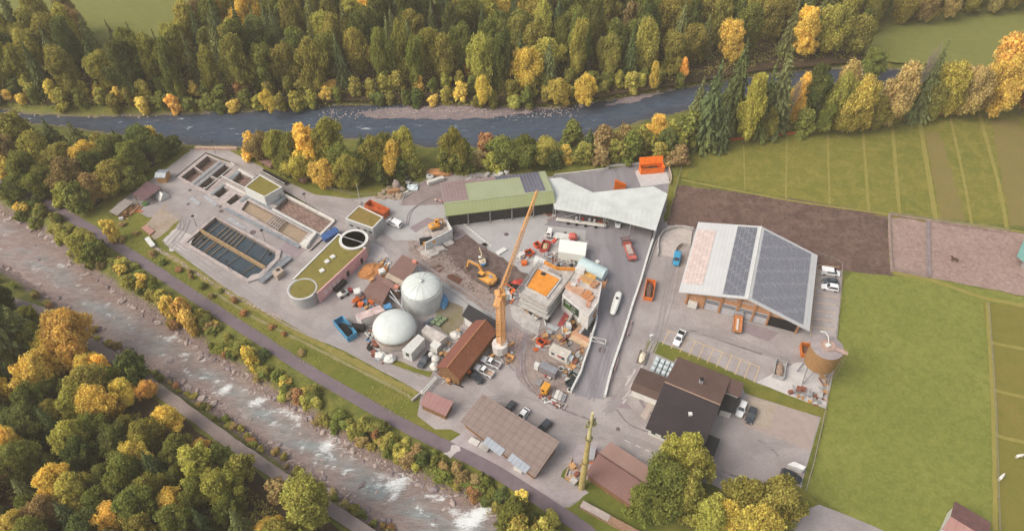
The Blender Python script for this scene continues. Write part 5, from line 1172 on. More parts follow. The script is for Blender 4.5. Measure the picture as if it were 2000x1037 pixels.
# ---------------- house ----------------
M_ht = roof_mat('dark_tile_roof', ['#2f2a2e', '#3b3236', '#282429', '#1f1b1f'], P(1403,789)-P(1298,746), 2.6, 0, .75, .4, .5)
M_hb = roof_mat('brown_tile_roof', ['#665049', '#705a52', '#57443e', '#4d3c37'], P(1403,789)-P(1298,746), 2.6, 0, .85, .4, .3)
M_hd = roof_mat('darkbrown_annex_roof', ['#5c4a44', '#66544d', '#4f3f3a', '#463733'], P(1403,789)-P(1298,746), 2.6, 0, .85, .4, .35)
r, k = gable('house', (1298.2,745.6), (1407,790.5), (1324.4,696), (1259,835), 7.7, 3.5, M_hb, M_ht, M_wall_w, 'large house with one brown and one nearly black tiled roof slope', 'house', over=.9, ridgem=flat('#a48874', .8), wallin=.7)
A, d, nr = k['A'], k['d'], k['nr']; Af = Vector((A.x, A.y, 0))
chimney(P(1369,746,6.2), .75, 1.2, flat('#a9a6aa', .7), r); chimney(P(1347,812,5.4), .7, .9, M_offw, r, M_white)
side = k['o2']
wl, wr = Af+d*k['s0']+nr*side, Af+d*(k['L']-.7)+nr*side; a, b = facing(wl, wr, Af+d*5)
for f in (.1, .3, .5, .7, .9):
    w1 = MB(); wall_box(w1, a, b, f, 1.7, 1.0, 1.2, .05); wn = part('window', w1, M_glass, r)
    w1 = MB(); wall_box(w1, a, b, f, 1.04, 1.2, .1, .14, .18); part('sill', w1, M_white, wn)
w1 = MB(); wall_box(w1, a, b, .42, 1.1, 1.2, 2.2, .05); part('door', w1, M_woodd, r)
part('vent_strip', MB().beam(P(1336,772,7.0), P(1325,795,6.0), .35, .1), flat('#7a6152', .8), r)
# extension slope to the right (brown roof carries on past the black annex)
ps = [P(1383,720,5.7), P(1453.5,748,3.5), P(1445,777,4.6), P(1432,760,5.2)]
r1, _, _ = lean('house_annex', [(1412,733),(1453.5,748),(1445,776),(1403,760)], [3.6,3.5,4.4,4.5], 'brown roofed wing at the upper right corner of the house', M_hb, M_wall_w, 'annex')
r1, _, _ = lean('house_annex', [(1414,762),(1447,775),(1432,807),(1405,799)], [3.4,3.4,3.0,3.0], 'black roofed annex beside the parked white car', roof_mat('black_sheet_roof', ['#232427', '#2b2c2f', '#1d1e20', '#18191b'], P(1447,775)-P(1414,762), 2.0, 0, .6, .3, .4), M_wall_w, 'annex')
r1, _, _ = lean('house_annex', [(1380,846),(1407,857),(1395,890),(1369,876)], [3.0,3.0,2.8,2.8], 'black roofed porch at the lower right corner of the house', MC.get('x') or roof_mat('black_felt_roof', ['#232527', '#2b2d2f', '#1d1e20', '#18191b'], P(1407,857)-P(1380,846), 0, 0, .7, .3, .3), M_woodd, 'annex')
r1, k1 = gable('house_annex', (1236,746), (1292,768), (1252,718), (1230,760), 4.6, 3.0, M_hd, M_hd, M_wall_w, 'low brown roofed wing on the left end of the house', 'annex', over=.5, th=.15)
w1 = MB(); p = P(1245,773); part('porch_wall', MB().box((p.x, p.y, 1.1), (2.8, .2, 2.2), R(-28)), M_white, r1)
solo('terrace', MB().prism(PL([(1264,790),(1275,778),(1280,782),(1262,822),(1250,812)]), Z0, .14), flat('#b3a59d', .9), 'small paved terrace between the low wing and the house', 'terrace')
# ---------------- lower buildings ----------------
M_slate = roof_mat('weathered_slate_roof', ['#85756f', '#91817a', '#75655f', '#6a5c57'], P(1093,862)-P(943,769), .62, .55, .9, .6, .35)
r, ps, q = lean('barn', [(943,769),(1093.5,862),(1045,932),(899,822)], [4.6,4.6,2.8,2.8], 'long low barn with a weathered grey-brown slab roof', M_slate, M_woodd, 'barn', .7, 0, .2)
Oq = ps[3]; U = (ps[2]-ps[3]).normalized(); V = (ps[0]-ps[3]).normalized()
for (x0, y0), (x1, y1) in (((942,865),(984,884)), ((990,898),(1032,917))):
    def onr(px, py):
        z = 3.2; 
        for _ in range(4):
            p = P(px, py, z); z = Oq.z+(p-Oq).dot(Vector((V.x, V.y, 0)).normalized())*(ps[0].z-Oq.z)/Vector((ps[0].x-Oq.x, ps[0].y-Oq.y, 0)).length
        return P(px, py, z)
    p0 = onr(x0, y0); nU = int(((onr(x1, y1)-p0).dot(U))/1.0)
    mbp = MB(); e = Vector((0, 0, .12)); c0 = p0; c1 = p0+U*nU*1.05; 
    mbp.slab([c0+e, c1+e, c1+V*1.9+e, c0+V*1.9+e], .08); part('solar_collector', mbp, flat('#a9b0b8', .3, .2, .06), r)
    mbl = MB()
    for i in range(nU+1): mbl.beam(c0+U*i*1.05+e*1.3, c0+U*i*1.05+V*1.9+e*1.3, .06, .05)
    part('collector_frame', mbl, M_steel, r)
M_rsh = roof_mat('red_metal_shed_roof', ['#9a7470', '#a5807b', '#8a5f57', '#7d5650'], P(886,784)-P(834,763), 0, .8, .7, .5, .25)
lean('shed', [(834,763),(886,784),(870.5,812),(820,789)], [2.8,2.8,2.4,2.4], 'small shed with a faded red metal roof on the grass triangle', M_rsh, M_woodd, 'shed', .35)
M_bt1 = roof_mat('pink_tile_roof', ['#b18f82', '#bb998c', '#a38075', '#977369'], P(1264,946)-P(1169,884), 3.0, 0, .85, .3, .25)
M_bt2 = roof_mat('plum_tile_roof', ['#7d5f5a', '#876862', '#6d504b', '#5b423e'], P(1264,946)-P(1169,884), 2.4, 1.6, .85, .4, .45)
r, k = gable('cottage', (1169.4,884.6), (1275,955), (1190,860), (1146.5,927.6), 5.1, 2.8, M_bt1, M_bt2, M_woodd, 'low tiled cottage with a pink and a plum coloured slope by the pole', 'cottage', over=.5, ridgem=flat('#6f4f48', .8))
# rust tiled barn and black roof
M_rt = roof_mat('rusty_tile_roof', ['#8f5c42', '#7d4c3a', '#b07e55', '#653c2e'], P(948,624)-P(873,717), 2.2, 0, .85, .75, .4)
M_rt2 = roof_mat('red_brown_tile_roof', ['#7f5044', '#8a594b', '#714236', '#5d372e'], P(948,624)-P(873,717), 2.6, 0, .85, .4, .4)
r, k = gable('tile_barn', (873,717.5), (948.6,624), (852,716), (896.5,743), 5.9, 3.4, M_rt2, M_rt, M_woodd, 'barn with a mottled rust-red tiled roof beside the white pickups', 'barn', over=.6, ridgem=flat('#a8744f', .8))
r, ps, q = lean('shed', [(915,594),(974,629),(960,656),(902,616)], [4.4,4.4,3.6,3.6], 'shed with a black corrugated roof behind the rust tiled barn', roof_mat('black_corrugated_roof', ['#2b2a2d', '#343336', '#232225', '#1c1b1e'], P(974,629)-P(915,594), 1.1, 0, .6, .3, .5), M_wall_w, 'shed', .5)
# ---------------- garden sheds upper left ----------------
r, k = gable('hut', (303,337.5), (324,338), (301,347), (306,331), 3.2, 2.4, flat('#aab1b6', .6, .2), flat('#9fa7ad', .6, .2), M_wood, 'small wooden hut with a pale blue-grey roof by the fence', 'hut', over=.3, wallin=.3)
lean('shed', [(287,354),(317,366),(281,392),(258,380)], [2.9,2.9,2.5,2.5], 'dark plum roofed open shelter near the wood stack', flat('#6d5558', .75, 0, .12), M_woodd, 'shed', .4, 0, .12, True)
r, k = gable('tent', (308,371), (318,379), (300,383), (319,372), 2.3, .4, M_white, M_offw, M_white, 'small white pitched tent against the plum roofed shelter', 'tent', over=.05, wallin=.1, th=.04)
lean('wood_store', [(244,388),(260,395),(229,421),(213,413)], [2.3,2.3,2.0,2.0], 'wood store with a silvery grey board roof', roof_mat('silver_board_roof', ['#8d857f', '#a29a94', '#7b736d', '#6a635d'], P(260,395)-P(229,421), 1.6, 0, .8, .4, .5), M_woodd, 'wood store', .3, 0, .1, True)
# roof in the lower right corner, teal shed at right edge
r, k = gable('house', (1857,1008), (1930,1052), (1843,1034), (1885,990), 6.5, 4.0, M_rsh, flat('#7d5a57', .8, 0, .15), M_wall_w, 'house corner with a red-brown roof at the bottom right of the meadow', 'house', over=.6)
r, k = gable('shelter', (1986,500), (2003,462), (1993,535), (2030,480), 3.6, 2.6, flat('#8cbfb4', .6, 0, .08), flat('#7fb0a6', .6, 0, .08), M_cond, 'turquoise roofed shelter at the edge of the sand paddock', 'shelter', over=.4)
# ---------------- vehicles ----------------
M_tyre = flat('#2b2a2b', .9, 0, .1); M_carglass = NT('car_glass').fin(S('#2c343c'), .08, None, spec=.7); M_lamp = flat('#e8e6dc', .3, 0, .02); M_tail = flat('#8a2420', .4, 0, .05)
def paint(hexc, metal=.0): return flat(hexc, .3, metal, .05, .5, .5)
def rect8(x, w, z0, z1, r=.12):
    return [Vector((x, y, z)) for y, z in ((-w+r, z0), (w-r, z0), (w, z0+r), (w, z1-r), (w-r, z1), (-w+r, z1), (-w, z1-r), (-w, z0+r))]
def wheels(r, xs, w, rad=.34, th=.24, nm='wheel'):
    for x in xs:
        for s in (-1, 1):
            o = part(nm, MB().tube((x, s*(w-th), rad), (x, s*w, rad), rad, rad, 14), M_tyre, r, local=True)
            part('rim', MB().tube((x, s*(w-.01), rad), (x, s*(w+.02), rad), rad*.6, rad*.55, 10), M_steel, o, local=True)
def quadp(r, nm, pts, mat, off):
    c = sum((Vector(p) for p in pts), Vector())/4; n = (Vector(pts[1])-Vector(pts[0])).cross(Vector(pts[3])-Vector(pts[0])).normalized()
    q = [c+(Vector(p)-c)*.86+n*off for p in pts]; q2 = [p-n*.04 for p in q]
    part(nm, MB().hexa(q2, q), mat, r, local=True)
def cabin(r, x0, x1, x2, x3, w0, w1, z0, z1, mat, side_split=True):
    """glasshouse: bottom x0 (rear) .. x3 (front), top x1..x2"""
    b = [(x0,-w0,z0),(x3,-w0,z0),(x3,w0,z0),(x0,w0,z0)]; t_ = [(x1,-w1,z1),(x2,-w1,z1),(x2,w1,z1),(x1,w1,z1)]
    part('roof', MB().hexa(b, t_), mat, r, local=True)
    quadp(r, 'windscreen', [b[1], b[2], t_[2], t_[1]], M_carglass, .03)
    quadp(r, 'rear_window', [b[3], b[0], t_[0], t_[3]], M_carglass, .03)
    quadp(r, 'side_window', [b[0], b[1], t_[1], t_[0]], M_carglass, .03)
    quadp(r, 'side_window', [b[2], b[3], t_[3], t_[2]], M_carglass, .03)
def car(front, rear, kind, colr, label, cat='car', L=None, extra=None, group=None):
    f, b = P(*front), P(*rear); c = (f+b)/2; d = f-b; rz = math.atan2(d.y, d.x)
    L = L or {'car': 4.4, 'suv': 4.6, 'pickup': 5.3, 'van': 5.0}[kind]
    r = thing('parked_'+kind if kind != 'pickup' else 'pickup_truck', Vector((c.x, c.y, .1)), label, cat, group, rz)
    m_ = paint(colr); h = L/2; W = {'car': .88, 'suv': .93, 'pickup': .93, 'van': .95}[kind]
    if kind in ('car', 'suv'):
        zt = .95 if kind == 'car' else 1.05
        part('body', MB().loft([rect8(-h, W*.82, .35, zt*.85), rect8(-h+.15, W*.95, .25, zt), rect8(-h+.9, W, .22, zt), rect8(h-1.6, W, .22, zt), rect8(h-.5, W*.95, .22, zt*.84), rect8(h-.08, W*.85, .28, zt*.74), rect8(h, W*.7, .35, zt*.6)]), m_, r, local=True, smooth=False)
        if kind == 'car': cabin(r, -h+.35, -h+1.05, h-2.05, h-1.2, W*.92, W*.72, zt-.04, 1.45, m_)
        else: cabin(r, -h+.15, -h+.45, h-2.1, h-1.4, W*.92, W*.76, zt-.04, 1.72, m_)
        wheels(r, (-h+.85, h-.9), W+.02)
    elif kind == 'pickup':
        part('body', MB().loft([rect8(-.5, W, .35, 1.0), rect8(h-1.5, W, .35, 1.0), rect8(h-.5, W*.96, .35, .98), rect8(h-.05, W*.9, .4, .85), rect8(h, W*.75, .45, .75)]), m_, r, local=True)
        cabin(r, -.55, -.4, h-2.2, h-1.45, W*.94, W*.78, .96, 1.75, m_)
        mb = MB(); x0, x1 = -h, -.55
        mb.box(((x0+x1)/2, W-.04, .75), (x1-x0, .08, .7)).box(((x0+x1)/2, -W+.04, .75), (x1-x0, .08, .7)).box((x0+.04, 0, .75), (.08, 2*W-.16, .7)); part('bed_side', mb, m_, r, local=True)
        part('cargo_bed', MB().box(((x0+x1)/2+.04, 0, .5), (x1-x0-.1, 2*W-.2, .2)), extra or M_black, r, local=True)
        wheels(r, (-h+1.1, h-1.0), W+.02, .38)
    else:
        part('body', MB().loft([rect8(-h, W*.95, .3, 1.85), rect8(-h+.1, W, .25, 1.95), rect8(h-1.9, W, .25, 1.95), rect8(h-1.0, W*.96, .25, 1.15), rect8(h-.08, W*.9, .3, .95), rect8(h, W*.75, .4, .8)]), m_, r, local=True)
        zz = 1.93
        quadp(r, 'windscreen', [(h-1.02,-W*.85,1.2),(h-1.02,W*.85,1.2),(h-1.9,W*.85,1.93),(h-1.9,-W*.85,1.93)], M_carglass, .06)
        for s in (-1, 1):
            part('side_window', MB().box((0.2, s*(W+.005), 1.5), (L*.5, .04, .5)), M_carglass, r, local=True)
        part('rear_window', MB().box((-h-.0, 0, 1.45), (.06, W*1.5, .55)), M_carglass, r, local=True)
        wheels(r, (-h+.95, h-.95), W+.02)
    for s in (-1, 1):
        part('headlight', MB().box((h-.1, s*W*.66, .68), (.16, .3, .16)), M_lamp, r, local=True)
        part('tail_light', MB().box((-h-.0, s*W*.8, .8), (.08, .16, .25)), M_tail, r, local=True)
        part('mirror', MB().box((h-1.55, s*(W+.1), 1.08), (.14, .2, .14)), m_, r, local=True)
    return r
car((939,702),(978.5,719.5),'pickup','#e4e6e8','upper white pickup with an empty dark load bed beside the rust tiled barn','pickup', extra=flat('#7d7472', .8))
car((926.5,717.5),(964,737),'pickup','#e4e6e8','lower white pickup with a tan load bed beside the rust tiled barn','pickup', extra=flat('#b59a86', .8))
r = car((944,750),(911,727),'pickup','#33373c','black pickup with orange cargo in its bed beside the rust tiled barn','pickup', extra=M_dark)
cg = MB().box((0,0,.35), (1.0, .9, .5)); c_ = P(916,731); cg.v = [v+Vector((c_.x, c_.y, .75)) for v in cg.v]; solo('cargo_crate', cg, M_orange, 'orange crate lying in the bed of the black pickup', 'crate')
car((821,719),(841,693),'pickup','#454b52','dark grey pickup parked behind the white containers','pickup', extra=flat('#3a3f45'))
car((1318,679),(1333,648),'pickup','#eceeee','white pickup with a dark bed alone on the marked parking bays','pickup', extra=M_black)
car((1638,538.5),(1602,533),'van','#eceeee','white van parked in the first bay right of the timber hall','van', 5.1)
car((1603,551),(1637,554),'car','#4a545c','dark blue-grey car between the white van and the white estate','car')
car((1603,562),(1636,568),'suv','#eceeee','white estate car in the third bay right of the timber hall','car')
car((1441,816),(1452,788),'suv','#e6e8e8','white car parked beside the black annex of the house','car')
car((1460,828),(1470.5,801),'suv','#3a4048','dark car with a silver bonnet next to the white one by the house','car')
car((1563,941),(1524.5,925),'suv','#2c3038','black estate car parked in the corner by the white box trailer','car')
car((985,811),(1003,790),'car','#3f464c','dark grey car tucked in behind the left end of the slab roofed barn','car')
car((1012,824),(1028.5,804),'car','#eceeee','white car tucked in behind the slab roofed barn','car')
car((1051,848),(1072,828),'suv','#39404a','dark blue car behind the right end of the slab roofed barn','car')
car((757,433.5),(785,446),'van','#eef0f0','white van beside the grey block with the mossy roof','van', 4.9)
car((1319,522),(1322.5,499),'van','#3f9ac2','bright blue van below the curved ramp wall','van', 4.6)
car((1206,447),(1208.5,428),'car','#e4e8e8','white car nosing out from under the canopy','car')
# trucks
def truck(front, rear, cabc, bedc, label, L, load=None, cabm=None, sides=True):
    f, b = P(*front), P(*rear); c = (f+b)/2; d = f-b; rz = math.atan2(d.y, d.x); h = L/2
    r = thing('truck', Vector((c.x, c.y, .1)), label, 'truck', None, rz); W = 1.15
    part('chassis', MB().box((-.2, 0, .7), (L-.4, .9, .3)), M_dark, r, local=True)
    cm = paint(cabc); part('cab', MB().loft([rect8(h-2.0, W, .6, 2.4), rect8(h-1.9, W, .55, 2.55), rect8(h-.5, W, .55, 2.5), rect8(h-.1, W*.95, .55, 1.6), rect8(h, W*.9, .6, 1.4)]), cm, r, local=True)
    quadp(r, 'windscreen', [(h-.1,-W*.9,1.62),(h-.1,W*.9,1.62),(h-.5,W*.9,2.45),(h-.5,-W*.9,2.45)], M_carglass, .05)
    for s in (-1, 1):
        part('side_window', MB().box((h-1.1, s*(W+.01), 1.95), (.9, .04, .6)), M_carglass, r, local=True)
        part('headlight', MB().box((h+.0, s*.8, .85), (.08, .3, .2)), M_lamp, r, local=True)
        part('mirror', MB().box((h-.3, s*(W+.2), 1.9), (.1, .2, .45)), M_black, r, local=True)
    bm = paint(bedc) if isinstance(bedc, str) else bedc; x0, x1 = -h, h-2.3
    part('load_bed', MB().box(((x0+x1)/2, 0, 1.0), (x1-x0, 2*W, .2)), bm, r, local=True)
    if sides:
        mb = MB()
        for s in (-1, 1):
            mb.box(((x0+x1)/2, s*(W-.05), 1.4), (x1-x0, .1, .12))
            for k in range(5): mb.box((x0+.1+(x1-x0-.2)*k/4, s*(W-.05), 1.35), (.12, .1, .7))
        mb.box((x0+.06, 0, 1.35), (.12, 2*W-.2, .6)).box((x1-.06, 0, 1.6), (.12, 2*W-.2, 1.1)); part('side_rail', mb, bm, r, local=True)
    if load: part('load', MB().box(((x0+x1)/2+load[1], load[2], 1.1+load[4]/2), (load[3]*(x1-x0), load[5], load[4])), load[0], r, local=True)
    wheels(r, (h-1.2, -h+2.2, -h+1.0), W, .5, .32); return r
truck((1217.5,468),(1237,517),'#7a6462','#cc7068','dark cabbed truck with a red frame bed standing in the asphalt yard', 8.6, (flat('#b7a89f', .8), .3, .1, .6, .9, 1.3))
truck((1441,614),(1437,653),'#9f9d9f','#c98a5c','orange framed truck with a grey cab in front of the timber hall', 7.2, (M_offw, 0, 0, .8, .25, .5))
truck((1073,462),(1106,468),'#e4e0dc','#e0dcd8','white crane truck with a red arm behind the white trailer', 7.5, (M_white, 0, 0, .8, .3, 1.6), sides=False)
r = thing('loader_arm', P(1082,470), 'short red crane arm folded beside the white truck', 'crane arm'); part('lower_arm', MB().beam(P(1079,474,2.2), P(1087,466,3.4), .9, .6), M_red, r); part('upper_arm', MB().beam(P(1086,467,3.5), P(1088,460,3.7), .4, .4), M_white, r)
r = thing('small_dumper', P(1118,468), 'small red dumper parked behind the white trailer', 'dumper')
p = P(1118,468); part('body', MB().loft([[v+p for v in rect8(-1.4, .9, .4, 1.3)], [v+p for v in rect8(-.6, 1.05, .4, 1.9)], [v+p for v in rect8(.6, 1.05, .4, 1.9)], [v+p for v in rect8(1.3, .8, .4, 1.4)]]), M_redl, r)
for s in (-1, 1):
    for x in (-.8, .8): part('wheel', MB().tube(p+Vector((x, s*.85, .4)), p+Vector((x, s*1.15, .4)), .4, .4, 12), M_tyre, r)
# orange hook containers, skips
def skip(front, rear, W, h, mat, label, fill=None, fillm=None, cat='skip', ribs=5, lid=None, z0=.1, name='skip'):
    f, b = P(*front), P(*rear); c = (f+b)/2; d = f-b; L = d.length; rz = math.atan2(d.y, d.x); r = thing(name, Vector((c.x, c.y, z0)), label, cat, None, rz); w = W/2; l = L/2
    part('floor', MB().box((0, 0, .08), (L, W, .16)), mat, r, local=True); mb = MB()
    for s in (-1, 1):
        mb.box((0, s*(w-.05), h/2+.16), (L, .1, h)); mb.box((0, s*(w+.03), h+.12), (L, .14, .1))
        for k in range(ribs): mb.box((-l+.2+(L-.4)*k/(ribs-1), s*(w+.04), h/2+.1), (.14, .08, h))
    part('side_wall', mb, mat, r, local=True)
    part('end_wall', MB().box((l-.05, 0, h/2+.16), (.1, W-.2, h)), mat, r, local=True); part('end_wall', MB().box((-l+.05, 0, h/2+.16), (.1, W-.2, h)), mat, r, local=True)
    if fill: part('fill', MB().blob((0, 0, .2), 1.0, hash(label) % 97, .12, (l*.92, w*.9, fill), 14, 7), fillm, r, local=True)
    if lid: part('lid', MB().hexa([(-l, w, h+.2), (l, w, h+.2), (l, w+.12, h+.2), (-l, w+.12, h+.2)], [(-l, w+lid[0], h+.2+lid[1]), (l, w+lid[0], h+.2+lid[1]), (l, w+lid[0]+.12, h+.2+lid[1]), (-l, w+lid[0]+.12, h+.2+lid[1])]), mat, r, local=True)
    return r
skip((1295,333),(1249,337),2.5,2.0,flat('#ff7c22', .55, 0, .1),'bright orange container with its lid raised on the concrete pad',1.5,M_black,'container',7,(.9,2.0), name='waste_container')
mb = MB().slab([P(1199,369,2.2), P(1222,369,2.2), P(1222,366,2.0), P(1199,361,4.2)], .3); solo('raised_lid', MB().hexa([(p.x, p.y, 0) for p in (P(1199,371),P(1222,369),P(1222,366),P(1199,367))], [(p.x, p.y, z) for p, z in ((P(1199,371),3.6),(P(1222,369),1.4),(P(1222,366),1.4),(P(1199,367),3.6))]), flat('#ff7c22', .55, 0, .1), 'orange wedge shaped skip behind the canopy', 'skip')
skip((757,424),(719,405),2.6,2.0,flat('#c9693c', .6, 0, .15),'orange open skip divided inside, behind the grey block',None,None,ribs=6)
skip((662,631),(690,664),2.7,1.9,flat('#4f97bd', .55, 0, .12),'open blue skip with a pale green rim beside the gas tank road',.5,M_black,ribs=6)
p0, p1 = P(659,632), P(684,668)
r = thing('hook_arm', P(697,640), 'black hook arm reaching over the blue open skip', 'loader arm'); part('boom', MB().tube(P(669,632,2.6), P(697,641,1.8), .22, .28), M_black, r); part('base', MB().box(P(700,640,.8), (3.4, 1.6, 1.6), R(-10)), M_black, r)
skip((1271,553),(1264.5,588),2.4,1.3,flat('#d8763c', .6, 0, .14),'orange tipper body loaded with dark scrap beside the white wall',1.1,flat('#6b5348', .9, 0, .3, 3.0),ribs=6, name='tipper')
skip((1524,709),(1518,741),2.5,1.3,flat('#b5b4b4', .6, .2, .1),'grey open container with tan sand by the concrete pad',1.0,flat('#a58d7b', .9),ribs=6)
skip((1562,687),(1588,691),3.6,1.5,flat('#d0762f', .6, 0, .14),'orange open container with dark soil below the silo',1.2,flat('#6a4a3c', .9),ribs=5)
skip((1250,712),(1258,688),2.0,.5,flat('#8f8580', .6),'low grey trailer with a cream load beside the water tanks',.9,M_cream,'trailer',4,name='small_trailer')
skip((1028,501),(1040,494),1.9,.9,flat('#d8592f', .6),'orange mortar tub left of the timber crate',.6,M_dark,'tub',4,name='mortar_tub')
skip((1045,484),(1054,479),1.7,.9,flat('#d8592f', .6),'orange mortar tub nearest the white crane truck',.5,M_dark,'tub',4,name='mortar_tub')
skip((1061,494),(1069,477),2.3,1.3,flat('#b5493f', .6),'red crate filled with pale timber pieces',1.2,flat('#bfa988', .8),'crate',5,name='crate')
skip((1053,675),(1061,668),2.0,1.0,flat('#d8592f', .6),'orange tub with a black inside left of the white site trailer',.7,M_black,'tub',4,name='mortar_tub')
skip((1115,741),(1124,734),2.0,.8,flat('#3a4440', .6),'upper of two black plastic tubs by the white wall',None,None,'tub',4,name='tub')
skip((1108,756),(1119,749),2.0,.8,flat('#3d474c', .6),'lower of two black plastic tubs by the white wall',None,None,'tub',4,name='tub')
# boxes and containers given by their roof outline
def boxy(name, px, h, mat, label, cat, roofm=None, ribs=0, z0=Z0, parts=()):
    ps = PL(px, h); c = ctr(ps); c.z = z0; r = thing(name, c, label, cat); part('wall', MB().prism(ps, z0, h-.1), mat, r)
    part('roof', MB().prism(inset(ps, -.05), h-.1, h), roofm or mat, r)
    if ribs:
        mb = MB()
        for k in range(1, ribs): mb.beam(ps[0].lerp(ps[1], k/ribs)+Vector((0,0,.02)), ps[3].lerp(ps[2], k/ribs)+Vector((0,0,.02)), .1, .07)
        part('roof_rib', mb, roofm or mat, r)
    for kind, i, u, z, w_, hh, m_ in parts:
        a, b = facing(ps[i], ps[(i+1) % len(ps)], ctr(ps)); w1 = MB(); wall_box(w1, a, b, u if (a-ps[i]).length < .01 else 1-u, z, w_, hh, .06, .08); part(kind, w1, m_, r)
    return r
boxy('site_container', [(817,652.5),(829,661),(803,690),(785,683)], 3.4, M_white, 'tall white container standing upright beside the domed gas tank', 'container', None, 6, parts=(('window', 2, .45, 2.2, .9, 1.1, M_glass), ('door', 1, .4, 1.3, 1.6, 2.2, M_offw)))
boxy('site_container', [(833,634),(873,656),(858,668),(823,645.5)], 2.8, flat('#dcd7d0', .6, 0, .1), 'long off-white container with a weathered roof between tanks and barn', 'container', flat('#c4bcb5', .7, 0, .15), 9, parts=(('door', 1, .5, 1.2, 2.0, 2.1, M_white),))
boxy('site_container', [(848,664),(862,671),(853,681),(840,673)], 2.3, M_white, 'small white box against the long off-white container', 'container')
boxy('site_trailer', [(694,615),(741,596),(752,606),(705,624)], 3.2, flat('#d9d2cf', .6, 0, .1), 'long pale trailer with a rust streaked roof left of the gas tank', 'trailer', flat('#cbb5b0', .7, 0, .18), 0, parts=(('door', 2, .8, 1.3, 1.3, 1.9, M_white),))
boxy('tarped_box', [(748,596),(761,591),(766,600),(753,604)], 2.2, M_tarp, 'small blue tarped box at the end of the rusty roofed trailer', 'box')
boxy('semi_trailer', [(1093.5,467),(1146,474.5),(1143,499),(1090.7,491)], 3.3, flat('#eeece2', .5, 0, .04), 'large white box trailer in the middle of the yard', 'trailer', flat('#f0efe6', .5, 0, .04))
boxy('site_trailer', [(1080.5,670),(1116,686),(1107.5,698),(1072.5,681)], 2.8, M_offw, 'white site office trailer with a ribbed roof and a red sign', 'site office', flat('#cfc8bc', .7, 0, .12), 6, parts=(('window', 2, .78, 1.6, .9, .7, M_glass), ('window', 2, .22, 1.6, .9, .9, M_glass), ('sign', 2, .40, 1.7, 1.3, .6, M_red)))
boxy('site_trailer', [(1114,692),(1121,695),(1117,702),(1109,699)], 1.8, M_white, 'small white box at the end of the site office trailer', 'box', flat('#c9d3d6', .6))
boxy('storage_container', [(1060,704.5),(1090,720),(1084,730),(1053,714)], 2.7, flat('#857f82', .7, 0, .14), 'grey tarpaulin covered container with a white box at its left end', 'container', flat('#898b91', .7, 0, .12))
boxy('white_cabinet', [(1046,706),(1054,709),(1051,716),(1043,712)], 1.9, M_white, 'white cabinet at the left end of the grey container', 'cabinet')
boxy('yellow_container', [(1064,745),(1075.5,749.5),(1067.5,762),(1056,757.5)], 2.5, flat('#e3a33d', .6, 0, .08), 'bright yellow hut at the lower end of the building site', 'hut', None, 4, parts=(('window', 2, .6, 1.7, .7, .5, M_black),))
boxy('toilet_cabin', [(1106,628),(1114,630),(1116,637),(1106,636)], 2.3, flat('#c5d8e2', .6), 'pale blue toilet cabin in the yard behind the retaining wall', 'toilet cabin', M_offw)
boxy('switch_cabinet', [(1046,499),(1066,508),(1061,518),(1042,509)], 2.4, M_offw, 'white cabin at the top corner of the unfinished building', 'cabin', M_white)
boxy('generator', [(1012,494),(1022,490),(1026,495),(1016,500)], 1.8, M_offw, 'white generator box below the two orange tubs', 'generator')
boxy('white_pallet_stack', [(968,492),(984,483),(990,487),(974,497)], .5, M_white, 'flat white sheet stack lying on the pale asphalt', 'sheet stack')
boxy('box_trailer', [(1539,906),(1551,901),(1574,911),(1569,917)], 1.9, flat('#e6e4e2', .5), 'white box trailer parked above the black estate car', 'trailer')
boxy('water_tank_group', [(1,1),(2,1),(2,2),(1,2)], .2, M_white, 'x', 'x') if False else None
# blue-white curved roof trailer
E0, E1 = P(1139,500,3.2), P(1188,523.5,3.2); n0 = P(1126,519,3.2)-E0
r = thing('curved_roof_trailer', (E0+E1)/2+n0/2-Vector((0,0,3.2)), 'pale blue trailer with a barrel vaulted roof against the unfinished building', 'trailer')
rg = []
for q_ in (E0, E1):
    ring = [Vector((q_.x, q_.y, .5))]
    for k in range(9):
        f = k/8; ring.append(Vector((q_.x+n0.x*f, q_.y+n0.y*f, 2.9+.9*math.sin(math.pi*f))))
    ring.append(Vector((q_.x+n0.x, q_.y+n0.y, .5))); rg.append(ring)
part('body', MB().loft(rg), flat('#c8dcdc', .5, 0, .06), r, smooth=False)
part('roof_box', MB().box(P(1167,511,3.8), (1.0, .8, .5), R(-40)), M_white, r)
# water tanks stacked by the house
k_ = 0
for i in range(4):
    for j in range(3):
        p = P(1283,705).lerp(P(1313,717), i/3.)+(P(1278,716)-P(1283,705))*j/1.2; k_ += 1
        lab = 'milky white water tank in the block by the house, column %s, row %s' % (ordw(i+1), ordw(j+1))
        r = thing('water_tank', p, lab, 'water tank', 'white tanks stacked by the house', R(-28))
        part('tank_body', MB().box((0, 0, .62), (1.0, 1.0, .95)), flat('#c4d2d6', .4), r, local=True); part('pallet', MB().box((0, 0, .1), (1.05, 1.05, .14)), M_steel, r, local=True)
        part('tank_cap', MB().lathe((0, 0, 1.1), [(.18, 0), (.18, .08), (.02, .1)], 10), M_white, r, local=True)
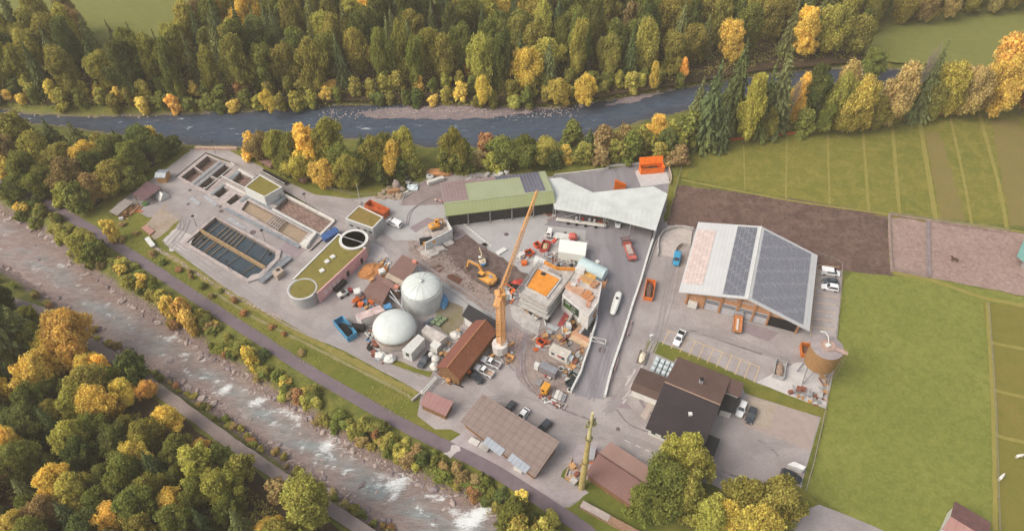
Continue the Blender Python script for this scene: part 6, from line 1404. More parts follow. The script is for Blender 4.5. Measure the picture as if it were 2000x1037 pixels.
# brown wagons by the copse
for (a, b), lb in zip((((513,318),(536,331)), ((548,331),(574,347)), ((573,343),(598,360))), ('leftmost of three brown timber wagons below the copse', 'middle one of three brown timber wagons below the copse', 'rightmost of three brown timber wagons below the copse')):
    A, B = P(*a), P(*b); d = (B-A); L = d.length; c = (A+B)/2; r = thing('timber_wagon', c, lb, 'wagon', 'brown wagons below the copse', math.atan2(d.y, d.x))
    part('body', MB().hexa([(-L/2+.3,-.75,.6),(L/2-.3,-.75,.6),(L/2-.3,.75,.6),(-L/2+.3,.75,.6)], [(-L/2,-1.1,2.0),(L/2,-1.1,2.0),(L/2,1.1,2.0),(-L/2,1.1,2.0)]), flat('#b08a76', .8, 0, .14), r, local=True)
    part('cover', MB().box((0, 0, 2.06), (L+.1, 2.3, .12)), flat('#9a7a74', .8, 0, .14), r, local=True)
    part('cover_batten', MB().box((-L*.2, 0, 2.15), (.12, 2.3, .08)).box((L*.2, 0, 2.15), (.12, 2.3, .08)), flat('#7d5f59', .8), r, local=True)
    for x in (-L*.3, L*.3):
        for s in (-1, 1): part('wheel', MB().tube((x, s*.6, .35), (x, s*.8, .35), .35, .35, 12), M_black, r, local=True)
r = thing('timber_wagon', P(530,345), 'black flat wagon frame between the brown wagons', 'wagon'); part('bed', MB().beam(P(512,333,.7), P(560,358,.7), 1.6, .2), M_black, r); part('side_rail', MB().beam(P(510,334,1.0), P(556,359,1.0), .15, .3), M_offw, r)
for u in (.15, .85):
    p = P(512,333).lerp(P(560,358), u); part('wheel', MB().tube(p+Vector((-.5,-.8,.35)), p+Vector((-.5,.8,.35)), .35, .35, 12), M_black, r)
# white streamlined tank trailer on the road
A, B = P(1209,576), P(1195,619); d = B-A; L = d.length; c = (A+B)/2; r = thing('tank_trailer', c, 'long white cigar shaped trailer on the yard road', 'trailer', None, math.atan2(d.y, d.x))
part('hull', MB().loft([rect8(-L/2, .35, .9, 1.5, .15), rect8(-L/2+.8, .85, .7, 1.9, .3), rect8(-1, .95, .65, 2.0, .35), rect8(L/2-2, .9, .65, 1.95, .35), rect8(L/2-.3, .7, .75, 1.7, .3), rect8(L/2, .4, .9, 1.4, .2)]), flat('#e8e9e2', .4, 0, .04), r, local=True)
part('hatch', MB().lathe((-L*.12, 0, 1.95), [(.4, 0), (.4, .2), (.05, .22)], 14), M_dark, r, local=True)
part('drawbar', MB().tube((-L/2, 0, .8), (-L/2-1.3, 0, .6), .08), M_red, r, local=True)
for s in (-1, 1):
    for x in (.6, 1.7): part('wheel', MB().tube((x, s*.7, .4), (x, s*1.0, .4), .4, .4, 12), M_tyre, r, local=True)
# ---------------- excavators ----------------
def excavator(pos, face, bucket_px, s, colr, label, track_rz, bl=None, cabroof=None):
    c = P(*pos); d = P(*face)-c; rz = math.atan2(d.y, d.x); r = thing('excavator', c+Vector((0,0,.08)), label, 'excavator', None, rz); m_ = flat(colr, .5, 0, .1)
    tr = track_rz-rz
    def T(x, y, z): return Vector(((x*math.cos(tr)-y*math.sin(tr))*s, (x*math.sin(tr)+y*math.cos(tr))*s, z*s))
    for sd_ in (-1, 1):
        rings = []
        for y in (sd_*1.35-.28, sd_*1.35+.28): rings.append([T(x, y, z) for x, z in ((-2.1,.2),(-1.8,0),(1.8,0),(2.1,.2),(2.1,.6),(1.8,.85),(-1.8,.85),(-2.1,.6))])
        part('track', MB().loft(rings), flat('#6d625c', .9, 0, .2), r, local=True)
    part('undercarriage', MB().hexa([T(-.9,-1,.4),T(.9,-1,.4),T(.9,1,.4),T(-.9,1,.4)], [T(-.9,-1,.95),T(.9,-1,.95),T(.9,1,.95),T(-.9,1,.95)]), M_dark, r, local=True)
    sc = lambda pts: [Vector(p)*s for p in pts]
    part('engine_housing', MB().loft([sc(rect8(-2.3, .9, 1.0, 2.0, .25)), sc(rect8(-2.0, 1.35, 1.0, 2.2, .2)), sc(rect8(.3, 1.4, 1.0, 2.1, .15)), sc(rect8(1.4, 1.3, 1.0, 1.5, .15))]), m_, r, local=True)
    part('counterweight', MB().loft([sc(rect8(-2.75, .8, 1.05, 1.8, .2)), sc(rect8(-2.3, 1.3, 1.0, 2.0, .2))]), flat('#d9a05a', .6) if bl is None else bl, r, local=True)
    part('engine_grille', MB().box(Vector((-1.2, -.2, 2.22))*s, Vector((1.0, .9, .08))*s), flat('#9c9a98', .6), r, local=True)
    cb = part('cab', MB().hexa(sc([(.1,.35,1.5),(1.6,.35,1.5),(1.6,1.35,1.5),(.1,1.35,1.5)]), sc([(.1,.4,2.95),(1.3,.4,2.95),(1.3,1.3,2.95),(.1,1.3,2.95)])), M_carglass, r, local=True)
    part('cab_roof', MB().box(Vector((.7, .85, 3.0))*s, Vector((1.4, 1.05, .1))*s), cabroof or m_, r, local=True)
    b = P(*bucket_px); q_ = b-c; reach = (Vector((q_.x, q_.y, 0)).length)/s
    e = Vector((reach*.5, -.1, 4.0)); w_ = Vector((reach*.88, -.1, 3.3))
    part('boom', MB().beam(Vector((1.0,-.1,1.7))*s, Vector((reach*.35,-.1,3.7))*s, .45*s, .6*s).beam(Vector((reach*.35,-.1,3.7))*s, w_*s, .4*s, .5*s), m_, r, local=True)
    part('stick', MB().beam(w_*s, Vector((reach*.97,-.1,1.0))*s, .35*s, .4*s), m_, r, local=True)
    part('cylinder', MB().tube(Vector((1.5,-.1,1.4))*s, Vector((reach*.34,-.1,3.1))*s, .09*s).tube(Vector((reach*.4,-.1,4.1))*s, Vector((reach*.85,-.1,3.7))*s, .08*s), M_steel, r, local=True)
    part('bucket', MB().loft([sc([(reach*.97+x, y, z) for x, z in ((0,1.1),(.5,.9),(.5,.3),(.0,0),(-.6,.1),(-.3,.5))]) for y in (-.75,.55)]), flat('#8b7464', .8), r, local=True)
    return r
excavator((950,549), (930,537), (902,538), 1.18, '#dfa14c', 'large yellow excavator digging at the edge of the soil pit', R(-35))
excavator((942,514), (938,500), (929,494), .68, '#dcc9a8', 'small excavator with a blue counterweight in the soil pit', R(70), M_tarp, M_white)
# dismantled excavator on a concrete platform
pl = PL([(824,478),(828,462),(838,448),(862,436),(873,440),(883,456),(832,483)]); 
r = thing('broken_platform', ctr(pl), 'broken piece of concrete building with a high white wall facing the soil pit', 'ruin')
part('floor_slab', MB().prism(pl, .05, 2.2), flat('#b3a9a3', .9, 0, .18), r)
part('white_wall', MB().beam(P(831,484,1.9), P(883,457,1.9), .35, 3.8).beam(P(883,457,1.9), P(873,439,1.9), .35, 3.8), flat('#d7d8d5', .85, 0, .1), r)
for i in range(26):
    p = P(820+rnd.uniform(0,66), 0).xy if False else P(rnd.uniform(815,885), rnd.uniform(484,500))
part('toppled_rubble', MB().blob(P(840,494,.3), 1.6, 3, .35, (1.6,1,.5)).blob(P(858,487,.3), 1.4, 4, .35, (1.7,.9,.5)).blob(P(876,474,.3), 1.2, 6, .35, (1.4,1,.5)), flat('#b9b3ae', .95, 0, .2, 2), r)
r = excavator((853,456), (870,450), (843,448), .8, '#dc9a3e', 'yellow black dismantled excavator on the broken concrete platform', R(20)); r.location.z = 2.25
r = thing('machine_part', P(834,473)+Vector((0,0,2.2)), 'black and yellow machine attachment at the left of the concrete platform', 'attachment'); part('black_box', MB().box(P(832,470,2.7)+Vector((0,0,0)), (3.6, 1.8, 1.0), R(14)), M_black, r); part('yellow_panel', MB().box(P(838,474,2.7), (3.4, .4, 1.0), R(17)), M_yel, r)
# ---------------- tower crane ----------------
M_crane = flat('#e3a968', .55, 0, .1); HJ = 21.8
b0 = P(979,686); r = thing('tower_crane', b0, 'tall yellow lattice tower crane with white ballast blocks', 'crane')
def lattice(a, b, w0, n, rad, w1=None, tri=False):
    w1 = w1 or w0; a = Vector(a); b = Vector(b); d = (b-a).normalized(); u = d.orthogonal().normalized() if abs(d.z) > .9 else Vector((-d.y, d.x, 0)).normalized(); v = d.cross(u); mb = MB()
    offs = [(-1,-1),(1,-1),(1,1),(-1,1)] if not tri else [(-1,0),(1,0),(0,1.5)]
    pt = lambda k, o: a.lerp(b, k/n)+(u*o[0]+v*o[1])*((w0+(w1-w0)*k/n)/2)
    for o in offs: mb.tube(pt(0, o), pt(n, o), rad*1.6, rad*1.4, 6)
    m = len(offs)
    for k in range(n):
        for i in range(m): mb.tube(pt(k, offs[i]), pt(k+1, offs[(i+1) % m]) if k % 2 == 0 else pt(k+1, offs[(i+1) % m]), rad, rad, 4); mb.tube(pt(k, offs[i]), pt(k, offs[(i+1) % m]), rad, rad, 4)
    return mb
part('mast', lattice(b0+Vector((0,0,1.0)), b0+Vector((0,0,HJ)), 1.45, 18, .085), M_crane, r)
j0, j1 = P(984,574,HJ), P(1049,374,HJ+1.0); jd = (j1-j0).normalized(); j0 = b0+Vector((0,0,HJ+.2))
part('jib', lattice(j0-jd*1.5, j1, 1.15, 38, .06, .8, True), M_crane, r)
part('slewing_unit', MB().box(b0+Vector((0,0,HJ)), (2.2, 2.2, 1.2), .3), M_crane, r)
part('operator_cab', MB().box(b0+Vector((1.6,.2,HJ-.6)), (1.1, 1.4, 1.8), .3), M_white, r)
part('counter_jib', MB().beam(j0, j0-jd*4.0, 1.4, .4), M_crane, r)
part('tower_head', MB().tube(j0, j0+Vector((0,0,3.0))-jd*.6, .18).tube(j0+Vector((.6,0,0)), j0+Vector((0,0,3.0))-jd*.6, .12), M_crane, r)
part('pendant', MB().tube(j0+Vector((0,0,3.0))-jd*.6, j0.lerp(j1, .55)+Vector((0,0,.9)), .05).tube(j0+Vector((0,0,3.0))-jd*.6, j0-jd*4, .05), M_steel, r)
part('base_cross', MB().beam(b0+Vector((-3.2,-2.4,.5)), b0+Vector((3.2,2.4,.5)), .45, .5).beam(b0+Vector((-3.2,2.4,.5)), b0+Vector((3.2,-2.4,.5)), .45, .5), M_crane, r)
mb = MB()
for k in range(3): mb.lathe((b0.x-.3, b0.y-.2, .8+k*.95), [(2.0, 0), (2.0, .9), (1.0, .9)], 10)
part('ballast', mb, flat('#dcd6cf', .8, 0, .1), r)
tr_ = j0.lerp(j1, .3); part('hook_line', MB().tube(tr_, (tr_.x, tr_.y, 9.0), .03).box((tr_.x, tr_.y, 8.7), (.4, .3, .7)), M_dark, r)
# ---------------- unfinished building ----------------
HB = 5.6; A_, B2, C2, D2 = [P(x, y, HB) for x, y in ((1062,511),(1013,575),(1069,602),(1126,527))]
r = thing('unfinished_building', ctr([A_, B2, C2, D2]), 'unfinished concrete block with an orange formwork deck on top', 'building site')
base = inset([A_, B2, C2, D2], .7)
part('wall', MB().prism(base, 0, HB-.9), flat('#b4b3af', .9, 0, .16, .5), r)
part('ledge', MB().prism(inset([A_, B2, C2, D2], .1), 3.0, 3.25), flat('#c5c2bd', .9, 0, .12), r)
part('ledge', MB().prism(inset([A_, B2, C2, D2], -.3), 1.4, 1.6), flat('#bcb9b4', .9, 0, .12), r)
q6 = inset([A_, B2, C2, D2], 0); dk = [P(x, y, HB) for x, y in ((1050.6,523.5),(1092.5,543.5),(1066.5,577),(1029.6,558))]
part('top_slab', MB().prism(q6, HB-.88, HB-.5), flat('#bdb8b2', .9, 0, .16, .7), r)
t = NT('orange_formwork'); v = t.obj(); mp = t.n('ShaderNodeMapping'); mp.inputs['Rotation'].default_value = (0, 0, -math.atan2(C2.y-B2.y, C2.x-B2.x)); t.l(v, mp.inputs['Vector']); sx = t.n('ShaderNodeSeparateXYZ'); t.l(mp.outputs[0], sx.inputs[0])
f1 = t.math('FRACT', t.math('MULTIPLY', sx.outputs[1], 1.0)); f2 = t.math('FRACT', t.math('MULTIPLY', sx.outputs[0], .5))
cw = t.mix(t.ramp(t.noise(v, .8, 4), .35, .65), S('#e89a3c'), S('#d98a34')); cw = t.mix(t.ramp(f1, .9, 1, 0, .5), cw, S('#a8662a')); cw = t.mix(t.ramp(f2, .96, 1, 0, .4), cw, S('#a8662a')); M_form = t.fin(cw, .6)
dc = part('formwork_deck', MB().prism(dk, HB-.5, HB-.35), M_form, r)
part('deck_opening', MB().box(P(1061,535,HB-.3), (1.2, .9, .5), R(-25)), M_dark, dc)
mb = MB(); di = inset(dk, -.45)
for i in range(4):
    a, b = di[i], di[(i+1) % 4]; mb.beam(Vector((a.x, a.y, HB-.35)), Vector((b.x, b.y, HB-.35)), .35, .5)
part('parapet', mb, flat('#cbc6c0', .9, 0, .12), r)
part('rail', MB().beam(Vector((B2.x, B2.y, HB+.3)), Vector((C2.x, C2.y, HB+.3)), .1, .6).beam(Vector((C2.x, C2.y, HB+.3)), Vector((D2.x, D2.y, HB+.3)), .1, .6), flat('#c0b6ac', .8), r)
part('scaffold', lattice(Vector((A_.x-.7, A_.y+.2, 5.4)), Vector((B2.x-.7, B2.y+.2, 5.4)), 1.0, 12, .04), M_steel, r)
part('scaffold', lattice(Vector((A_.x-1, A_.y+.2, 3)), Vector((B2.x-1, B2.y+.2, 3)), 1.0, 12, .04), M_steel, r)
part('formwork_wall', MB().beam(P(1063,512,HB+.1), P(1087,524,HB+.1), .3, 1.0).beam(P(1087,524,HB+.1), P(1125,526,HB+.1), .3, 1.0), M_form, r)
part('timber_strip', MB().beam(P(1071,527,HB-.2), P(1094,539,HB-.2), .9, .4), flat('#98948f', .8), r)
# right hand wing with timber stacks
HW = 5.8; ws = [P(x, y, HW) for x, y in ((1126,528),(1176,552),(1169,590),(1150,617),(1098,576))]
r = thing('unfinished_building', ctr(ws), 'unfinished white wing with timber stacked on its flat top and a green banner', 'building site')
part('wall', MB().prism(ws, 0, HW-.3), flat('#d3d0cb', .85, 0, .1), r); part('roof_slab', MB().prism(inset(ws, .25), HW-.3, HW-.15), flat('#c6beb7', .9, 0, .14), r)
mb = MB(); wi = inset(ws, .3)
for i in range(5):
    a, b, c, d = ws[i], ws[(i+1) % 5], wi[(i+1) % 5], wi[i]; mb.hexa([(k.x, k.y, HW-.3) for k in (a, b, c, d)], [(k.x, k.y, HW) for k in (a, b, c, d)])
part('parapet', mb, flat('#dad7d2', .85, 0, .1), r)
a, b = facing(ws[4], ws[3], ctr(ws)); f_ = (lambda u: u if (a-ws[4]).length < .01 else 1-u)
w1 = MB(); wall_box(w1, a, b, f_(.36), 3.6, 5.6, 2.8, .06, .06); bn = part('banner', w1, flat('#2f4034', .6, 0, .1), r)
for u_, z_, w_, h_ in ((.22,4.3,1.9,.5),(.45,4.2,1.4,.4),(.44,3.2,1.8,.15),(.44,2.9,1.8,.15)):
    w1 = MB(); wall_box(w1, a, b, f_(u_), z_, w_, h_, .08, .03); part('banner_print', w1, flat('#a9b3a4', .6), bn)
w1 = MB(); wall_box(w1, a, b, f_(.25), 3.0, 2.4, 1.4, .08, .03); part('banner_picture', w1, flat('#54763f', .6, 0, .3), bn)
# timber on the roof
def timber(px0, px1, w, h, z, mat, label, n=4):
    A, B = P(px0[0], px0[1], z), P(px1[0], px1[1], z); d = (B-A); L = d.length; rz = math.atan2(d.y, d.x); c = (A+B)/2; r = thing('timber_stack', Vector((c.x, c.y, z)), label, 'timber stack', None, rz)
    for i in range(n): part('board', MB().box((rnd.uniform(-.15,.15), -w/2+(i+.5)*w/n, h/2), (L, w/n*.86, h*rnd.uniform(.75,1))), mat, r, local=True)
    return r
zt = HW-.14
timber((1143,535),(1163,545),1.5,.5,zt,flat('#d8a95e', .7),'yellow planks at the upper edge of the white wing')
timber((1134,541),(1155,553),1.2,.4,zt,M_wood,'second timber row from the upper edge of the white wing')
timber((1107,559),(1138,575),1.8,.6,zt,flat('#c99e83', .8),'long pinkish boards near the banner wall', 5)
timber((1112,553),(1142,568),.9,.4,zt,flat('#d3b195', .8),'long pale boards beside the pinkish boards', 3)
timber((1141,583),(1152,571),1.8,.7,zt,flat('#d0905f', .8),'orange-brown boards laid crosswise near the right end', 5)
timber((1149,589),(1157,579),1.4,.6,zt,flat('#c98f66', .8),'orange-brown boards nearest the lower right rim', 4)
timber((1156,562),(1166,553),1.6,.9,zt,flat('#b98a68', .8),'dark framed timber pile by the right rim', 4)
timber((1137,547),(1160,558),.7,.35,zt,flat('#d9a95c', .7),'thin yellow beams in the middle of the white wing', 3)
timber((1148,600),(1150,590),1.2,.3,zt,flat('#cf9d86', .8),'short pink boards at the lower corner of the white wing', 3)
timber((1117,651),(1151,667),1.4,.6,.1,flat('#c99a7c', .8),'long pink beams lying along the dark pit', 4)
timber((1114,658),(1148,676),1.5,.5,.1,flat('#d6b795', .8),'long cream beams lower of the pair by the dark pit', 4)
timber((1121,652),(1133,640),.9,.4,.1,flat('#c9a07f', .8),'short tan boards beside the grey concrete strip', 3)
solo('crate_box', MB().box(P(1120,557,zt+.5), (1.2, 1.0, .9), R(-20)), M_offw, 'white crate beside the worker on the white wing', 'crate')
solo('white_cabinet', MB().box(P(1134,527,zt+.9), (2.6, 1.6, 1.6), R(-28)), M_white, 'white box at the top corner of the white wing', 'box')
# platforms hanging on the road side
for px, z, lb in (((1178,556),3.5,'upper'),((1158,611),3.0,'lower')): solo('scaffold_platform', MB().box(P(px[0], px[1], z), (1.6, 2.6, .15), R(-20)).box(P(px[0], px[1], z)+Vector((.7,0,.5)), (.1, 2.6, .9), R(-20)), flat('#c08f6c', .8), 'small wooden scaffold platform on the road side of the white wing, %s one' % lb, 'platform')
# walls, pit, red floor
solo('retaining_wall', arc_wall([(1150,616),(1165,623),(1156,659),(1149,684),(1138,716),(1134,730),(1124,750),(1115,768)], .45, 1.5, None), M_white, 'white retaining wall on the building site side of the yard road', 'wall')
solo('retaining_wall', arc_wall([(1281,452),(1266,498),(1249,556),(1234,600),(1217,656),(1202,700),(1191,735),(1181,776)], .55, 1.3, None), M_white, 'long white wall between the yard road and the timber hall forecourt', 'wall')
solo('site_wall', MB().beam(P(1124,607,1.2), P(1109,632,1.2), .35, 2.4), M_con, 'short concrete wall between the red floor and the pit', 'wall')
solo('site_wall', MB().beam(P(1148,617,1.0), P(1124,607,1.0), .3, 2.0), M_con, 'concrete wall below the banner', 'wall')
struct('red_floor', MB().prism(PL([(1103,610),(1114,612),(1098,640),(1088,636)]), .1, .16), flat('#9c4a4c', .8, 0, .14))
struct('dark_pit', MB().prism(PL([(1154,628),(1161,630),(1150,662),(1135,655)]), .1, .15), flat('#33343a', .9, 0, .1))
solo('concrete_strip', MB().beam(P(1150,626,.3), P(1128,656,.3), .7, .5), M_con, 'grey concrete strip along the dark pit', 'kerb')
solo('concrete_slab', MB().prism(PL([(1072,634),(1092,641),(1086,648),(1067,639)]), .1, .35), flat('#b4b7bb', .9), 'grey concrete slab below the red floor', 'slab')
solo('concrete_slab', MB().prism(PL([(995,595),(1018,600),(1056,630),(1050,655),(1020,640),(1000,620)]), .1, .16), M_con, 'long pale concrete slab between crane and unfinished building', 'slab')
solo('water_tank', MB().loft([[v+P(1139,630)+Vector((0,0,0)) for v in rect8(-1.6, .8, .2, 1.6, .4)], [v+P(1139,630) for v in rect8(1.6, .8, .2, 1.6, .4)]]), M_white, 'white plastic tank beside the orange drum behind the retaining wall', 'tank')
solo('drum', MB().lathe(P(1131,624), [(1.0, .1), (1.0, 1.3), (.8, 1.4), (.05, 1.4)], 16), flat('#e0a070', .6), 'big orange drum behind the retaining wall', 'drum')
solo('concrete_mixer', MB().blob(P(1012,553,.9), 1.3, 12, .3, (1.5, .8, .7), 9, 6).beam(P(1008,556,.6), P(1016,548,1.6), .4, .3), M_red, 'red building machine at the left side of the unfinished building', 'machine')
solo('concrete_ring', MB().lathe(P(966,478), [(.9, .1), (.9, .5), (.7, .5), (.7, .1)], 20), M_con, 'round concrete ring on the pale asphalt above the soil pit', 'ring') if False else None
solo('manhole_ring', MB().lathe(P(946,479), [(1.0, .06), (1.0, .2), (.7, .2), (.7, .06)], 20), flat('#7a7674', .9), 'round grey ring on the asphalt above the soil pit', 'ring')
solo('concrete_ring', MB().lathe(P(1096,722), [(.75, .1), (.75, .7), (.55, .7), (.55, .1)], 18), M_offw, 'white concrete ring at the right end of the grey container', 'ring')
solo('concrete_ring', MB().lathe(P(1112,763), [(.6, .1), (.6, .6), (.42, .6), (.42, .1)], 18), M_offw, 'white concrete ring below the black tubs', 'ring')
solo('bar_rack', MB().prism(PL([(1050,739),(1061,744),(1054,756),(1043,750)]), .1, .5), flat('#8f8c8c', .7), 'grey metal rack left of the yellow hut', 'rack')
r = thing('pallet_rack', P(1092,772), 'grey rack of pipes and boards right of the yellow hut', 'rack')
part('frame', MB().prism(PL([(1083,760),(1107,770),(1100,786),(1077,774)]), .1, .4), M_woodd, r)
for i in range(9):
    f = i/8; part('pipe', MB().tube(P(1084+22*f, 761+9*f, .55), P(1078+22*f, 775+10*f, .55), .17, .17, 6), M_galv, r)
for f, m_ in ((.3, M_offw), (.6, M_con)): part('board', MB().beam(P(1084+22*f, 759+9*f, .8), P(1078+22*f, 775+10*f, .8), .8, .15), m_, r)
# steel gate frame over the road
r = thing('barrier_gate', P(1170,668), 'light steel frame leaning out from the retaining wall over the road', 'frame')
part('frame_bar', MB().path([P(1153,656,1.6), P(1184,664,1.2), P(1182,672,1.2), P(1152,664,1.6)], .09, 6).tube(P(1153,656,1.6), P(1182,672,1.2), .07).tube(P(1154,650,2.6), P(1150,668,.2), .1), M_offw, r)
# ---------------- fences, walls, poles ----------------
def fence(name, pts, h, step, mat, label, cat='fence', rails=(1.0,), r_=.05, wire=.025, panel=None):
    L = [Vector((p.x, p.y, 0)) for p in PL(pts)]; r = thing(name, (L[0]+L[-1])/2, label, cat); n = 0; pm = MB(); rm = MB()
    for a, b in zip(L, L[1:]):
        m = max(1, int((b-a).length/step))
        for k in range(m+(1 if b is L[-1] else 0)):
            p = a.lerp(b, k/m); pm.tube(p, p+Vector((0,0,h)), r_, r_*.9, 5)
        for f in rails: rm.beam(a+Vector((0,0,h*f)), b+Vector((0,0,h*f)), wire*2, wire*2.4)
    part('posts', pm, mat, r)['kind'] = 'stuff'; part('rails', rm, mat, r)
    if panel: pass
    return r
M_post = flat('#9a8f85', .8, 0, .15); M_postd = flat('#6b625c', .8, 0, .15); M_wire = flat('#a5a295', .6, .3)
fence('perimeter_fence', [(178,407),(230,372),(290,330),(330,304),(362,289)], 1.6, 2.6, M_post, 'grey rail fence between the far-left grove and the treatment plant', rails=(.5, .97), r_=.09, wire=.07)
fence('perimeter_fence', [(1305,432),(1318,375),(1330,330),(1334,300)], 1.2, 3, M_wire, 'wire fence at the left end of the ploughed field', rails=(.4, .7, .98))
fence('perimeter_fence', [(1644,519),(1640,590),(1632,650),(1622,720),(1612,797),(1600,850),(1588,905),(1572,960)], 1.2, 2.6, M_post, 'thin fence along the left edge of the big green meadow', rails=(.5, .97), r_=.07, wire=.035)
fence('perimeter_fence', [(1600,500),(1645,518)], 1.3, 1.6, M_post, 'short fence above the white van by the timber hall', rails=(.5, .97), r_=.07, wire=.04)
fence('paddock_fence', [(1735,420),(1740,528),(1815,543)], 1.2, 4, M_post, 'white taped fence around the left part of the sand paddock', rails=(.6, .97), wire=.04)
fence('paddock_fence', [(1738,420),(1810,430),(1968,453)], 1.2, 4, M_post, 'fence between striped field and sand paddock', rails=(.6, .97), wire=.035)
fence('paddock_fence', [(1928,595),(1936,700),(1942,800),(1946,930),(1950,1060)], 1.2, 5, M_wire, 'wire fence between big meadow and small horse plots', rails=(.6, .97))
fence('yard_fence', [(640,372),(700,386),(745,383)], 1.4, 2.4, M_wire, 'wire fence in the grass below the copse', rails=(.5, .97))
fence('orange_net_fence', [(1425,276),(1500,268),(1560,262)], .9, 3, flat('#c8653a', .8), 'orange safety net under the trees of the striped field', rails=(.3, .55, .8, .98), wire=.12)
fence('orange_net_fence', [(1700,245),(1800,230),(1880,222)], .7, 3, flat('#c8713f', .8), 'faded orange net at the right part of the striped field', rails=(.5, .98), wire=.1)
# beam and low walls
solo('timber_wall', MB().beam(P(381,289.5,.5), P(463,291,.5), .8, 1.0), flat('#c2a693', .85, 0, .15), 'pinkish timber beam wall at the top of the treatment yard', 'wall')
solo('low_wall', arc_wall([(1082,345),(1180,333),(1190,327),(1250,322)], .3, .9, None), M_offw, 'low pale wall behind the canopy along the hedge', 'wall')
solo('low_wall', arc_wall([(1298,308),(1310,345),(1308,362)], .3, 1.0, None), flat('#b8a89b', .85), 'low wall right of the orange container', 'wall')
solo('low_wall', MB().beam(P(1255,548,.25), P(1278,480,.25), .25, .5).beam(P(1278,480,.25), P(1286,462,.25), .25, .5), M_con, 'low kerb wall below the curved ramp', 'wall')
solo('stone_bank', MB().beam(P(872,863,.4), P(905,845,.4), .4, .8) if False else MB().beam(P(805,782,.5), P(822,768,.5), .3, 1.0), M_con, 'short concrete barrier at the end of the grass bank', 'barrier')
r = thing('height_barrier', P(838,750), 'white two-bar gate across the lane by the tile barn', 'gate')
part('bar', MB().tube(P(824,765,1.2), P(851,735,1.2), .16), M_white, r); part('bar', MB().tube(P(828,767,1.2), P(853,738,1.2), .16), M_white, r); part('foot', MB().box(P(826,767,.5), (1.0, .8, 1.0)), M_offw, r)
# stone drain along the levee
q = random.Random(3); mb = MB(); L = smooth_line(PL([(300,482),(330,500),(390,538),(450,575),(510,604),(550,622)]), 6)
for i in range(420):
    f = q.random()*(len(L)-1.01); a = int(f); p = L[a].lerp(L[a+1], f-a)+Vector((q.gauss(0,.28), q.gauss(0,.28), .05)); mb.blob(p, q.uniform(.1,.26), i, .3, (1.2,.9,.6), 5, 3)
struct('drain_gravel', mb, M_rockp, 'stuff')
# transmission pole
c = P(1136, 952); r = thing('power_pole', c, 'tall olive steel pole beside the low tiled cottage', 'pole'); M_ol = flat('#c4b172', .55, .1, .14); HP = 30.0
part('lower_tube', MB().lathe(c, [(.75, 0), (.64, 11)], 14), M_ol, r); part('middle_tube', MB().lathe((c.x, c.y, 10.8), [(.68, 0), (.68, .5), (.58, .5), (.48, 9.5)], 14), M_ol, r); part('upper_tube', MB().lathe((c.x, c.y, 20.2), [(.52, 0), (.52, .4), (.44, .4), (.28, 9.5)], 12), flat('#d3c898', .55, .1, .1), r)
for z in (11.2, 20.5): part('flange', MB().lathe((c.x, c.y, z), [(.8, 0), (.8, .25), (.5, .25)], 14), flat('#7d7450', .6), r)
for z, w_ in ((25.2, 2.2), (26.6, 1.6)):
    arm = part('cross_arm', MB().beam((c.x-w_/2, c.y-.3, z), (c.x+w_/2, c.y+.3, z), .35, .4), flat('#a59e72', .6), r)
    for s in (-.9, -.3, .5, .9): part('insulator', MB().lathe((c.x+s*w_/2, c.y+s*.3, z+.2), [(.12, 0), (.2, .2), (.12, .4), (.2, .6), (.05, .7)], 8), flat('#8d8868', .4), arm)
# lamp posts and masts
def lamp(px, py, h, lab):
    c = P(px, py); r = thing('street_lamp', c, lab, 'street lamp'); part('pole', MB().tube(c, c+Vector((0,0,h)), .08, .05, 6), M_postd, r); part('lamp_head', MB().lathe((c.x, c.y, h), [(.1, 0), (.5, .05), (.45, .25), (.1, .35)], 10), M_dark, r)
lamp(385,443,4.2,'street lamp at the left corner of the dark water basin'); lamp(518,471,4.2,'street lamp between dark basin and tan basins'); lamp(421,299,4.5,'street lamp at the top of the treatment yard'); lamp(599,400,4.2,'street lamp beside the road right of the white cube building'); lamp(450,531,4.2,'street lamp at the lower edge of the dark water basin')
c = P(704,398); r = thing('mast', c, 'thin pale mast behind the grey block with the mossy roof', 'mast'); part('pole', MB().tube(c, c+Vector((0,0,8)), .12, .06, 6), M_offw, r); part('base', MB().box(c+Vector((0,0,.2)), (.8, .8, .4)), M_con, r)
c = P(1270,666); r = thing('camera_post', c, 'small white post lamp at the left tip of the grass strip', 'post'); part('pole', MB().tube(c, c+Vector((0,0,2.2)), .08, .08, 6), M_white, r); part('head', MB().box(c+Vector((0,0,2.3)), (.9, .5, .4), .4), M_white, r)
# ---------------- loose things ----------------
def box_solo(name, px, py, sz, rz, mat, label, cat, z=0.05):
    p = P(px, py); return solo(name, MB().box((p.x, p.y, z+sz[2]/2), sz, R(rz)).box((p.x, p.y, z+sz[2]+.04), (sz[0]*1.04, sz[1]*1.04, .08), R(rz)), mat, label, cat)
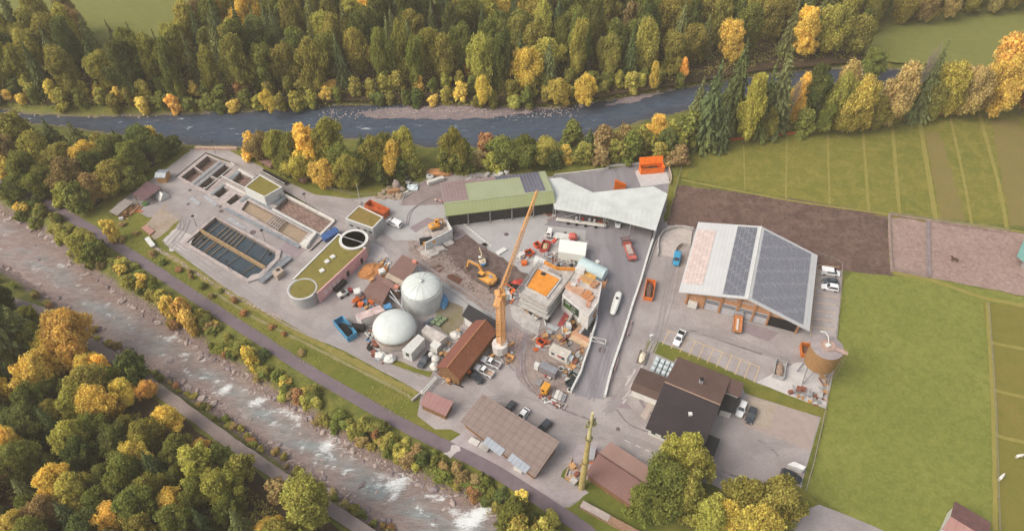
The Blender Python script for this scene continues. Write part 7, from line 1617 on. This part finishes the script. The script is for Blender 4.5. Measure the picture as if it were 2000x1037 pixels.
# builder's clutter: every piece its own object, placed where the photograph shows heaps
M_cl = {'white': M_white, 'grey': M_galv, 'tan': M_wood, 'rust-brown': M_rust, 'black': M_black, 'blue': M_tarp, 'orange': M_orange, 'pale': M_con}
def clutter(poly, where, n, seed, cols, dmin=.9, smax=1.5, z=.1):
    q = random.Random(seed); W = PL(poly); Wp = [(p.x, p.y) for p in W]; x0, x1 = min(a for a, b in Wp), max(a for a, b in Wp); y0, y1 = min(b for a, b in Wp), max(b for a, b in Wp); items = []
    for _ in range(800):
        if len(items) >= n: break
        x, y = q.uniform(x0, x1), q.uniform(y0, y1)
        if not pt_in(Wp, x, y) or any((x-a)**2+(y-b)**2 < dmin**2 for a, b, *_ in items): continue
        items.append((x, y, q.choice(cols), q.choice(('plank', 'plank', 'crate', 'pallet', 'pipe', 'bucket'))))
    items.sort(key=lambda t: t[0]/t[1]); cnt = {}
    for x, y, col, kind in items:
        cnt[(col, kind)] = cnt.get((col, kind), 0)+1; k = cnt[(col, kind)]; tot = sum(1 for t in items if t[2:] == (col, kind)); a = q.uniform(0, 3.14); s = q.uniform(.7, smax); mb = MB(); c = Vector((x, y, z))
        if kind == 'plank': mb.beam(c+Vector((-s*math.cos(a), -s*math.sin(a), .12)), c+Vector((s*math.cos(a), s*math.sin(a), .12)), .35, .16); nm = 'plank_stack'
        elif kind == 'crate':
            mb.box((x, y, z+.35*s), (s, s*.8, .7*s), a).box((x, y, z+.7*s+.03), (s*1.06, s*.86, .06), a); nm = 'crate'
        elif kind == 'pallet':
            for j in range(5): mb.box((x+math.cos(a)*(j-2)*.26, y+math.sin(a)*(j-2)*.26, z+.2), (.2, 1.1, .04), a)
            mb.box((x, y, z+.09), (1.3, .12, .16), a); nm = 'pallet'
        elif kind == 'pipe': mb.tube(c+Vector((-s*math.cos(a), -s*math.sin(a), .16)), c+Vector((s*math.cos(a), s*math.sin(a), .16)), .15, .15, 8); nm = 'pipe_piece'
        else: mb.lathe(c, [(.28, 0), (.36, .7), (.30, .7), (.26, .1)], 10); nm = 'bucket'
        word = nm.replace('_', ' '); lab = ('%s %s %s' % (col, word, where)) + (', %s from the left' % ordw(k) if tot > 1 else '')
        solo(nm, mb, M_cl[col], lab, word, 'odds and ends '+where)
clutter([(1066,500),(1080,494),(1122,508),(1126,520),(1090,520)], 'behind the formwork', 46, 1, ['grey','grey','rust-brown','pale','black','white'], .7)
clutter([(1022,585),(1010,595),(1040,618),(1068,632),(1072,625),(1045,605)], 'below the unfinished building', 30, 2, ['rust-brown','grey','white','black','tan'], .8)
clutter([(985,560),(1010,545),(1016,575),(1000,590),(985,580)], 'right of the crane', 24, 3, ['grey','black','white','rust-brown','orange'], .8)
clutter([(1095,645),(1110,640),(1118,655),(1112,675),(1092,665)], 'above the site office trailer', 26, 4, ['tan','rust-brown','white','grey','black','pale'], .7)
clutter([(1122,690),(1140,675),(1136,705),(1124,735),(1104,745),(1098,725)], 'beside the grey container', 34, 5, ['rust-brown','tan','pale','grey','white'], .8)
clutter([(1045,660),(1078,645),(1080,665),(1060,690),(1046,690)], 'left of the site office trailer', 16, 6, ['white','rust-brown','tan','grey','orange'], .9)
clutter([(1112,624),(1128,618),(1134,625),(1124,650),(1114,645)], 'in the walled corner', 20, 7, ['tan','tan','rust-brown','black'], .7)
clutter([(688,588),(702,575),(742,598),(738,606),(716,604),(696,600)], 'below the brown scrap shed', 34, 8, ['black','blue','grey','orange','rust-brown','tan'], .8)
clutter([(712,655),(724,640),(731,665),(742,690),(762,702),(748,708),(725,690)], 'at the gas tank foot', 38, 9, ['blue','white','grey','rust-brown','black','pale'], .8)
clutter([(733,520),(755,505),(765,512),(752,530)], 'beside the wood chip heap', 16, 10, ['white','grey','black','tan'], .8)
clutter([(864,700),(900,655),(893,650),(858,695)], 'behind the rust tiled barn', 18, 11, ['white','grey','rust-brown','tan','black'], .9)
clutter([(852,733),(862,728),(898,748),(895,756),(868,748)], 'under the tiled gable', 14, 12, ['rust-brown','grey','tan','black'], .8)
clutter([(1540,766),(1560,756),(1610,778),(1606,796),(1575,786)], 'at the foot of the concrete pad', 22, 13, ['rust-brown','grey','pale','tan'], .9)
clutter([(1604,730),(1618,722),(1610,790),(1600,785)], 'at the right pad edge', 18, 14, ['rust-brown','pale','tan','grey'], .9)
clutter([(225,418),(270,400),(278,406),(240,432)], 'beside the wood store', 14, 15, ['tan','tan','rust-brown','orange','white'], .9, 2.4)
clutter([(1052,770),(1075,775),(1105,795),(1098,800),(1060,782)], 'at the lower site end', 12, 16, ['pale','white','rust-brown'], 1.0, 1.0)
clutter([(770,378),(800,350),(815,352),(800,385),(765,388)], 'on the stone heap', 20, 17, ['white','black','pale','rust-brown','grey'], 1.0)
clutter([(905,352),(925,346),(980,340),(1000,336),(985,344),(930,352)], 'behind the green hall', 14, 18, ['white','white','grey','pale'], 1.0)
clutter([(890,425),(945,418),(950,424),(895,432)], 'under the green hall eave', 10, 19, ['white','grey','rust-brown'], 1.2)
clutter([(1058,408),(1080,404),(1082,422),(1062,424)], 'at the hall corner', 12, 20, ['tan','pale','white','rust-brown'], .8)
clutter([(1160,420),(1182,424),(1186,436),(1172,440),(1160,432)], 'beside the beam trailer', 10, 21, ['white','orange','rust-brown'], .8)
clutter([(1005,500),(1025,487),(1040,505),(1022,520)], 'beside the orange tubs', 14, 22, ['white','pale','grey','orange'], .9)
clutter([(1105,940),(1120,905),(1140,915),(1130,945)], 'by the olive pole', 12, 23, ['pale','tan','rust-brown'], 1.0)
clutter([(962,700),(1000,690),(1004,705),(985,712)], 'below the crane ballast', 9, 24, ['tan','pale','white'], 1.0)
# rubble
def rubble(name, poly, n, rr, mat, label, seed, z=.1):
    q = random.Random(seed); W = [(p.x, p.y) for p in PL(poly)]; x0, x1 = min(a for a, b in W), max(a for a, b in W); y0, y1 = min(b for a, b in W), max(b for a, b in W); mb = MB(); k = 0
    while k < n:
        x, y = q.uniform(x0, x1), q.uniform(y0, y1)
        if pt_in(W, x, y): mb.blob((x, y, z), q.uniform(*rr), q.randrange(10**6), .35, (1.2, .9, .7), 5, 3); k += 1
    o = struct(name, mb, mat, 'stuff'); return o
rubble('rubble', [(805,478),(850,480),(880,500),(900,540),(870,535),(825,512)], 420, (.1,.35), M_rubb, '', 1)
rubble('rubble', [(815,485),(850,482),(852,500),(830,508)], 160, (.15,.5), M_rockp, '', 2)
rubble('rubble', [(985,650),(1005,640),(1025,655),(1012,690),(995,700)], 380, (.1,.3), ground('pinkish_rubble', ['#a8938c', '#b8a39b', '#96827b', '#c5b5ad'], .3, .8, 3), '', 3)
rubble('rubble', [(730,388),(750,372),(775,358),(790,368),(780,392)], 150, (.25,.7), ground('stone_heap', ['#a3917f', '#b3a18f', '#8f7d6c', '#7a6a5c'], .3, .8, 3), '', 4)
rubble('soil_clods', [(872,455),(900,452),(960,492),(1002,518),(1030,540),(1005,575),(960,588),(905,562),(845,520)], 650, (.08,.26), M_soil, '', 5)
rubble('rubble', [(1030,690),(1050,665),(1130,660),(1140,700),(1110,760),(1050,760)], 420, (.07,.2), M_rubb, '', 6)
rubble('rubble', [(1100,800),(1050,770),(1070,772),(1110,790)], 60, (.1,.2), M_rockp, '', 7)
# special loose things seen near the hall
r = thing('pipe_bundle', P(800,344), 'long grey wrapped bundle lying in the grass above the stone heap', 'bundle'); part('bundle_body', MB().tube(P(784,346,.5), P(820,339,.5), .8, .6, 9), flat('#a9a9ad', .7), r)
solo('tarp_heap', MB().loft([[v+P(858,340) for v in rect8(-4.2, .5, .05, .7, .2)], [v+P(858,340) for v in rect8(-3, 1.4, .05, 1.3, .3)], [v+P(858,340) for v in rect8(3, 1.4, .05, 1.5, .3)], [v+P(858,340) for v in rect8(4.2, .6, .05, .8, .2)]]), flat('#e0a06c', .8, 0, .2, 1.5), 'pale orange tarpaulin heap at the edge of the hedge', 'tarpaulin')
solo('steel_beam', MB().beam(P(835,358,.8), P(866,348,.8), 1.3, 1.2), M_offw, 'white long box beam left behind the green hall', 'beam')
solo('boulder', MB().blob(P(774,360,.8), 1.5, 44, .2, (.8,.6,1.2), 9, 6), M_rockp, 'tall pale standing boulder on the stone heap', 'boulder')
solo('plastic_sheet', MB().blob(P(807,366,.2), 1.6, 45, .3, (1.4,.9,.5), 9, 6), flat('#cdd9dc', .5), 'pale blue plastic sheet on the stone heap', 'sheet')
solo('log_stack', MB().tube(P(757,372,.5), P(778,370,.5), .5, .45, 9).tube(P(757,378,.5), P(780,374,.5), .5, .45, 9).tube(P(758,374,1.2), P(779,371,1.2), .45, .4, 9), flat('#b08560', .85, 0, .2, 2), 'orange-brown logs on the stone heap', 'logs')
for i, (px, py) in enumerate(((838,347),(842,349),(990,338),(978,342))): solo('white_drum', MB().lathe(P(px, py), [(.9, .1), (.9, 1.0), (.7, 1.1), (.05, 1.1)], 14), M_white, 'white drum %s' % ('left one by the box beam','right one by the box beam','right one behind the green hall','left one behind the green hall')[i], 'drum')
r = thing('concrete_pad', P(963,425), 'pale concrete pad with a small grey machine under the hall eave', 'pad'); part('pad', MB().prism(PL([(958,425),(982,420),(984,432),(959,436)]), .06, .14), M_conc, r); part('machine', MB().loft([[v+P(963,426) for v in rect8(-.9, .9, .2, 1.4)], [v+P(963,426) for v in rect8(.9, .8, .2, 1.2)]]), M_galv, r)
r = thing('yellow_loader', P(988,415), 'yellow loader half hidden under the green hall eave', 'loader'); c_ = P(988,416); part('body', MB().loft([[v+c_ for v in rect8(-1.7, .9, .5, 1.7)], [v+c_ for v in rect8(1.6, .9, .5, 1.5)]]), M_yel, r); part('cab', MB().box(c_+Vector((.2,0,2.0)), (1.3, 1.3, .9)), M_carglass, r)
for s in (-1, 1):
    for x in (-1, 1): part('wheel', MB().tube(c_+Vector((x, s*.85, .5)), c_+Vector((x, s*1.15, .5)), .5, .5, 12), M_tyre, r)
c_ = P(671,577); r = thing('mini_loader', c_, 'small white and dark red loader parked by the pink wall', 'loader', None, R(40)); part('body', MB().loft([rect8(-1.6, .7, .4, 1.2), rect8(.2, .8, .4, 1.5), rect8(1.4, .6, .4, 1.1)]), M_white, r, local=True); part('cab', MB().box((.1, 0, 1.7), (1.0, 1.1, .7)), M_dark, r, local=True); part('bucket', MB().box((2.3, 0, .6), (.9, 1.5, .8)), flat('#8a3440', .6), r, local=True)
for s in (-1, 1):
    for x in (-.9, .9): part('wheel', MB().tube((x, s*.65, .4), (x, s*.95, .4), .4, .4, 12), M_tyre, r, local=True)
solo('bulk_bag', MB().box(P(698,571,1.4), (1.8, 1.6, 1.8), .4).box(P(698,571,2.35), (1.3, 1.1, .2), .4), M_white, 'big white bulk bag on a stand left of the brown scrap shed', 'bag')
solo('tarpaulin', MB().slab([P(688,585,1.4), P(700,578,1.4), P(703,584,.8), P(690,591,.8)], .2), M_orange, 'orange tarpaulin below the bulk bag', 'tarpaulin')
solo('fan_unit', MB().box(P(746,530,4.2), (1.6, 1.5, 1.0), .5).lathe(P(746,530,4.7), [(.5, 0), (.5, .1), (.3, .1)], 12), M_white, 'white fan unit at the edge of the brown scrap shed roof', 'fan unit')
solo('blue_tarp', MB().blob(P(868,590,.6), 1.6, 9, .3, (.7,1.3,1.0), 10, 7), M_tarp, 'bright blue tarpaulin bundle right of the ribbed tank', 'tarpaulin')
for i, (px, py) in enumerate(((744,694),(761,700))): solo('bulk_bag', MB().blob(P(px, py, .7), 1.3, 60+i, .2, (1.2,1,.8), 9, 6), M_white, ('larger' if i == 0 else 'smaller')+' white wrapped bundle at the lower side of the gas tank', 'bundle')
for i, (px, py, s) in enumerate(((851,701,1.1),(849,715,1.2),(890,656,1.6),(843,692,.9))): solo('bulk_bag', MB().blob(P(px, py, .8), s, 70+i, .15, (1,1,.9), 9, 6), M_offw, ('white bag right of the dark pickup', 'white bag at the corner of the rust tiled barn', 'white covered heap behind the rust tiled barn', 'white bag above the dark pickup')[i], 'bag')
box_solo('table_top', 847, 689, (2.2,1.4,.5), -30, M_white, 'white board lying near the dark pickup and the small white box', 'board')
solo('pipe_bundle', MB().tube(P(826,632,.4), P(846,620,.4), .2).tube(P(829,636,.4), P(849,624,.4), .2).tube(P(832,640,.4), P(851,628,.4), .2).tube(P(828,634,.8), P(848,622,.8), .2), flat('#7d8794', .5, .3), 'bundle of steel pipes between the tanks', 'pipes')
rack = thing('green_crates', P(853,625), 'green mesh crates beside the steel pipes', 'crates')
for i in range(3):
    for j in range(2): part('crate', MB().box(P(846+i*6, 632-i*5)+Vector((j*1.4, -j*.6, .45)), (1.2, .9, .8), R(-30)), flat('#7f9070', .7), rack)
solo('box_van_body', MB().box(P(645,458,1.2), (5.0, 1.6, 2.0), R(45)).box(P(645,458,2.25), (5.1, 1.7, .1), R(45)), flat('#3f5f93', .6, 0, .1), 'dark blue box between the brown basin and the pink walled building', 'box')
solo('white_bench', MB().box(P(293,473,.5), (4.2, 1.3, .9), R(-48)).box(P(293,473,1.0), (4.3, 1.4, .1), R(-48)), M_white, 'white box lying on the levee grass below the sandy patch', 'box')
solo('tile_stack', MB().prism(PL([(277,447),(286,441),(303,453),(294,461)]), .05, .5), flat('#b98d80', .85, 0, .2, 3), 'pinkish tile stack at the edge of the sandy patch', 'tiles')
solo('green_tub', MB().lathe(P(284,400), [(.7, .1), (.9, .6), (.8, .6), (.6, .15)], 14), flat('#3fa565', .5), 'green tub in front of the plum roofed shelter', 'tub')
solo('shovel_load', MB().prism(PL([(249,417),(268,401),(274,405),(255,422)]), .1, .6), flat('#c79a78', .85, 0, .2), 'timber boards in front of the wood store', 'boards')
solo('bench', MB().box(P(926,862,.5), (2.2, 1.2, .8), R(-30)).box(P(926,862,.95), (2.4, 1.4, .1), R(-30)), M_offw, 'left white trough below the slab roofed barn', 'trough'); solo('bench', MB().box(P(945,873,.5), (2.2, 1.4, .9), R(-30)).box(P(945,873,1.0), (2.4, 1.5, .1), R(-30)), M_con, 'grey trough below the slab roofed barn', 'trough'); solo('bench', MB().box(P(1013,915,.5), (2.0, 1.2, .8), R(-30)).box(P(1013,915,.95), (2.2, 1.3, .1), R(-30)), M_offw, 'right white trough below the slab roofed barn', 'trough')
# wood pile bottom right, garden walls by the pole
r = thing('log_pile', P(1190,1008), 'long log pile with a tin cover at the bottom edge', 'log pile')
part('logs', MB().beam(P(1135,985,.7), P(1260,1052,.7), 1.4, 1.4), flat('#a08068', .9, 0, .25, 3), r); part('cover', MB().beam(P(1136,983,1.5), P(1190,1012,1.5), 1.6, .1), flat('#b3a59e', .7), r)
r = thing('planter_bed', P(1120,920), 'timber framed garden bed by the olive pole', 'garden bed')
part('edge', MB().beam(P(1116,897,.3), P(1104,930,.3), .3, .5).beam(P(1104,930,.3), P(1132,938,.3), .3, .5).beam(P(1110,913,.3), P(1136,922,.3), .3, .5), flat('#b79f8b', .85), r)
r = thing('transformer', P(1157,886), 'grey transformer in an orange frame beside the cottage', 'transformer'); part('body', MB().box(P(1156,887,.8), (1.4, 3.2, 1.4), R(-15)), M_galv, r); part('frame', MB().path([P(1150,876,.6), P(1165,879,.6), P(1158,905,.6), P(1148,902,.6)], .14, 6), M_orange, r)
# red-white barriers and cones
M_rw = NT('barrier_stripes'); v_ = M_rw.obj(); sx = M_rw.n('ShaderNodeSeparateXYZ'); M_rw.l(v_, sx.inputs[0]); f_ = M_rw.math('FRACT', M_rw.math('MULTIPLY', M_rw.math('ADD', sx.outputs[0], sx.outputs[1]), 1.1)); M_rw = M_rw.fin(M_rw.mix(M_rw.ramp(f_, .49, .51), S('#e2ddd8'), S('#c2493c')), .6)
bl = [((1183,770),(1196,735),'lower end of the long white wall'),((1199,728),(1208,700),'middle of the long white wall'),((1224,660),(1234,628),'upper middle of the long white wall'),((1066,505),(1086,500),'timber clutter behind the formwork'),((1090,502),(1112,510),'white trailer rear edge'),((1048,660),(1064,652),'left edge of the building site'),((1050,775),(1062,783),'lower left edge of the building site'),((1075,788),(1095,797),'lowest corner of the building site'),((1060,735),(1076,742),'row above the yellow hut'),((1076,622),(1055,612),'foot of the unfinished building'),((893,428),(898,436),'left end of the green hall front'),((1066,433),(1090,428),'front of the canopy'),((848,393),(866,397),'left end of the green hall')]
for a, b, lb in bl:
    A, B = P(*a), P(*b); r = thing('barrier', (A+B)/2, 'red and white barrier board at the '+lb, 'barrier', 'red and white barriers'); part('board', MB().beam(A+Vector((0,0,.8)), B+Vector((0,0,.8)), .08, .3), M_rw, r)
    for u in (.15, .85): part('foot', MB().box(A.lerp(B, u)+Vector((0,0,.35)), (.3, .6, .7)), M_con, r)
p0, p1 = P(898,432), P(958,480)
for i in range(12):
    p = p0.lerp(p1, i/11); solo('guide_post', MB().box(p+Vector((0,0,.12)), (1.1, .35, .2), R(-40)).box(p+Vector((0,0,.25)), (.8, .25, .1), R(-40)), M_white, 'white kerb block in the line above the soil pit, %s from the upper left' % ordw(i+1), 'kerb block', 'kerb blocks above the soil pit')
# orange drums in the canopy row, delineators on canopy edge
for i in range(11):
    p = P(1216,433,4.9).lerp(P(1278,449,4.9), i/10); 
# manholes on the asphalt
mb = MB()
for px, py, r_ in ((371,372,.55),(368,399,.5),(432,413,.7),(430,404,.5),(494,454,.9),(1104,455,.5),(989,458,.7),(1207,838,.5),(1176,684,1.0),(1290,815,.4)): mb.lathe(P(px, py), [(r_, .065), (r_, .11), (.02, .11)], 16)
struct('manhole_covers', mb, flat('#6f6262', .8, .2))
# stains and tyre tracks on the yard
M_stain = flat('#857b7d', .85, 0, .2); M_pale = ground('pale_dust', ['#bdb6b4', '#c8c1be', '#aea6a4', '#a09896'], .2, .8, 3)
def strip(pts, w, mat, z, nm='tyre_track'): poly_sheet(nm, ribbon(smooth_line(PL(pts), 5), w), z, mat, w*.25, .8, seed=int(pts[0][0]))
for pts, w in (([(1020,690),(1022,735),(1050,772),(1100,800),(1160,822)],.5),([(1026,690),(1028,732),(1056,768),(1110,796)],.4),([(794,440),(800,415),(830,392),(866,378)],.35),([(797,442),(806,412),(836,390)],.3),([(1280,812),(1262,800),(1250,780)],.8),([(1205,800),(1225,825),(1255,840),(1300,852)],.3),([(1340,905),(1420,925),(1480,945)],.5),([(900,640),(960,680),(1005,725)],.3),([(1480,860),(1500,870),(1520,890)],.4)): strip(pts, w, M_stain, .095)
M_tr = ground('faint_tyre_track', ['#9a9392', '#a29b9a', '#928a89', '#8a8281'], .2, .8, 3)
q = random.Random(12)
for i, (pts, n_) in enumerate((([(330,470),(420,530),(560,620),(700,690),(830,745),(900,770)],5),([(600,390),(690,410),(760,470),(820,520),(920,580),(1000,650)],4),([(1180,800),(1230,740),(1280,640),(1300,560),(1310,500)],5),([(1290,640),(1380,650),(1500,690),(1560,700)],4),([(1160,830),(1300,880),(1420,930),(1540,1000)],4),([(1420,900),(1480,880),(1540,870)],3),([(905,790),(1010,790),(1100,830),(1180,845)],4),([(310,400),(360,430),(330,480)],3),([(1110,480),(1190,500),(1210,580),(1180,690),(1150,780)],4))):
    for j in range(n_):
        dx, dy = q.gauss(0, 9), q.gauss(0, 7); L_ = [(a+dx+q.gauss(0, 3), b+dy+q.gauss(0, 3)) for a, b in pts]
        for o_ in (0, 7): poly_sheet('tyre_track', ribbon(smooth_line(PL([(a+o_, b+o_*.6) for a, b in L_]), 5), q.uniform(.16, .3)), .096+.0006*(i*10+j*2+(o_ > 0)), M_tr if i != 8 else M_asphd, .06, .8, seed=i*20+j)
for poly, sd_ in (([(700,470),(740,478),(760,500),(735,512),(710,505),(690,485)],1),([(865,885),(890,868),(900,880),(880,895)],2),([(1262,690),(1225,740),(1215,790),(1240,760)],3),([(320,470),(345,445),(380,465),(370,490),(335,492)],4)): poly_sheet('dust_patch', PL(poly), .092, M_pale, .5, .8, seed=sd_)
for poly in ([(1216,462),(1283,455),(1275,480),(1230,485)],[(1100,500),(1150,505),(1170,540),(1140,530)]): poly_sheet('oil_patch', PL(poly), .09, M_asphd, .4, .9)
M_cut = ground('asphalt_repair', ['#918488', '#9a8d90', '#867a7d', '#7c7073'], .1, .5, 3)
for poly in ([(1320,700),(1345,708),(1335,722),(1312,712)],[(800,445),(835,425),(850,430),(812,455)],[(1192,770),(1215,775),(1235,800),(1200,795)],[(1440,625),(1520,650),(1500,668),(1430,640)],[(560,470),(600,485),(580,505),(545,490)],[(880,460),(903,448),(912,458),(890,470)]): poly_sheet('asphalt_repair', PL(poly), .083, M_cut, .05, 1.0)
# ---------------- living things ----------------
def skin_obj(name, pts, edges, rad, mat, par, root=0, sub=2):
    me = bpy.data.meshes.new(name); me.from_pydata([tuple(p) for p in pts], edges, []); me.materials.append(mat); o = bpy.data.objects.new(name, me); COL.objects.link(o); o.parent = par
    md = o.modifiers.new('skin', 'SKIN'); md.use_smooth_shade = True
    for i, v in enumerate(me.skin_vertices[0].data): v.radius = (rad[i], rad[i]); v.use_root = (i == root)
    o.modifiers.new('sub', 'SUBSURF').levels = sub; o.modifiers['sub'].render_levels = sub; return o
def horse(px, py, rz, colr, label, graze):
    r = thing('horse', P(px, py)+Vector((0,0,.08)), label, 'horse', None, R(rz)); hd = (1.55, 0, .25 if graze else 1.75); nk = (1.05, 0, .95 if graze else 1.6)
    pts = [(-.65,0,1.15),(0,0,1.08),(.6,0,1.12),(.8,0,1.3),nk,((nk[0]+hd[0])/2,0,(nk[2]+hd[2])/2),hd,(hd[0]+.18,0,hd[2]-.12)]
    ed = [(0,1),(1,2),(2,3),(3,4),(4,5),(5,6),(6,7)]; rad = [.28,.33,.29,.22,.16,.13,.12,.08]
    for s in (-1, 1):
        b = len(pts); pts += [(-.72,s*.15,.85),(-.62,s*.15,.6),(-.78,s*.15,.42),(-.72,s*.15,.04)]; ed += [(0,b),(b,b+1),(b+1,b+2),(b+2,b+3)]; rad += [.17,.11,.07,.06]
        b = len(pts); pts += [(.62,s*.14,.75),(.64,s*.14,.42),(.62,s*.14,.04)]; ed += [(2,b),(b,b+1),(b+1,b+2)]; rad += [.12,.07,.06]
    m_ = flat(colr, .7, 0, .12, 2); skin_obj('body', pts, ed, rad, m_, r)
    md_ = flat('#2c2422' if colr[1] < '9' else '#d8d2c8', .8)
    part('tail', MB().tube((-.92,0,1.2), (-1.12,0,.55), .07, .03, 6), md_, r, local=True); part('mane', MB().beam((.75,0,1.55), (nk[0],0,nk[2]+.18), .08, .22), md_, r, local=True)
    for s in (-1, 1): part('ear', MB().tube((hd[0]-.1, s*.07, hd[2]+.08), (hd[0]-.14, s*.09, hd[2]+.24), .04, .01, 5), m_, r, local=True)
horse(1862, 511, 160, '#5a4438', 'dark brown horse standing in the sand paddock', False)
horse(1952, 935, 38, '#e6e2da', 'white horse beside the wire fence of the horse plots', True)
horse(1988, 894, 10, '#e2dcd2', 'white horse with tan patches near the right edge', True)
def person(pos, rz, coat, label):
    r = thing('person', pos, label, 'person', None, R(rz))
    pts = [(0,0,.95),(0,0,1.2),(0,0,1.42),(0,0,1.53),(.02,0,1.68),(0,.1,.9),(.04,.11,.5),(0,.11,.06),(.14,.11,.04),(0,-.1,.9),(-.04,-.11,.5),(-.06,-.11,.06),(.08,-.11,.04),(0,.2,1.40),(.06,.27,1.14),(.26,.24,1.0),(0,-.2,1.40),(.06,-.27,1.14),(.26,-.24,1.0)]
    ed = [(0,1),(1,2),(2,3),(3,4),(0,5),(5,6),(6,7),(7,8),(0,9),(9,10),(10,11),(11,12),(2,13),(13,14),(14,15),(2,16),(16,17),(17,18)]
    rad = [.14,.15,.14,.06,.11,.1,.075,.055,.045,.1,.075,.055,.045,.065,.05,.04,.065,.05,.04]
    skin_obj('body', pts, ed, rad, flat(coat, .8), r); part('hard_hat', MB().lathe((.02,0,1.72), [(.15, 0), (.14, .06), (.09, .12), (.02, .14)], 12), M_white, r, local=True)
person(P(1130,552,HW-.14), 40, '#e0562a', 'worker in orange clothes on the flat top of the white wing')
